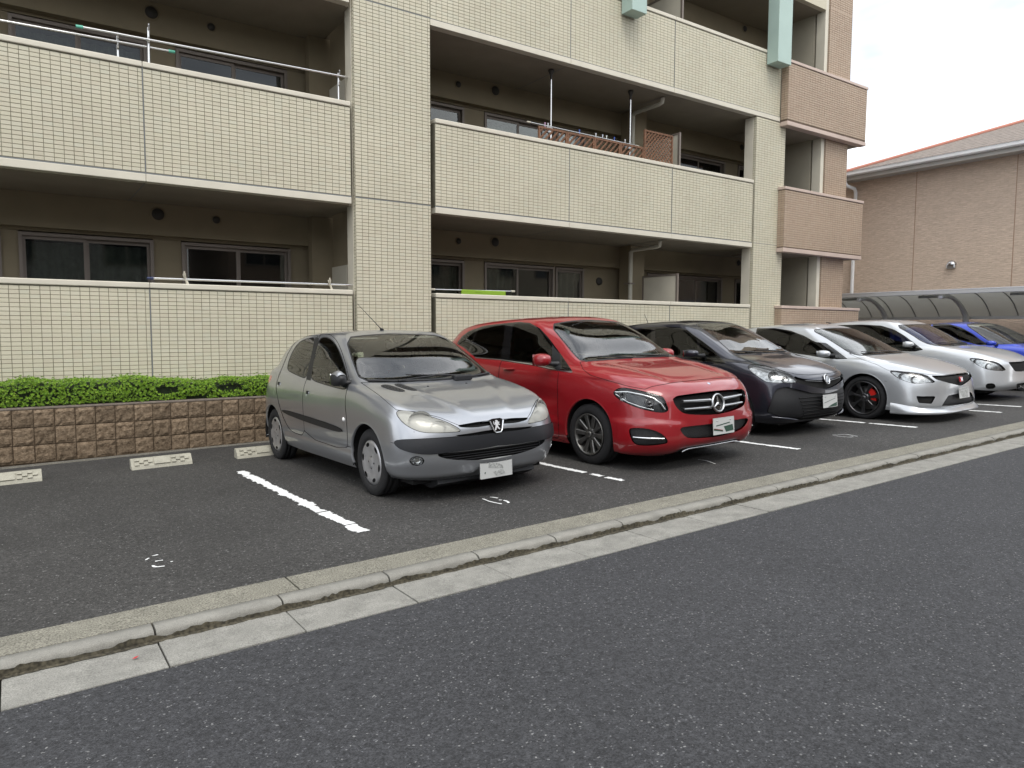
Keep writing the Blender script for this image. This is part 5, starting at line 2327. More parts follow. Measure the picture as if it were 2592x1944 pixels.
def silver_hatch():
    rings = [
        ring([-.64, -.63, -.575, -.43, -.24, 0, .40, 1.0, 1.45, 2.0, 2.44, 2.70, 2.86, 2.94, 2.96],
             [0, .34, .57, .725, .765, .775, .775, .775, .775, .775, .765, .73, .60, .38, 0],
             [.185, .185, .19, .20, .20, .20, .19, .19, .19, .20, .22, .25, .27, .28, .28]),
        ring([-.735, -.72, -.655, -.49, -.28, 0, .40, 1.0, 1.45, 2.0, 2.44, 2.72, 2.92, 3.0, 3.02],
             [0, .36, .61, .775, .81, .812, .808, .806, .806, .808, .808, .785, .66, .42, 0],
             [.275, .275, .28, .285, .28, .28, .27, .27, .27, .275, .29, .31, .33, .34, .34]),
        ring([-.768, -.752, -.685, -.51, -.285, 0, .40, 1.0, 1.45, 2.0, 2.44, 2.74, 2.96, 3.04, 3.06],
             [0, .37, .63, .797, .825, .828, .822, .822, .822, .824, .826, .80, .68, .43, 0],
             [.415, .415, .42, .42, .42, .42, .41, .41, .41, .415, .43, .45, .47, .47, .47]),
        ring([-.768, -.748, -.675, -.505, -.28, 0, .40, 1.0, 1.45, 2.0, 2.44, 2.74, 2.96, 3.04, 3.06],
             [0, .365, .62, .79, .822, .828, .826, .828, .828, .828, .828, .80, .68, .43, 0],
             [.53, .53, .535, .55, .56, .57, .56, .55, .55, .56, .58, .60, .61, .61, .61]),
        ring([-.742, -.72, -.635, -.465, -.25, 0, .40, 1.0, 1.45, 2.0, 2.44, 2.73, 2.95, 3.03, 3.05],
             [0, .35, .60, .765, .806, .82, .824, .828, .828, .826, .822, .79, .66, .42, 0],
             [.635, .64, .66, .70, .725, .735, .715, .70, .70, .71, .735, .75, .75, .75, .75]),
        ring([-.665, -.645, -.555, -.385, -.18, .05, .40, 1.0, 1.45, 2.0, 2.44, 2.71, 2.93, 3.02, 3.04],
             [0, .335, .57, .725, .772, .795, .806, .81, .81, .806, .798, .765, .62, .40, 0],
             [.702, .707, .735, .79, .825, .852, .855, .835, .84, .855, .875, .885, .88, .88, .88]),
        ring([-.25, -.24, -.165, -.01, .12, .28, .55, 1.05, 1.5, 2.0, 2.4, 2.68, 2.9, 2.98, 3.0],
             [0, .33, .56, .685, .735, .76, .777, .785, .785, .78, .77, .73, .58, .38, 0],
             [.842, .845, .862, .885, .905, .922, .925, .915, .925, .95, .98, .995, .99, .99, .99]),
        ring([.20, .205, .24, .32, .45, .60, .82, 1.15, 1.52, 1.95, 2.25, 2.55, 2.80, 2.88, 2.90],
             [0, .32, .55, .695, .735, .75, .76, .765, .765, .755, .74, .70, .56, .37, 0],
             [.945, .945, .95, .965, .962, .955, .95, .955, .968, .995, 1.02, 1.05, 1.06, 1.06, 1.06]),
        ring([.61, .61, .62, .655, .78, .90, 1.08, 1.32, 1.6, 1.95, 2.22, 2.5, 2.72, 2.79, 2.81],
             [0, .30, .50, .632, .672, .688, .698, .703, .70, .69, .67, .62, .50, .33, 0],
             [1.205, 1.202, 1.193, 1.172, 1.165, 1.165, 1.165, 1.168, 1.175, 1.19, 1.2, 1.21, 1.21, 1.21, 1.21]),
        ring([1.16, 1.14, 1.09, 1.02, 1.11, 1.2, 1.33, 1.5, 1.7, 1.98, 2.2, 2.42, 2.58, 2.65, 2.67],
             [0, .27, .44, .54, .582, .596, .605, .607, .602, .59, .57, .52, .42, .28, 0],
             [1.393, 1.39, 1.38, 1.365, 1.373, 1.376, 1.378, 1.378, 1.376, 1.363, 1.345, 1.32, 1.31, 1.315, 1.325]),
        ring([1.33, 1.32, 1.29, 1.25, 1.31, 1.38, 1.47, 1.58, 1.72, 1.93, 2.1, 2.28, 2.4, 2.46, 2.48],
             [0, .18, .30, .40, .43, .44, .445, .445, .44, .43, .41, .37, .3, .18, 0],
             [1.428, 1.424, 1.418, 1.41, 1.414, 1.417, 1.418, 1.418, 1.415, 1.404, 1.39, 1.373, 1.364, 1.362, 1.362]),
        ring([1.55, 1.56, 1.57, 1.58, 1.60, 1.63, 1.67, 1.72, 1.78, 1.88, 1.97, 2.05, 2.11, 2.15, 2.18],
             [0] * 15,
             [1.437, 1.437, 1.437, 1.437, 1.437, 1.436, 1.435, 1.434, 1.432, 1.427, 1.421, 1.413, 1.407, 1.402, 1.4]),
    ]

    def hoodline(x, y, z, u, v):
        # two soft creases that run from the screen corners to the badge
        yy = .19 + (x + .70) * .36
        d = np.abs(y) - yy
        k = np.exp(-(d / .05) ** 2) * np.clip((x + .72) / .15, 0, 1) * np.clip((.20 - x) / .2, 0, 1)
        on = ((v > 4.6) & (v < 7)).astype(float)
        return .006 * k * on + .007 * on / (1 + np.exp(np.clip(d / .02, -40, 40))) * np.clip((x + .72) / .15, 0, 1) * np.clip((.2 - x) / .2, 0, 1)

    def sill(x, y, z, u, v):
        return -.010 * np.exp(-((z - .36) / .03) ** 2) * ((x > .2) & (x < 2.1))

    def chin(x, y, z, u, v):
        return .016 * np.exp(-((z - .235) / .03) ** 2) * np.clip((-.25 - x) / .2, 0, 1) * np.clip((np.abs(y) - .16) / .05, 0, 1)

    Z = (640, 780, 2.765)
    c = Car('silver_hatchback', 'dull silver five door hatchback with black bumper strip, beside the empty bay', (940, 1254), PSI, .80, rings, group='cars parked in the marked bays', bumps=(hoodline, sill, chin))
    c.circle(.02, .285, .335)
    c.circle(2.45, .285, .335)
    band = dict(band=1.1, band_label='rubber')
    c.cut_px([(648, 207), (800, 190), (950, 180), (1270, 172), (1720, 450), (1300, 497), (1000, 512), (755, 517), (700, 375)], 'windshield', Z, sm=1, band=1.6, band_label='rubber')
    c.cut_px([(405, 503), (412, 440), (432, 330), (462, 218), (500, 200), (548, 215), (592, 270), (628, 360), (655, 450), (668, 520), (655, 572), (600, 562), (520, 540)], 'fglass', Z, sm=2, **band)
    c.cut_px([(240, 432), (250, 375), (275, 310), (320, 240), (380, 212), (437, 205), (425, 270), (400, 380), (374, 494), (330, 478), (280, 455)], 'rglass', Z, sm=2, **band)
    c.cut_px([(372, 499), (405, 508), (414, 440), (434, 330), (464, 212), (438, 200), (424, 270), (399, 380)], 'pillar', Z, ('body', 'rubber'), sm=0)
    c.cut_uv(lambda u, v, P: np.where(u > 12, np.maximum(np.abs(v - 8.05) - .78, 12.35 - u), 1), 'rear_window')
    c.cut_px([(998, 735), (1020, 714), (1080, 716), (1150, 732), (1250, 760), (1350, 793), (1430, 833), (1466, 864), (1400, 869), (1280, 874), (1180, 870), (1100, 838), (1040, 795)], 'lamp', Z, sm=2, band=.8, band_label='seam')
    c.cut_px([(1418, 822), (1550, 801), (1625, 793), (1800, 776), (1800, 796), (1700, 812), (1625, 826), (1560, 836), (1460, 836)], 'slit', Z, sm=1)
    c.cut_px([(1290, 906), (1420, 890), (1560, 870), (1640, 855), (1800, 835), (1800, 856), (1640, 880), (1500, 896)], 'slit', Z, sm=1)
    c.cut_px([(988, 938), (1006, 922), (1150, 916), (1300, 908), (1500, 893), (1800, 850), (1800, 940), (1600, 985), (1400, 1006), (1270, 1024), (1150, 1021), (1040, 992), (1000, 962)], 'strip', Z, sm=1, band=.7, band_label='seam')
    c.cut_px([(1272, 1022), (1400, 1010), (1600, 990), (1800, 955), (1800, 1040), (1650, 1060), (1500, 1066), (1390, 1060), (1320, 1047)], 'lower_grille', Z, ('body',), sm=1)
    el = [(1148 + 53 * math.cos(k * .524), 1070 + 34 * math.sin(k * .524)) for k in range(12)]
    c.cut_px(el, 'fog', Z, sm=1, band=.5, band_label='seam')
    c.cut_px([(203, 704), (360, 750), (560, 815), (622, 845), (634, 862), (618, 868), (560, 856), (360, 790), (210, 730)], 'moulding', Z, sm=1)
    c.cut_px([(88, 520), (104, 482), (134, 466), (128, 502), (100, 532)], 'tail', Z, sm=1)
    c.cut_px([(372, 505), (355, 560), (346, 640), (352, 740), (362, 897), (660, 999), (662, 900), (655, 760), (645, 680), (650, 600), (672, 530), (676, 505), (652, 400), (612, 270), (562, 192), (500, 176), (465, 186), (430, 330), (405, 440)], 'front_door', Z, sm=1, band=.7, band_label='seam')
    c.cut_px([(466, 188), (400, 190), (318, 213), (258, 290), (212, 400), (172, 500), (161, 560), (178, 650), (204, 745), (245, 832), (278, 868), (364, 898), (353, 740), (347, 640), (356, 560), (373, 505), (405, 440), (430, 330)], 'rear_door', Z, sm=1, band=.7, band_label='seam')
    c.cut_px([(755, 520), (880, 606), (1003, 712), (1150, 726), (1310, 766), (1440, 820), (1560, 799), (1650, 787), (1900, 770), (1760, 400), (1300, 503), (1000, 520)], 'hood', Z, sm=0, band=.6, band_label='seam')
    c.line_px([(918, 940), (955, 941), (990, 944)], Z)
    c.line_px([(1128, 862), (1134, 890), (1143, 918)], Z)
    c.line_px([(640, 965), (670, 968), (700, 975)], Z)
    PA = paint('silver_paint', (0.39, 0.405, 0.43), 0.75, 0.30, .12)
    c.part(('body',), 'body_shell', PA)
    c.part('hood', 'hood', PA)
    for lb, nm in (('front_door', 'front_door'), ('rear_door', 'rear_door')):
        for mir in (False, 'only'):
            c.part(lb, nm, PA, mir)
    c.part('windshield', 'windshield', M_GLASS)
    c.part('rear_window', 'rear_window', M_TINT)
    for mir in (False, 'only'):
        c.part('fglass', 'door_window', M_TINT, mir)
        c.part('rglass', 'door_window', M_TINT, mir)
    c.part('rubber', 'window_seal', M_BLACK)['kind'] = 'stuff'
    c.each('pillar', 'pillar_trim', M_BLACK)
    c.part('seam', 'panel_gap', M_SEAM, offset=-.004)
    c.part('slit', 'grille_slot', M_SEAM, offset=-.03)['kind'] = 'stuff'
    c.part('strip', 'bumper_strip', mat('bumper_strip_black', (.012, .013, .016), .45, bump=(300, .0003)), offset=.012)
    c.part('lower_grille', 'lower_grille', M_SEAM, offset=-.04)
    c.each('moulding', 'door_moulding', M_BLACK, offset=.009)
    for mir in (False, 'only'):
        c.part('tail', 'tail_lamp', M_TAIL, mir)
    # grille bars behind the lower opening
    for k in range(5):
        b = MB()
        z = .325 + k * .021
        pts = []
        for i in range(15):
            y = -.50 + i * 1.0 / 14
            p, n = c.front(y, z)
            pts.append((p.x + .02, y, z))
        b.tube(pts, .0045, 6)
        b.build('grille_bar', M_BLACK, c.root)
    # head lamps: clouded lens over a shell with two bowls
    for mir in (False, 'only'):
        sg = 1 if mir is False else -1
        lens = c.part('lamp', 'headlight', M_OLDLENS, mir, .001)
        c.part('lamp', 'lamp_housing', mat('lamp_housing_grey', (.46, .46, .43), .34, .3, noise=(14, .12)), mir, -.026, lens)
        for (pp, rr, ex) in (((1175, 795), .088, 1.15), ((1300, 832), .05, 1.3)):
            p, n = c.at_px(pp, Z)
            if p:
                p, n = Vector(p), Vector((-.88, .42, .22))
                p = p - n * .012
                bowl(c, (p.x, p.y * sg, p.z), (n.x, n.y * sg, n.z), rr, 'reflector_bowl', M_REFL, lens, .55, ex=ex)
        fog = c.part('fog', 'fog_lamp', M_LENS, mir, .001)
        p, n = c.at_px((1148, 1070), Z)
        n = Vector((-.86, .5, .0))
        p = Vector(p) - n * .012
        bowl(c, (p.x, p.y * sg, p.z), (n.x, n.y * sg, n.z), .048, 'reflector_bowl', M_REFL, fog, .6)
    # badge: black shield in a chrome V with a rampant lion
    p, n = c.front(0, .60)
    n = Vector((-.97, 0, .22))
    sh = [(-.062, .052), (-.040, .060), (.040, .060), (.062, .052), (.048, -.02), (.035, -.048), (.022, -.055), (-.022, -.055), (-.035, -.048), (-.048, -.02)]
    b = MB()
    b.prism(sh, 'Z', -.012, .010)
    sd = c.mount(b, 'badge', M_GLOSSBLACK, p, n)
    b = MB()
    b.tube([(-.068, .040, .012), (-.055, .0, .014), (-.042, -.042, .014), (-.024, -.060, .014), (.024, -.060, .014), (.042, -.042, .014), (.055, 0, .014), (.068, .040, .012)], .0065, 8)
    b.build('badge_surround', M_CHROME, sd)
    b = MB()
    lion = [[(-.004, .044), (.006, .046), (.014, .040), (.012, .032), (.020, .026), (.022, .012), (.016, .002), (.018, -.012), (.026, -.026), (.030, -.040), (.020, -.040), (.014, -.028), (.004, -.016), (-.004, -.026), (-.018, -.036), (-.024, -.030), (-.012, -.018), (-.006, -.004), (-.012, .006), (-.026, .000), (-.028, .008), (-.014, .014), (-.024, .022), (-.022, .030), (-.010, .026), (-.012, .036)],
            [(.022, .008), (.030, .020), (.028, .034), (.034, .036), (.036, .020), (.028, .004)]]
    for pl in lion:
        b.prism([(-a, q) for a, q in pl], 'Z', .010, .0145)
    b.build('lion_emblem', mat('emblem_silver', (.66, .67, .68), .3, .25), sd, fix=True)
    # plate, partly torn by the retouching that hides its number
    p, n = c.front(0, .25)
    smear = [('plate_marking', M_PLATEINK, [[(.02, .36), (.06, .40), (.10, .37), (.06, .33)], [(.12, .36), (.16, .40), (.20, .37), (.16, .33)], [(.22, .38), (.26, .42), (.31, .40), (.27, .35)], [(-.36, -.17), (-.33, -.16), (-.345, -.26), (-.37, -.25)], [(-.30, .32), (-.27, .34), (-.27, .30), (-.30, .29)]]),
             ('plate_smear', mat('plate_smear', (.35, .36, .35), .5, noise=(90, .5)), [[(-.22, .30), (.05, .22), (.20, .05), (.22, -.10), (0, -.02), (-.25, .05)], [(-.1, -.20), (.2, -.12), (.28, -.38), (-.02, -.42)]])]
    plate(c, Vector((p.x - .022, .0, .245)), Vector((-1, 0, 0)), .33, .165, blur=smear)
    # bonnet vents, near side only, and washer jets
    for pl in ([(890, 545), (915, 536), (950, 538), (1000, 553), (1075, 580), (1040, 587), (990, 578), (930, 562)], [(985, 535), (1010, 529), (1040, 533), (1090, 550), (1160, 576), (1120, 579), (1070, 568), (1020, 550)]):
        V = []
        for q in smooth_poly(pl, 1):
            h, nn = c.at_px(q, Z)
            if h:
                V.append(Vector(h))
        if len(V) > 4:
            b = MB()
            k = len(V)
            cen = sum(V, Vector()) / k
            up = Vector((0, 0, 1))
            b.add([v + up * .0035 for v in V] + [v - up * .01 for v in V] + [cen + up * .002], [(i, (i + 1) % k, 2 * k) for i in range(k)] + [(i, k + i, k + (i + 1) % k, (i + 1) % k) for i in range(k)])
            vo = b.build('bonnet_vent', M_BLACK, c.root, fix=True)
            d0, d1 = V[0], max(V, key=lambda w: (w - V[0]).length)
            sl = MB()
            for i in range(6):
                t = .12 + i * .13
                m0 = d0.lerp(d1, t)
                sl.tube([m0 + Vector((-.025, .012, .005)), m0 + Vector((.025, -.012, .006))], .003, 5)
            sl.build('vent_slat', M_GLOSSBLACK, vo)
    for q in ((1248, 537), (1556, 513)):
        x, y = (.02, .20) if q[0] < 1400 else (-.02 + .05, -.22)
        h, nn = c.top(x, y)
        b = MB()
        b.lathe([(.011, -.005), (.010, .006), (.001, .009)], 10, axis='Z')
        o = b.build('washer_jet', M_BLACK, c.root)
        o.location = h
    # door handles: recessed cups with a black flap
    for (x, z) in ((1.36, .80), (2.24, .85)):
        for sg in (1, -1):
            h, nn = c.side(x, z)
            b = MB()
            b.lathe([(.034, .002), (.031, -.004), (.02, -.012), (.001, -.014)], 20, axis='Z')
            o = c.mount(b, 'door_handle', PA, (h.x, sg * (h.y + .001), h.z), (0, sg, .05))
            f = MB()
            f.box(-.024, .024, .0, .034, -.004, .006, .003)
            f.build('handle_flap', M_BLACK, o)
    b = MB()
    h, nn = c.side(.47, .62)
    b.lathe([(.022, -.002), (.020, .006), (.001, .012)], 16, axis='Z')
    c.mount(b, 'side_indicator', mat('clear_lens_white', (.75, .75, .73), .2, coat=1), (h.x, h.y, h.z), nn)
    mirror_unit(c, (.42, .60, .775, .905, .915, 1.05), .945, .72, M_BLACK, sides=(1,))
    # silver cap on the mirror top
    for sg in (1,):
        b = MB()
        n_ = 10
        V = []
        for i in range(n_ + 1):
            for j in range(n_ + 1):
                a, q = -1 + 2 * i / n_, -1 + 2 * j / n_
                V.append((.515 + a * .078, sg * (.840 + q * .056 * (1 - .1 * (1 - a))), 1.043 + .016 * (1 - a * a) * (1 - q * q) - .018 * (a * a + q * q) + .004))
        b.add(V, [(i * (n_ + 1) + j, (i + 1) * (n_ + 1) + j, (i + 1) * (n_ + 1) + j + 1, i * (n_ + 1) + j + 1) for i in range(n_) for j in range(n_)], True)
        b.build('mirror_cap', PA, c.root, fix=True)
    # aerial on the front of the roof, wipers, cowl
    h, nn = c.top(1.30, 0)
    b = MB()
    b.tube([h, h + Vector((.03, 0, .02))], [.022, .012], 8)
    b.tube([h + Vector((.02, 0, .015)), h + Vector((.46, .06, .30))], [.005, .002], 6)
    b.build('aerial', M_BLACK, c.root)

    def scr(x, y, off=.014):
        h, nn = c.top(x, y)
        return h + nn * off
    wiper(c, [scr(.20, .40), scr(.225, .2), scr(.25, -.05), scr(.27, -.18)])
    wiper(c, [scr(.20, -.26, .03), scr(.24, -.05, .02), scr(.27, .15), scr(.29, .28)])
    b = MB()
    q = scr(.175, -.26, .01)
    b.box(q.x - .045, q.x + .035, q.y - .10, q.y + .10, q.z - .02, q.z + .035, .015)
    b.build('wiper_motor_cover', M_BLACK, c.root)
    b = MB()
    pts = [scr(.185 + .11 * (abs(y) / .66) ** 2.4, y, .006) for y in np.linspace(-.66, .66, 23)]
    b.tube(pts, .012, 6)
    b.build('cowl_seal', M_BLACK, c.root)
    # cabin
    cabin(c, .62, 2.35, .26, .93, .69, 1.28, wheel_side=1, back_top=1.0, rear_x=2.02)
    liner(c, 9.1, M_LINER)
    b = MB()
    b.box(.98, 1.0, -.12, .12, 1.235, 1.295, .008)
    b.tube([(.99, 0, 1.29), (1.03, 0, 1.35)], .008, 6)
    b.build('rear_view_mirror', M_CABIN, c.root)
    for sg in (1, -1):
        b = MB()
        b.box(1.02, 1.16, sg * .36 - .17, sg * .36 + .17, 1.335, 1.350, .006)
        b.build('sun_visor', M_LINER, c.root)
    wheelhouse(c, .02, .285, .345, .55, .80)
    wheelhouse(c, 2.45, .285, .345, .55, .80)
    arch_lip(c, .02, .285, .335, PA)
    arch_lip(c, 2.45, .285, .335, PA)
    chassis(c, -.5, 2.8, .66)
    add_wheels(c, (.0, 2.442), .80, .291, .193, .088, 'cover')
    b = MB()
    b.prism([(-.50, .10), (-.62, .15), (-.60, .20), (-.3, .20), (-.3, .12)], 'Y', -.50, .50)
    b.build('front_undertray', M_BLACK, c.root)
    return c


CAR_SILVER = silver_hatch()
# ------------------------------------------------------------------ red compact people carrier
def red_car():
    rings = [
        ring([-.78, -.76, -.68, -.54, -.36, 0, .40, 1.1, 1.6, 2.2, 2.7, 3.0, 3.2, 3.30, 3.32],
             [0, .40, .66, .80, .845, .85, .85, .85, .85, .85, .84, .81, .68, .42, 0],
             [.165, .165, .165, .175, .18, .18, .18, .18, .18, .19, .21, .24, .27, .28, .28]),
        ring([-.915, -.895, -.815, -.63, -.38, 0, .40, 1.1, 1.6, 2.2, 2.7, 3.05, 3.28, 3.38, 3.40],
             [0, .42, .69, .845, .88, .882, .876, .874, .874, .876, .878, .85, .71, .44, 0],
             [.25, .25, .255, .26, .265, .27, .26, .26, .26, .27, .29, .31, .33, .34, .34]),
        ring([-.945, -.925, -.84, -.64, -.38, 0, .40, 1.1, 1.6, 2.2, 2.7, 3.06, 3.30, 3.40, 3.42],
             [0, .425, .70, .86, .888, .893, .886, .884, .884, .888, .892, .86, .72, .45, 0],
             [.40, .40, .405, .41, .415, .42, .41, .41, .41, .42, .44, .46, .48, .48, .48]),
        ring([-.945, -.92, -.83, -.63, -.37, 0, .40, 1.1, 1.6, 2.2, 2.7, 3.06, 3.30, 3.40, 3.42],
             [0, .42, .69, .85, .886, .894, .888, .886, .886, .89, .893, .86, .72, .45, 0],
             [.555, .555, .56, .575, .585, .60, .59, .58, .58, .60, .62, .64, .65, .65, .65]),
        ring([-.915, -.885, -.785, -.59, -.35, 0, .40, 1.1, 1.6, 2.2, 2.7, 3.05, 3.29, 3.39, 3.41],
             [0, .40, .665, .83, .876, .888, .888, .888, .888, .89, .888, .85, .70, .44, 0],
             [.745, .745, .75, .77, .785, .80, .78, .76, .77, .79, .81, .82, .82, .82, .82]),
        ring([-.815, -.785, -.68, -.485, -.26, .05, .40, 1.1, 1.6, 2.2, 2.7, 3.03, 3.28, 3.38, 3.40],
             [0, .385, .635, .785, .84, .864, .874, .88, .88, .88, .87, .835, .68, .43, 0],
             [.838, .842, .852, .878, .90, .925, .925, .91, .92, .94, .96, .97, .97, .97, .97]),
        ring([-.35, -.34, -.27, -.12, .02, .22, .52, 1.15, 1.65, 2.25, 2.7, 3.0, 3.25, 3.36, 3.38],
             [0, .37, .61, .74, .79, .82, .842, .852, .852, .845, .83, .79, .64, .41, 0],
             [.965, .966, .97, .98, .985, .99, .99, .995, 1.01, 1.04, 1.065, 1.085, 1.09, 1.09, 1.09]),
        ring([.19, .19, .21, .26, .40, .58, .85, 1.3, 1.75, 2.25, 2.6, 2.9, 3.12, 3.2, 3.22],
             [0, .35, .6, .745, .79, .805, .815, .82, .82, .81, .79, .745, .6, .4, 0],
             [1.065, 1.065, 1.065, 1.06, 1.035, 1.03, 1.035, 1.05, 1.07, 1.10, 1.13, 1.17, 1.19, 1.19, 1.19]),
        ring([.535, .535, .555, .60, .74, .9, 1.12, 1.45, 1.8, 2.25, 2.55, 2.82, 3.02, 3.09, 3.11],
             [0, .33, .56, .67, .725, .745, .755, .76, .755, .745, .725, .67, .54, .36, 0],
             [1.302, 1.302, 1.296, 1.27, 1.25, 1.25, 1.255, 1.265, 1.275, 1.29, 1.3, 1.31, 1.31, 1.31, 1.31]),
        ring([.96, .955, .95, .965, 1.06, 1.17, 1.33, 1.58, 1.85, 2.22, 2.48, 2.74, 2.93, 3.0, 3.02],
             [0, .30, .49, .59, .64, .655, .665, .668, .665, .65, .63, .58, .47, .31, 0],
             [1.505, 1.50, 1.49, 1.465, 1.48, 1.487, 1.492, 1.494, 1.49, 1.475, 1.46, 1.435, 1.42, 1.425, 1.43]),
        ring([1.12, 1.12, 1.12, 1.13, 1.2, 1.3, 1.42, 1.6, 1.83, 2.13, 2.35, 2.57, 2.73, 2.80, 2.82],
             [0, .2, .33, .44, .475, .485, .49, .49, .487, .475, .46, .42, .33, .2, 0],
             [1.545, 1.542, 1.537, 1.53, 1.533, 1.535, 1.537, 1.538, 1.535, 1.522, 1.508, 1.49, 1.478, 1.474, 1.474]),
        ring([1.4, 1.41, 1.42, 1.44, 1.47, 1.52, 1.58, 1.67, 1.78, 1.95, 2.08, 2.2, 2.3, 2.36, 2.4],
             [0] * 15, [1.557, 1.557, 1.557, 1.557, 1.557, 1.556, 1.555, 1.553, 1.55, 1.543, 1.536, 1.527, 1.52, 1.514, 1.51]),
    ]

    def flank(x, y, z, u, v):
        on = (y > .7) & (x > .35) & (x < 2.6)
        e = np.clip((x - .35) / .25, 0, 1) * np.clip((2.6 - x) / .4, 0, 1)
        zz = .40 + (x - .5) * .13
        d = z - zz
        return on * e * (.016 * np.exp(-(d / .035) ** 2) - .018 * np.exp(-((z - .66) / .09) ** 2))

    def bonnet(x, y, z, u, v):
        on = ((v > 4.7) & (v < 7)).astype(float) * np.clip((x + .78) / .2, 0, 1) * np.clip((.1 - x) / .2, 0, 1)
        d = np.abs(y) - (.50 + (x + .7) * .10)
        return on * (.010 / (1 + np.exp(np.clip(-d / .02, -40, 40))) - .007 * np.exp(-((d + .06) / .05) ** 2))

    def chin(x, y, z, u, v):
        e = np.clip((-.30 - x) / .15, 0, 1)
        return e * (.012 * np.exp(-((z - .205) / .03) ** 2) * np.clip((np.abs(y) - .3) / .2, 0, 1) + .016 / (1 + np.exp(np.clip((z - (.50 - .10 * np.clip(.75 - np.abs(y), 0, 1))) / .008, -40, 40))) * ((np.abs(y) > .42)) * np.clip((np.abs(y) - .42) / .12, 0, 1))

    Z = (1120, 760, 2.765)
    c = Car('red_car', 'glossy red tall hatchback with a three pointed star on the grille', (1490, 1175), PSI, .87, rings, group='cars parked in the marked bays', bumps=(flank, bonnet, chin))
    c.circle(-.02, .318, .362)
    c.circle(2.70, .318, .362)
    bd = dict(band=1.0, band_label='rubber')
    c.cut_px([(752, 172), (870, 150), (1010, 138), (1265, 140), (1700, 380), (1330, 400), (1160, 412), (978, 428), (932, 392), (852, 292)], 'windshield', Z, sm=1, band=1.5, band_label='rubber')
    c.cut_px([(466, 412), (476, 300), (492, 166), (545, 158), (605, 163), (672, 198), (735, 266), (768, 313), (770, 463), (640, 440)], 'fglass', Z, sm=0, **bd)
    c.cut_px([(768, 313), (822, 383), (830, 490), (768, 468)], 'sail', Z, ('body', 'rubber'), sm=0)
    c.cut_px([(832, 392), (868, 440), (906, 496), (880, 501), (832, 490)], 'qglass', Z, ('body', 'rubber'), sm=0, **bd)
    c.cut_px([(195, 358), (216, 282), (248, 205), (300, 181), (442, 166), (432, 260), (410, 409), (300, 403), (226, 396)], 'rglass', Z, sm=0, **bd)
    c.cut_px([(106, 300), (140, 256), (182, 221), (240, 202), (216, 268), (190, 348), (150, 327)], 'rqglass', Z, sm=0, **bd)
    c.cut_px([(98, 304), (138, 250), (188, 214), (245, 194), (300, 177), (440, 160), (545, 151), (612, 158), (684, 198), (748, 268), (832, 382), (910, 500), (820, 490), (640, 448), (420, 414), (226, 398), (150, 332)], 'pillar', Z, ('body', 'rubber'), sm=0)
    c.cut_px([(228, 396), (420, 412), (640, 446), (820, 487), (912, 500), (912, 509), (820, 496), (640, 455), (420, 421), (228, 405)], 'strip', Z, ('body', 'rubber'), sm=0)
    c.cut_uv(lambda u, v, P: np.where(u > 12, np.maximum(np.abs(v - 8.05) - .75, 12.35 - u), 1), 'rear_window')
    c.cut_px([(1192, 652), (1214, 622), (1260, 611), (1330, 620), (1430, 643), (1520, 667), (1548, 681), (1564, 715), (1585, 768), (1562, 784), (1520, 787), (1440, 773), (1360, 751), (1290, 721), (1230, 691)], 'lamp', Z, sm=1, band=.6, band_label='seam')
    c.cut_px([(1603, 674), (1750, 653), (1950, 628), (2150, 605), (2150, 765), (1950, 796), (1850, 803), (1740, 801), (1680, 791), (1632, 745)], 'grille', Z, sm=1)
    c.cut_px([(1652, 893), (1750, 879), (1850, 869), (2200, 830), (2200, 905), (1950, 951), (1850, 963), (1720, 967), (1688, 945)], 'lower', Z, sm=1)
    c.cut_px([(1302, 902), (1330, 893), (1420, 895), (1500, 915), (1552, 947), (1582, 987), (1570, 1003), (1500, 1014), (1420, 1019), (1345, 1013), (1315, 962)], 'fogbay', Z, sm=1)
    c.cut_px([(1640, 1052), (1720, 1026), (1900, 998), (2200, 950), (2200, 1000), (1900, 1060), (1660, 1085)], 'under', Z, sm=0)
    c.cut_px([(962, 432), (985, 485), (1035, 525), (1160, 562), (1300, 602), (1418, 624), (1460, 605), (1600, 579), (1800, 556), (2000, 546), (2250, 535), (1800, 310), (1330, 404)], 'hood', Z, sm=0, band=.7, band_label='seam')
    c.cut_px([(414, 422), (398, 470), (392, 540), (398, 760), (430, 960), (816, 962), (808, 800), (804, 600), (812, 498), (640, 457), (420, 423)], 'front_door', Z, sm=0, band=.7, band_label='seam')
    c.line_px([(1138, 750), (1180, 728), (1226, 704)], Z)
    c.line_px([(736, 952), (800, 966), (866, 990)], Z)
    PA = paint('red_paint', (0.25, 0.0022, 0.007), 0.0, 0.4)
    c.part('body', 'body_shell', PA)
    c.part('hood', 'hood', PA)
    c.each('front_door', 'front_door', PA)
    c.part('windshield', 'windshield', M_GLASS)
    c.part('rear_window', 'rear_window', M_PRIV)
    c.each('fglass', 'door_window', M_DARKGL)
    c.each('qglass', 'quarter_window', M_DARKGL)
    c.each('rglass', 'door_window', M_PRIV)
    c.each('rqglass', 'quarter_window', M_PRIV)
    c.part('rubber', 'window_seal', M_BLACK)['kind'] = 'stuff'
    c.each('pillar', 'pillar_trim', M_GLOSSBLACK)
    c.each('sail', 'mirror_sail', M_BLACK)
    c.each('strip', 'chrome_waist_strip', M_SATIN, offset=.003)
    c.part('seam', 'panel_gap', M_SEAM, offset=-.004)
    c.part('grille', 'grille_recess', M_SEAM, offset=-.06)
    mesh_m = mat('grille_mesh_black', (.015, .015, .016), .5, bump=(220, .003))
    c.part('lower', 'lower_grille', mesh_m, offset=-.025)
    c.each('fogbay', 'bumper_vent', mesh_m, offset=-.02)
    c.part('under', 'bumper_underside', M_BLACK, offset=-.01)
    # chrome line under the bumper
    pts = []
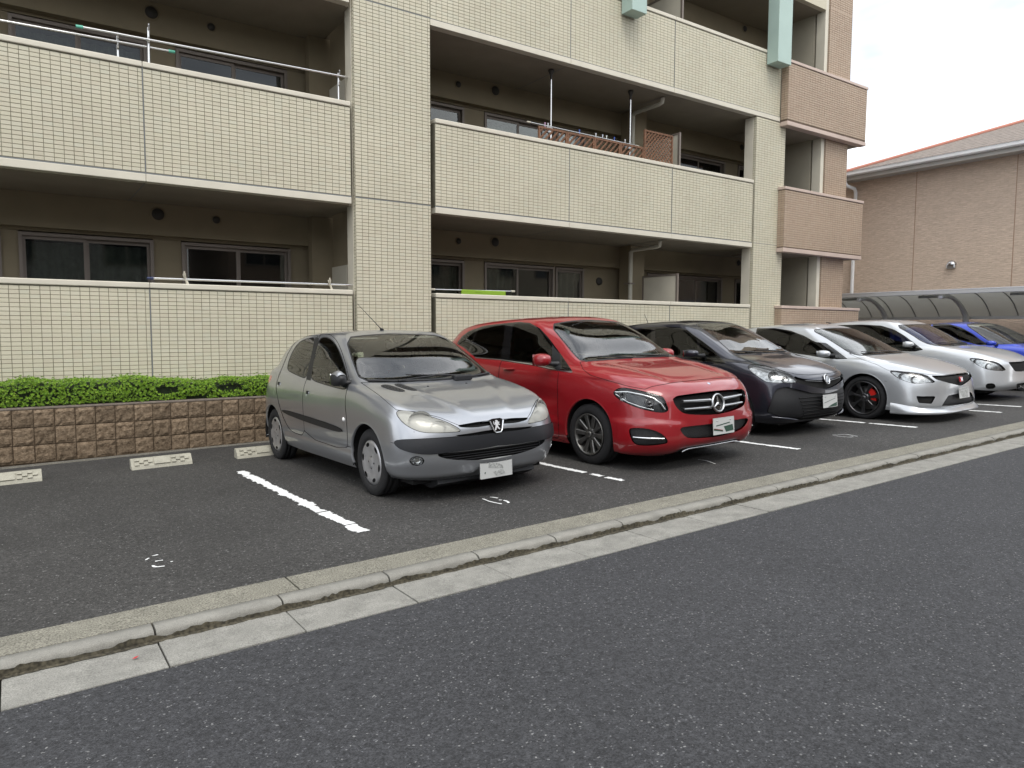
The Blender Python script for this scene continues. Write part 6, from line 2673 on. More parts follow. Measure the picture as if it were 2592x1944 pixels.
    for i in range(19):
        y = -.45 + i * .05
        p, n = c.front(y, .215 - .0 * abs(y))
        pts.append((p.x - .006, y, .205 - (.018 * max(0, abs(y) - .36) / .09)))
    b = MB()
    b.tube(pts, .007, 8)
    b.build('chrome_lip', M_CHROME, c.root)
    # lamps: clear lens, dark bezel, bright brow and projector
    for mir in (False, 'only'):
        sg = 1 if mir is False else -1
        lens = c.part('lamp', 'headlight', M_LENS, mir, .001)
        c.part('lamp', 'lamp_housing', M_LAMPDARK, mir, -.035, lens)

        def lp(q, dep):
            h, nn = c.at_px(q, Z)
            h = Vector(h) - Vector((-.8, .5, .2)) * dep
            return Vector((h.x, h.y * sg, h.z))
        for (line, rad, mt, nm) in (([(1212, 640), (1300, 640), (1400, 660), (1480, 685), (1530, 720), (1560, 765)], .011, M_CHROME, 'light_guide'),
                                    ([(1215, 655), (1300, 712), (1380, 742), (1480, 768)], .008, M_CHROME, 'lower_light_guide')):
            b = MB()
            b.tube([lp(q, .012) for q in line], rad, 8)
            b.build(nm, mt, lens)
        n = Vector((-.9, .38 * sg, .1))
        bowl(c, lp((1450, 718), .006), n, .052, 'projector_bowl', M_CHROME, lens, .5)
        bowl(c, lp((1270, 675), .006), n, .045, 'reflector_bowl', M_REFL, lens, .5)
        b = MB()
        b.lathe([(.001, .028), (.02, .022), (.031, .004), (.033, -.01)], 20, axis='Z')
        c.mount(b, 'projector_lens', M_GLOSSBLACK, lp((1450, 718), .02), n, parent=lens)
        b = MB()
        b.tube([lp((1333, 958), -.004), lp((1440, 968), -.012), lp((1552, 970), -.004)], [.006, .012, .006], 8)
        b.build('chrome_vent_bar', M_CHROME, c.root)
    # star in its ring, louvres either side
    p, n = c.front(0, .635)
    cx = p.x - .012
    N = Vector((-.985, 0, .17))
    b = MB()
    rr, tr = .086, .0095
    V, F = [], []
    for i in range(48):
        a = 2 * math.pi * i / 48
        for j in range(10):
            q = 2 * math.pi * j / 10
            V.append(((rr + tr * math.cos(q)) * math.cos(a), (rr + tr * math.cos(q)) * math.sin(a), tr * math.sin(q) * 1.5))
    for i in range(48):
        for j in range(10):
            F.append((i * 10 + j, ((i + 1) % 48) * 10 + j, ((i + 1) % 48) * 10 + (j + 1) % 10, i * 10 + (j + 1) % 10))
    b.add(V, F, True)
    star = c.mount(b, 'star_ring', M_SATIN, (cx, 0, .635), N)
    b = MB()
    for k in range(3):
        a = math.pi / 2 + k * 2 * math.pi / 3
        ca, sa = math.cos(a), math.sin(a)
        w = .014
        V = [(0, 0, .012), (ca * rr, sa * rr, .003), (-sa * w + ca * .008, ca * w + sa * .008, .0), (sa * w + ca * .008, -ca * w + sa * .008, .0), (0, 0, -.006), (ca * rr, sa * rr, -.004)]
        b.add(V, [(0, 1, 2), (0, 3, 1), (4, 2, 1), (4, 1, 3)])
    b.build('star', M_CHROME, star, fix=True)
    b = MB()
    b.lathe([(.001, -.012), (rr, -.010)], 32, axis='Z')
    b.build('star_backing', M_GLOSSBLACK, star)
    for (z, zo) in ((.668, .006), (.595, .004)):
        for sg in (1, -1):
            b = MB()
            V, F = [], []
            ys = np.linspace(.085, .455, 12)
            for y in ys:
                p, n = c.front(y * sg, z)
                t = (y - .085) / .37
                h = .017 - .006 * t
                x = p.x + .012
                for (dx, dz) in ((.02, h), (-.012, h * .7), (-.018, 0), (-.010, -h * .8), (.02, -h)):
                    V.append((x + dx, y * sg, z + zo * 2 * t + dz))
            for i in range(len(ys) - 1):
                for j in range(4):
                    F.append((i * 5 + j, (i + 1) * 5 + j, (i + 1) * 5 + j + 1, i * 5 + j + 1))
            b.add(V, F, True)
            b.build('grille_louvre', M_SATIN, c.root, fix=True)
    h, nn = c.top(-.84, 0)
    b = MB()
    b.lathe([(.001, .004), (.014, .0035), (.017, 0)], 20, axis='Z')
    c.mount(b, 'bonnet_roundel', mat('roundel_blue_silver', (.45, .5, .6), .3, .5), h, nn, up=(-1, 0, 0))
    smear = [('plate_marking', M_PLATEINK, [[(-.36, .0), (.30, .12), (.28, .18), (-.36, .06)], [(.0, -.05), (.42, .02), (.46, -.34), (.10, -.40)], [(-.48, -.12), (-.05, -.28), (-.05, -.36), (-.48, -.22)]]),
             ('plate_smear', mat('plate_red_smear', (.25, .03, .04), .4), [[(-.46, -.10), (-.06, -.25), (-.06, -.29), (-.46, -.16)]])]
    p, n = c.front(0, .42)
    plate(c, Vector((p.x - .025, -.06, .405)), Vector((-1, 0, .03)), .33, .165, blur=smear)
    mirror_unit(c, (.48, .66, .90, 1.085, 1.0, 1.145), 1.02, .80, PA)
    for sg in (1, -1):
        b = MB()
        pts = [(1.44, .885), (1.38, .895), (1.30, .895), (1.23, .885)]
        V = []
        for (x, y) in pts:
            h, nn = c.side(x, .945)
            V.append((x, sg * (h.y + .022 if x not in (1.44, 1.23) else sg * 0 + (h.y + .004)), .945 - (1.34 - x) * -.06))
        b.tube(V, [.012, .014, .014, .012], 8)
        b.build('door_handle', PA, c.root)

    def scr(x, y, off=.014):
        h, nn = c.top(x, y)
        return h + nn * off
    wiper(c, [scr(.16, .05), scr(.20, .25), scr(.235, .5)])
    wiper(c, [scr(.16, -.55), scr(.19, -.35), scr(.21, -.1), scr(.215, .0)])
    cabin(c, .72, 2.9, .30, 1.02, .76, 1.45, wheel_side=1, back_top=1.10, rear_x=2.3)
    liner(c, 9.1, M_LINER)
    b = MB()
    b.box(.86, .88, -.13, .13, 1.335, 1.40, .01)
    b.build('rear_view_mirror', M_CABIN, c.root)
    for sg in (1, -1):
        b = MB()
        b.box(.98, 1.13, sg * .38 - .19, sg * .38 + .19, 1.435, 1.45, .006)
        b.build('sun_visor', M_LINER, c.root)
    for x in (-.02, 2.70):
        wheelhouse(c, x, .318, .372, .55, .86)
        arch_lip(c, x, .318, .362, PA)
    chassis(c, -.6, 3.1, .70)
    add_wheels(c, (0.0, 2.70), .868, .316, .213, .10, 'merc')
    return c


CAR_RED = red_car()
# ------------------------------------------------------------------ the four cars beyond
def simple_car(name, label, origin, rings, paint_m, Z, cuts, wheel, arches, glass, opts):
    """cuts: (outline, label, smoothing, band, band_label, sources)"""
    c = Car(name, label, None, PSI + opts.get('turn', 0), 0, rings, group='cars parked in the marked bays', origin=origin, bumps=opts.get('bumps', ()), ku=opts.get('ku', 10), kv=opts.get('kv', 7))
    if opts.get('dz'):
        c.root.matrix_world = Matrix.Translation((0, 0, opts['dz'])) @ c.M
        c.M = c.root.matrix_world.copy()
        c.O = c.O + np.array([0, 0, opts['dz']])
    ax, az, ar = arches
    for x in ax:
        c.circle(x, az, ar)
    for q in cuts:
        pl, lab, sm, band, bl, src = (list(q) + [2, 0, None, ('body',)][len(q) - 2:])
        c.cut_px(pl, lab, Z, src, sm=sm, band=band, band_label=bl)
    c.cut_uv(lambda u, v, P: np.where(u > 12, np.maximum(np.abs(v - 8.05) - .75, 12.35 - u), 1), 'rear_window')
    for ln in opts.get('lines', ()):
        c.line_px(ln, Z, w=.6)
    c.part('body', 'body_shell', paint_m)
    c.part('hood', 'hood', paint_m)
    c.part('windshield', 'windshield', M_GLASS)
    c.part('rear_window', 'rear_window', M_PRIV)
    c.each('fglass', 'door_window', glass)
    c.each('qglass', 'quarter_window', glass)
    c.each('rglass', 'door_window', M_PRIV)
    c.each('pillar', 'pillar_trim', M_GLOSSBLACK)
    o = c.part('rubber', 'window_seal', M_BLACK)
    if o:
        o['kind'] = 'stuff'
    c.part('seam', 'panel_gap', M_SEAM, offset=-.004)
    c.part('grille', 'grille', M_SEAM, offset=-.03)
    c.part('lower', 'lower_grille', M_BLACK, offset=-.02)
    c.each('intake', 'bumper_vent', M_SEAM, offset=-.03)
    for mir in (False, 'only'):
        sg = 1 if mir is False else -1
        lens = c.part('lamp', 'headlight', M_LENS, mir, .001)
        if lens:
            c.part('lamp', 'lamp_housing', opts.get('housing', M_LAMPDARK), mir, -.03, lens)
            for (q, rr, ex) in opts.get('bowls', ()):
                h, nn = c.at_px(q, Z)
                if h:
                    n = Vector((-.85, .45, .15))
                    h = Vector(h) - n * .010
                    bowl(c, (h.x, h.y * sg, h.z), (n.x, n.y * sg, n.z), rr, 'reflector_bowl', M_REFL, lens, .55, ex=ex)
    R0, Rr, hw, yw, kind, cal = wheel
    for x in ax:
        wheelhouse(c, x, az, ar + .01, .5, yw)
        arch_lip(c, x, az, ar, paint_m)
    add_wheels(c, (ax[0], ax[1]), yw, R0, Rr, hw, kind, cal)
    chassis(c, ax[0] - .55, ax[1] + .4, .66)
    d = opts['cabin']
    cabin(c, *d['a'], **d['k'])
    liner(c, 9.1, M_LINER)
    mirror_unit(c, opts['mirror'], opts['mirror'][4] + .02, .75, paint_m)

    def scr(x, y, off=.014):
        h, nn = c.top(x, y)
        return h + nn * off
    xb = opts['cowl']
    wiper(c, [scr(xb - .03, -.45), scr(xb + .02, -.2), scr(xb + .06, .1)])
    wiper(c, [scr(xb - .03, .10), scr(xb + .03, .35), scr(xb + .09, .55)])
    return c, scr


def grey_hatch():
    rings = [
        ring([-.66, -.65, -.59, -.45, -.25, 0, .4, 1, 1.5, 2.05, 2.51, 2.75, 2.92, 3.0, 3.02],
             [0, .36, .6, .75, .79, .8, .8, .8, .8, .8, .79, .76, .62, .4, 0], [.17] * 4 + [.18] * 6 + [.2, .23, .26, .27, .27]),
        ring([-.775, -.755, -.68, -.51, -.29, 0, .4, 1, 1.5, 2.05, 2.51, 2.77, 2.98, 3.05, 3.07],
             [0, .38, .63, .80, .835, .836, .83, .828, .828, .83, .83, .80, .66, .42, 0], [.25] * 4 + [.26] * 6 + [.28, .3, .32, .33, .33]),
        ring([-.812, -.792, -.715, -.53, -.29, 0, .4, 1, 1.5, 2.05, 2.51, 2.78, 3.0, 3.07, 3.085],
             [0, .385, .64, .815, .845, .848, .842, .84, .84, .842, .845, .815, .67, .43, 0], [.40] * 4 + [.41] * 6 + [.43, .45, .47, .47, .47]),
        ring([-.808, -.785, -.70, -.515, -.28, 0, .4, 1, 1.5, 2.05, 2.51, 2.78, 3.0, 3.07, 3.085],
             [0, .38, .63, .805, .842, .848, .845, .844, .844, .846, .846, .81, .67, .43, 0], [.56, .56, .565, .575, .585, .6, .59, .58, .58, .59, .61, .62, .63, .63, .63]),
        ring([-.79, -.765, -.675, -.475, -.25, 0, .4, 1, 1.5, 2.05, 2.51, 2.77, 2.99, 3.06, 3.08],
             [0, .37, .61, .78, .825, .84, .842, .844, .844, .842, .838, .80, .66, .43, 0], [.715, .72, .735, .765, .785, .79, .77, .76, .76, .77, .79, .80, .8, .8, .8]),
        ring([-.705, -.675, -.575, -.375, -.17, .05, .4, 1, 1.5, 2.05, 2.48, 2.75, 2.97, 3.05, 3.07],
             [0, .35, .58, .73, .785, .81, .82, .825, .825, .82, .81, .775, .63, .42, 0], [.80, .802, .82, .855, .88, .90, .90, .885, .89, .91, .935, .95, .95, .95, .95]),
        ring([-.3, -.29, -.21, -.05, .08, .26, .55, 1.1, 1.55, 2.08, 2.45, 2.72, 2.95, 3.03, 3.05],
             [0, .34, .57, .69, .745, .775, .79, .80, .80, .79, .78, .74, .6, .4, 0], [.935, .935, .94, .95, .952, .955, .955, .96, .975, 1.01, 1.04, 1.06, 1.06, 1.06, 1.06]),
        ring([.10, .105, .13, .19, .34, .54, .82, 1.2, 1.6, 2.05, 2.35, 2.62, 2.83, 2.9, 2.92],
             [0, .33, .55, .685, .735, .755, .77, .775, .775, .765, .75, .70, .57, .38, 0], [1.025, 1.025, 1.025, 1.025, .995, .985, .99, 1.0, 1.02, 1.06, 1.10, 1.13, 1.14, 1.14, 1.14]),
        ring([.5, .5, .51, .53, .66, .82, 1.05, 1.35, 1.68, 2.05, 2.3, 2.54, 2.73, 2.79, 2.81],
             [0, .31, .51, .635, .685, .70, .71, .715, .71, .70, .68, .63, .51, .34, 0], [1.24, 1.24, 1.23, 1.215, 1.205, 1.205, 1.21, 1.215, 1.225, 1.24, 1.25, 1.26, 1.26, 1.26, 1.26]),
        ring([.92, .91, .89, .87, .97, 1.09, 1.26, 1.5, 1.75, 2.05, 2.25, 2.45, 2.6, 2.66, 2.68],
             [0, .28, .455, .55, .60, .615, .622, .625, .62, .605, .585, .535, .43, .29, 0], [1.435, 1.432, 1.42, 1.40, 1.42, 1.43, 1.437, 1.44, 1.437, 1.42, 1.40, 1.375, 1.365, 1.37, 1.375]),
        ring([1.1, 1.1, 1.09, 1.08, 1.14, 1.22, 1.34, 1.5, 1.7, 1.95, 2.12, 2.28, 2.4, 2.46, 2.48],
             [0, .19, .31, .41, .445, .455, .46, .46, .457, .445, .43, .385, .3, .18, 0], [1.48, 1.478, 1.472, 1.462, 1.468, 1.472, 1.476, 1.478, 1.475, 1.462, 1.45, 1.43, 1.42, 1.417, 1.416]),
        ring([1.36, 1.37, 1.38, 1.4, 1.42, 1.46, 1.51, 1.58, 1.67, 1.8, 1.9, 1.98, 2.05, 2.1, 2.13],
             [0] * 15, [1.5, 1.5, 1.5, 1.5, 1.5, 1.499, 1.498, 1.497, 1.494, 1.487, 1.48, 1.472, 1.465, 1.46, 1.455]),
    ]
    Z = (1580, 760, 3.687)
    PA = paint('dark_grey_blue_paint', (0.030, 0.032, 0.045), 0.6, 0.28, .2)
    BS = ('body', 'rubber')
    cuts = [
        ([(645, 226), (760, 214), (900, 208), (1090, 214), (1310, 300), (1660, 472), (1300, 497), (1150, 503), (1028, 508), (955, 446), (856, 360), (756, 284)], 'windshield', 1, 1.2, 'rubber'),
        ([(288, 262), (400, 256), (500, 262), (590, 290), (685, 352), (685, 560), (500, 520), (288, 470)], 'fglass', 0, .8, 'rubber'),
        ([(700, 364), (760, 415), (830, 470), (930, 585), (845, 590), (700, 563)], 'qglass', 0, .8, 'rubber'),
        ([(100, 285), (170, 268), (255, 258), (255, 470), (100, 440)], 'rglass', 0, .8, 'rubber'),
        ([(80, 280), (170, 258), (255, 248), (400, 246), (505, 252), (600, 282), (690, 342), (770, 412), (840, 470), (950, 592), (840, 598), (700, 572), (500, 530), (80, 450)], 'pillar', 0, 0, None, BS),
        ([(1148, 626), (1164, 607), (1215, 594), (1300, 611), (1400, 639), (1500, 667), (1572, 704), (1625, 768), (1600, 772), (1480, 770), (1330, 767), (1278, 737), (1208, 687)], 'lamp', 1, .5, 'seam'),
        ([(1572, 700), (1640, 728), (1750, 744), (1870, 747), (2020, 732), (2020, 790), (1900, 827), (1830, 824), (1720, 797), (1625, 777)], 'grille', 1),
        ([(1398, 862), (1436, 822), (1515, 807), (1560, 818), (1750, 865), (1860, 871), (2150, 845), (2150, 1050), (1900, 1088), (1700, 1112), (1560, 1122), (1512, 1117), (1420, 1077), (1330, 1046)], 'lower', 0),
        ([(1040, 508), (1140, 560), (1222, 594), (1400, 630), (1505, 667), (1600, 690), (1720, 697), (1830, 690), (1905, 668), (2050, 650), (1750, 380), (1300, 500)], 'hood', 0, .5, 'seam'),
    ]
    c, scr = simple_car('dark_grey_hatchback', 'dark blue grey small hatchback with a wide black lower grille', (8.47, 5.97), rings, PA, Z, cuts,
                        (.30, .20, .09, .81, 'plain', False), ((0, 2.51), .30, .335), M_DARKGL,
                        dict(ku=12, kv=8, cowl=.10, mirror=(.46, .64, .88, 1.05, .985, 1.10), lines=([(1152, 806), (1205, 765), (1268, 728)],),
                             bowls=(((1400, 705), .06, 1.3), ((1510, 735), .04, 1.2)), housing=mat('lamp_chrome_dark', (.4, .41, .42), .2, .8, noise=(25, .5)),
                             cabin=dict(a=(.60, 2.6, .28, .98, .72, 1.32), k=dict(seatmat=M_BEIGE, back_top=1.06, rear_x=2.05))))
    # slats in the lower grille
    for k in range(7):
        z = .235 + k * .042
        b = MB()
        pts = []
        w = .40 + .02 * k
        for i in range(13):
            y = -w + 2 * w * i / 12
            p, n = c.front(y, z)
            pts.append((p.x + .012, y, z))
        b.tube(pts, .006, 5)
        b.build('grille_slat', M_SEAM, c.root)
    for sg in (1, -1):           # bright blades at the bumper corners
        V = []
        for i in range(9):
            t = i / 8
            y, z = .79 - .33 * t, .262 - .055 * t
            p, n = c.front(y * sg, z)
            V.append(Vector((p.x - .012, y * sg, z)))
        b = MB()
        b.tube(V, [.006, .010, .013, .015, .015, .014, .012, .009, .005], 8)
        b.build('bumper_blade', PA, c.root)
    for (za, zb, ya) in ((.742, .712, .46), (.700, .672, .40)):
        for sg in (1, -1):
            b = MB()
            V = []
            for i in range(8):
                y = .07 + (ya - .07) * i / 7
                z = zb + (za - zb) * i / 7
                p, n = c.front(y * sg, z)
                V.append((p.x + .006, y * sg, z))
            b.tube(V, .003, 6)
            b.build('grille_trim', M_SATIN, c.root)
    # round emblem with a slanted stroke
    p, n = c.front(0, .70)
    N = Vector((-.94, 0, .33))
    b = MB()
    pts = [(.052 * math.cos(a), .062 * math.sin(a), 0) for a in np.linspace(0, 2 * math.pi, 33)]
    b.tube(pts, .007, 8, cap=False)
    e = c.mount(b, 'emblem_ring', M_CHROME, (p.x - .016, 0, .70), N)
    for x in (-.018, .012):
        b = MB()
        b.prism([(x - .010, -.038), (x + .002, -.042), (x + .022, .036), (x + .010, .040)], 'Z', -.004, .004)
        b.build('emblem_stroke', M_CHROME, e)
    b = MB()
    b.lathe([(.001, -.006), (.05, -.006)], 24, axis='Z')
    b.build('emblem_backing', M_GLOSSBLACK, e)
    p, n = c.front(0, .43)
    plate(c, Vector((p.x - .03, -.02, .425)), Vector((-1, 0, .05)), .33, .165,
          blur=[('plate_marking', M_PLATEINK, [[(-.36, .34), (-.28, .36), (-.28, .32), (-.36, .30)], [(.32, .30), (.36, .34), (.38, .28)], [(-.42, -.14), (.36, .14), (.36, .17), (-.42, -.10)], [(-.2, -.48), (.1, -.3), (.46, -.16), (.46, -.45)]])])
    b = MB()
    h, nn = c.top(2.2, 0)
    b.tube([h, h + Vector((.05, 0, .01))], [.014, .006], 6)
    b.tube([h, h + Vector((.09, .0, .17))], [.005, .003], 6)
    b.build('aerial', M_BLACK, c.root)
    return c


def civic_rings(W=1.0):
    return [
        ring([-.88, -.86, -.78, -.60, -.38, 0, .4, 1.1, 1.6, 2.2, 2.7, 3.05, 3.35, 3.5, 3.52],
             [0, .42, .68, .83, .86, .86, .855, .85, .85, .85, .85, .82, .7, .45, 0], [.14, .14, .14, .15, .16, .17, .17, .17, .17, .18, .2, .24, .28, .3, .3]),
        ring([-.965, -.945, -.86, -.66, -.40, 0, .4, 1.1, 1.6, 2.2, 2.7, 3.08, 3.4, 3.55, 3.57],
             [0, .43, .70, .855, .882, .885, .875, .868, .868, .872, .88, .85, .73, .47, 0], [.22] * 5 + [.25] * 5 + [.28, .3, .34, .36, .36]),
        ring([-.96, -.94, -.85, -.65, -.39, 0, .4, 1.1, 1.6, 2.2, 2.7, 3.09, 3.42, 3.57, 3.59],
             [0, .43, .70, .858, .885, .89, .88, .876, .876, .88, .888, .855, .73, .47, 0], [.375] * 5 + [.40] * 5 + [.42, .45, .48, .5, .5]),
        ring([-.955, -.93, -.835, -.63, -.37, 0, .4, 1.1, 1.6, 2.2, 2.7, 3.09, 3.42, 3.57, 3.59],
             [0, .42, .685, .845, .88, .89, .882, .88, .88, .884, .888, .85, .73, .47, 0], [.52, .52, .53, .55, .57, .58, .56, .56, .56, .58, .6, .62, .64, .65, .65]),
        ring([-.93, -.90, -.795, -.585, -.34, 0, .4, 1.1, 1.6, 2.2, 2.7, 3.08, 3.41, 3.56, 3.58],
             [0, .405, .66, .82, .868, .885, .882, .88, .88, .882, .882, .845, .72, .46, 0], [.625, .63, .65, .685, .71, .73, .705, .70, .70, .72, .75, .78, .8, .8, .8]),
        ring([-.805, -.775, -.665, -.455, -.23, .05, .4, 1.1, 1.6, 2.2, 2.7, 3.06, 3.4, 3.54, 3.56],
             [0, .38, .64, .775, .83, .855, .862, .865, .865, .86, .85, .81, .69, .44, 0], [.70, .705, .73, .78, .81, .835, .83, .82, .83, .85, .88, .90, .91, .91, .91]),
        ring([-.38, -.37, -.29, -.13, .02, .22, .52, 1.15, 1.65, 2.25, 2.7, 3.05, 3.38, 3.5, 3.52],
             [0, .37, .6, .725, .77, .80, .82, .825, .825, .82, .81, .78, .66, .42, 0], [.83, .833, .845, .865, .88, .885, .885, .895, .91, .935, .955, .975, .99, 1.0, 1.0]),
        ring([.12, .125, .15, .21, .36, .56, .85, 1.3, 1.75, 2.2, 2.5, 2.75, 2.95, 3.0, 3.02],
             [0, .35, .58, .71, .755, .775, .785, .79, .785, .775, .76, .72, .6, .4, 0], [.935, .935, .935, .935, .912, .912, .922, .94, .955, .975, .99, 1.01, 1.03, 1.04, 1.04]),
        ring([.54, .54, .55, .58, .70, .86, 1.1, 1.42, 1.75, 2.1, 2.35, 2.55, 2.7, 2.75, 2.77],
             [0, .32, .53, .65, .70, .72, .73, .735, .73, .715, .695, .64, .52, .35, 0], [1.16, 1.157, 1.15, 1.135, 1.13, 1.135, 1.14, 1.15, 1.155, 1.165, 1.17, 1.18, 1.19, 1.2, 1.2]),
        ring([.96, .955, .94, .93, 1.03, 1.14, 1.3, 1.53, 1.78, 2.05, 2.22, 2.36, 2.46, 2.5, 2.52],
             [0, .29, .47, .565, .61, .625, .635, .64, .632, .615, .59, .54, .44, .3, 0], [1.345, 1.342, 1.335, 1.315, 1.335, 1.345, 1.355, 1.36, 1.355, 1.34, 1.325, 1.315, 1.315, 1.32, 1.325]),
        ring([1.16, 1.16, 1.15, 1.14, 1.2, 1.28, 1.4, 1.56, 1.76, 1.97, 2.1, 2.2, 2.28, 2.31, 2.33],
             [0, .19, .32, .42, .455, .465, .47, .47, .465, .45, .43, .39, .31, .19, 0], [1.40, 1.398, 1.392, 1.382, 1.387, 1.392, 1.396, 1.398, 1.395, 1.385, 1.375, 1.367, 1.363, 1.362, 1.362]),
        ring([1.42, 1.43, 1.44, 1.46, 1.48, 1.51, 1.55, 1.6, 1.67, 1.75, 1.82, 1.88, 1.93, 1.97, 2.0],
             [0] * 15, [1.425, 1.425, 1.425, 1.425, 1.425, 1.424, 1.423, 1.422, 1.42, 1.415, 1.41, 1.405, 1.402, 1.4, 1.398]),
    ]


def silver_sedan():
    Z = (1900, 760, 3.197)
    PA = paint('bright_silver_paint', (0.52, 0.54, 0.56), 0.6, 0.3, .1)
    BS = ('body', 'rubber')
    cuts = [
        ([(490, 242), (600, 229), (720, 222), (890, 245), (1310, 425), (1100, 436), (930, 448), (870, 446), (800, 426), (700, 360), (600, 296)], 'windshield', 1, 1.0, 'rubber'),
        ([(60, 233), (200, 233), (320, 253), (430, 296), (520, 346), (600, 402), (602, 462), (480, 440), (200, 400), (40, 330)], 'fglass', 0, .8, 'rubber'),
        ([(614, 362), (680, 406), (776, 469), (700, 471), (622, 460)], 'qglass', 0, .8, 'rubber'),
        ([(50, 226), (200, 226), (325, 246), (435, 289), (525, 338), (610, 345), (690, 402), (786, 474), (700, 478), (600, 470), (480, 448), (200, 408), (30, 336)], 'pillar', 0, 0, None, BS),
        ([(1112, 570), (1180, 572), (1300, 585), (1420, 602), (1470, 640), (1502, 667), (1400, 670), (1340, 678), (1270, 662), (1190, 632)], 'lamp', 1, .4, 'seam'),
        ([(1460, 609), (1560, 609), (1700, 591), (1800, 580), (1800, 680), (1690, 691), (1600, 669), (1500, 641)], 'grille', 0),
        ([(1545, 857), (1600, 771), (1700, 751), (1900, 735), (1900, 805), (1700, 842), (1620, 857)], 'lower', 0),
        ([(1338, 775), (1400, 778), (1500, 775), (1465, 838), (1360, 832)], 'intake', 0),
        ([(792, 430), (900, 478), (1020, 520), (1110, 566), (1300, 582), (1440, 600), (1560, 606), (1720, 585), (1850, 570), (1350, 380), (1100, 440)], 'hood', 0, .4, 'seam'),
    ]
    c, scr = simple_car('silver_sports_sedan', 'bright silver sedan with dark spoked wheels, a red brake caliper and front lip', (11.07, 5.66), civic_rings(), PA, Z, cuts,
                        (.318, .238, .112, .868, 'civic', True), ((0, 2.70), .318, .352), M_DARKGL,
                        dict(ku=12, kv=8, cowl=.12, mirror=(.46, .64, .90, 1.06, .90, 1.01), lines=([(1074, 652), (1120, 656), (1182, 640)],),
                             bowls=(((1230, 620), .05, 1.2), ((1330, 640), .05, 1.1)), housing=mat('lamp_chrome_grey', (.45, .46, .47), .2, .8, noise=(25, .4)),
                             cabin=dict(a=(.62, 2.7, .26, .91, .74, 1.35), k=dict(back_top=1.0, rear_x=2.1))))
    # front lip: runs round the nose and sweeps up to the wheel arches
    path = []
    for y in np.linspace(0, .80, 21):
        p, n = c.front(y, .205)
        path.append((p.x, y, 0.0))
    x1 = path[-1][0]
    for t in np.linspace(.12, 1, 9):
        x = x1 + (-.40 - x1) * t
        p, n = c.side(x, .22)
        path.append((x, p.y, t))
    path = [(x, -y, t) for x, y, t in reversed(path[1:])] + path
    P2 = np.array([[x, y] for x, y, t in path])
    b = MB()
    V = []
    for i, (x, y, t) in enumerate(path):
        tg = P2[min(i + 1, len(P2) - 1)] - P2[max(i - 1, 0)]
        tg /= np.linalg.norm(tg)
        nn = np.array([-tg[1], tg[0]])
        if nn @ (P2[i] - np.array([1.0, 0])) < 0:
            nn = -nn
        e = (.055 + .015 * math.sin(abs(y) * 3)) * (1 - .75 * t)
        up = .028 * max(0, (abs(y) - .5) / .35) * (1 - t) + .075 * t
        for (o_, z) in ((-.03, .20 + up * 1.1), (.004, .19 + up * 1.1), (e * .75, .152 + up * .5), (e, .13), (e * .6, .115), (-.06, .12)):
            q = P2[i] + nn * o_
            V.append((q[0], q[1], z))
    F = [(i * 6 + j, (i + 1) * 6 + j, (i + 1) * 6 + j + 1, i * 6 + j + 1) for i in range(len(path) - 1) for j in range(5)]
    b.add(V, F, True)
    b.build('front_lip', PA, c.root, fix=True)
    # red emblem
    p, n = c.front(0, .575)
    b = MB()
    b.box(-.045, .045, -.036, .036, -.012, .004, .006)
    e = c.mount(b, 'emblem', mat('emblem_red', (.45, .01, .02), .25, coat=1), (p.x - .012, 0, .575), Vector((-.97, 0, .22)))
    b = MB()
    b.prism([(-.032, .028), (-.018, .028), (-.014, .004), (.014, .004), (.018, .028), (.032, .028), (.022, -.028), (.010, -.028), (.007, -.008), (-.007, -.008), (-.010, -.028), (-.022, -.028)], 'Z', .003, .010)
    b.build('emblem_letter', M_CHROME, e)
    p, n = c.front(0, .40)
    plate(c, Vector((p.x - .03, -.03, .385)), Vector((-.97, 0, .1)), .33, .15, blur=[('plate_smear', mat('plate_smear', (.35, .36, .35), .5), [[(-.48, .42), (.46, .47), (.44, .30), (-.46, .22)], [(-.44, .15), (.42, .25), (.3, -.45), (-.2, -.4)]])])
    return c


def morph(rings, fx, sy, fz):
    out = []
    for rg in rings:
        out.append([(float(np.interp(x, fx[0], fx[1])), y * sy, float(np.interp(z, fz[0], fz[1]))) for x, y, z in rg])
    return out


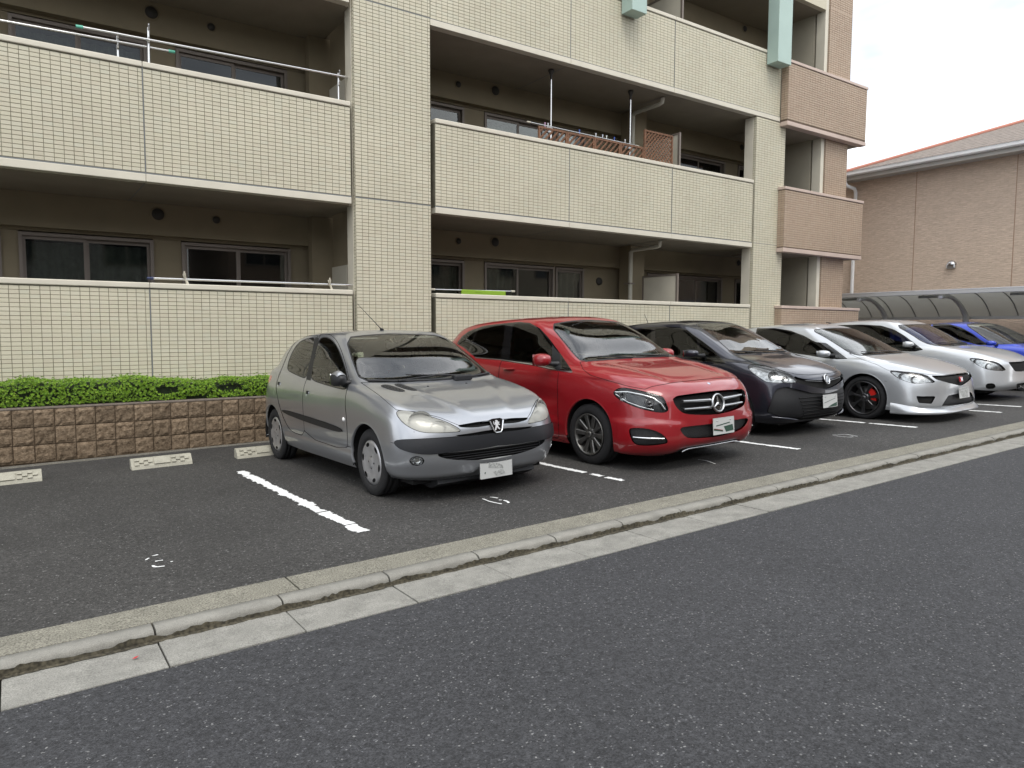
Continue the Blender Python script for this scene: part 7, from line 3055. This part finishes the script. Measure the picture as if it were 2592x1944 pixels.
def silver_wagon():
    Z = (1900, 760, 3.197)
    base = morph(civic_rings(), ([-.97, -.4, .12, .95, 1.4, 2.7, 3.6], [-.88, -.40, .22, 1.0, 1.5, 2.95, 3.55]), .957, ([.1, .62, .93, 1.34, 1.43], [.16, .68, .98, 1.40, 1.48]))
    PA = paint('white_silver_paint', (0.58, 0.60, 0.62), 0.5, 0.3, .1)
    BS = ('body', 'rubber')
    cuts = [
        ([(1168, 204), (1280, 197), (1400, 194), (1530, 198), (1800, 352), (1640, 371), (1520, 373), (1400, 345), (1300, 276)], 'windshield', 1, .9, 'rubber'),
        ([(700, 206), (900, 203), (1050, 211), (1150, 240), (1240, 291), (1310, 346), (1320, 408), (1200, 404), (800, 330)], 'fglass', 0, .7, 'rubber'),
        ([(1316, 350), (1392, 399), (1326, 410)], 'qglass', 0, .5, 'rubber'),
        ([(690, 200), (900, 197), (1055, 205), (1155, 234), (1245, 285), (1320, 342), (1398, 401), (1326, 416), (1200, 411), (790, 336)], 'pillar', 0, 0, None, BS),
        ([(1754, 468), (1850, 471), (1950, 489), (2012, 510), (2052, 545), (2070, 571), (1960, 569), (1900, 556), (1820, 516)], 'lamp', 1, .4, 'seam'),
        ([(2084, 500), (2220, 495), (2400, 490), (2400, 580), (2140, 576), (2110, 535)], 'grille', 0),
        ([(1900, 675), (1975, 670), (1986, 714), (1905, 720)], 'intake', 1),
        ([(2150, 675), (2212, 668), (2400, 660), (2400, 715), (2155, 720)], 'lower', 0),
    ]
    c, scr = simple_car('pale_silver_wagon', 'pale silver station wagon between the silver sedan and the blue car', (14.51, 6.06), base, PA, Z, cuts,
                        (.30, .20, .09, .81, 'plain', False), ((0, 2.90), .30, .335), M_DARKGL,
                        dict(ku=9, kv=6, cowl=.22, mirror=(.54, .70, .86, 1.01, .95, 1.06), lines=([(1690, 550), (1760, 552), (1800, 530)],),
                             bowls=(((1830, 500), .05, 1.2), ((1930, 535), .055, 1.1)), housing=mat('lamp_chrome_grey', (.45, .46, .47), .2, .8),
                             cabin=dict(a=(.7, 2.7, .28, .95, .70, 1.4), k=dict(back_top=1.04, rear_x=2.15))))
    b = MB()
    h, nn = c.top(2.6, 0)
    b.tube([h, h + Vector((.16, 0, .035))], [.02, .006], 6)
    b.build('aerial', M_BLACK, c.root)
    return c


def blue_car():
    Z = (1900, 760, 3.197)
    base = morph(civic_rings(), ([-.97, -.4, .12, .95, 1.4, 2.7, 3.6], [-.90, -.38, .24, 1.0, 1.45, 2.7, 3.5]), .975, ([.1, .62, .93, 1.34, 1.43], [.16, .68, .97, 1.37, 1.45]))
    PA = paint('vivid_blue_paint', (0.012, 0.045, 0.45), 0.25, 0.32, .1)
    BS = ('body', 'rubber')
    cuts = [
        ([(1735, 196), (1800, 187), (1890, 181), (2110, 230), (2300, 345), (2100, 353), (1990, 356), (1930, 331), (1840, 266)], 'windshield', 1, .9, 'rubber'),
        ([(1475, 190), (1600, 193), (1700, 220), (1800, 275), (1855, 320), (1930, 364), (1850, 362), (1650, 310), (1475, 250)], 'fglass', 0, .8, 'rubber'),
        ([(1380, 186), (1460, 186), (1460, 240), (1380, 220)], 'rglass', 0, .8, 'rubber'),
    ]
    c, scr = simple_car('blue_car', 'vivid blue sedan at the far end of the row', (17.2, 5.75), base, PA, Z, cuts,
                        (.31, .215, .10, .83, 'plain', False), ((0, 2.70), .31, .345), M_DARKGL,
                        dict(ku=9, kv=6, cowl=.24, dz=-.05, mirror=(.54, .70, .87, 1.03, .95, 1.06), cabin=dict(a=(.7, 2.6, .28, .94, .70, 1.4), k=dict(back_top=1.02, rear_x=2.1))))
    b = MB()
    b.box(2.75, 2.95, -.55, .55, 1.385, 1.41, .01)
    b.box(2.80, 2.86, .50, .54, 1.0, 1.39)
    b.box(2.80, 2.86, -.54, -.50, 1.0, 1.39)
    b.build('rear_spoiler', PA, c.root)
    return c


CAR_GREY = grey_hatch()
CAR_SEDAN = silver_sedan()
CAR_WAGON = silver_wagon()
CAR_BLUE = blue_car()
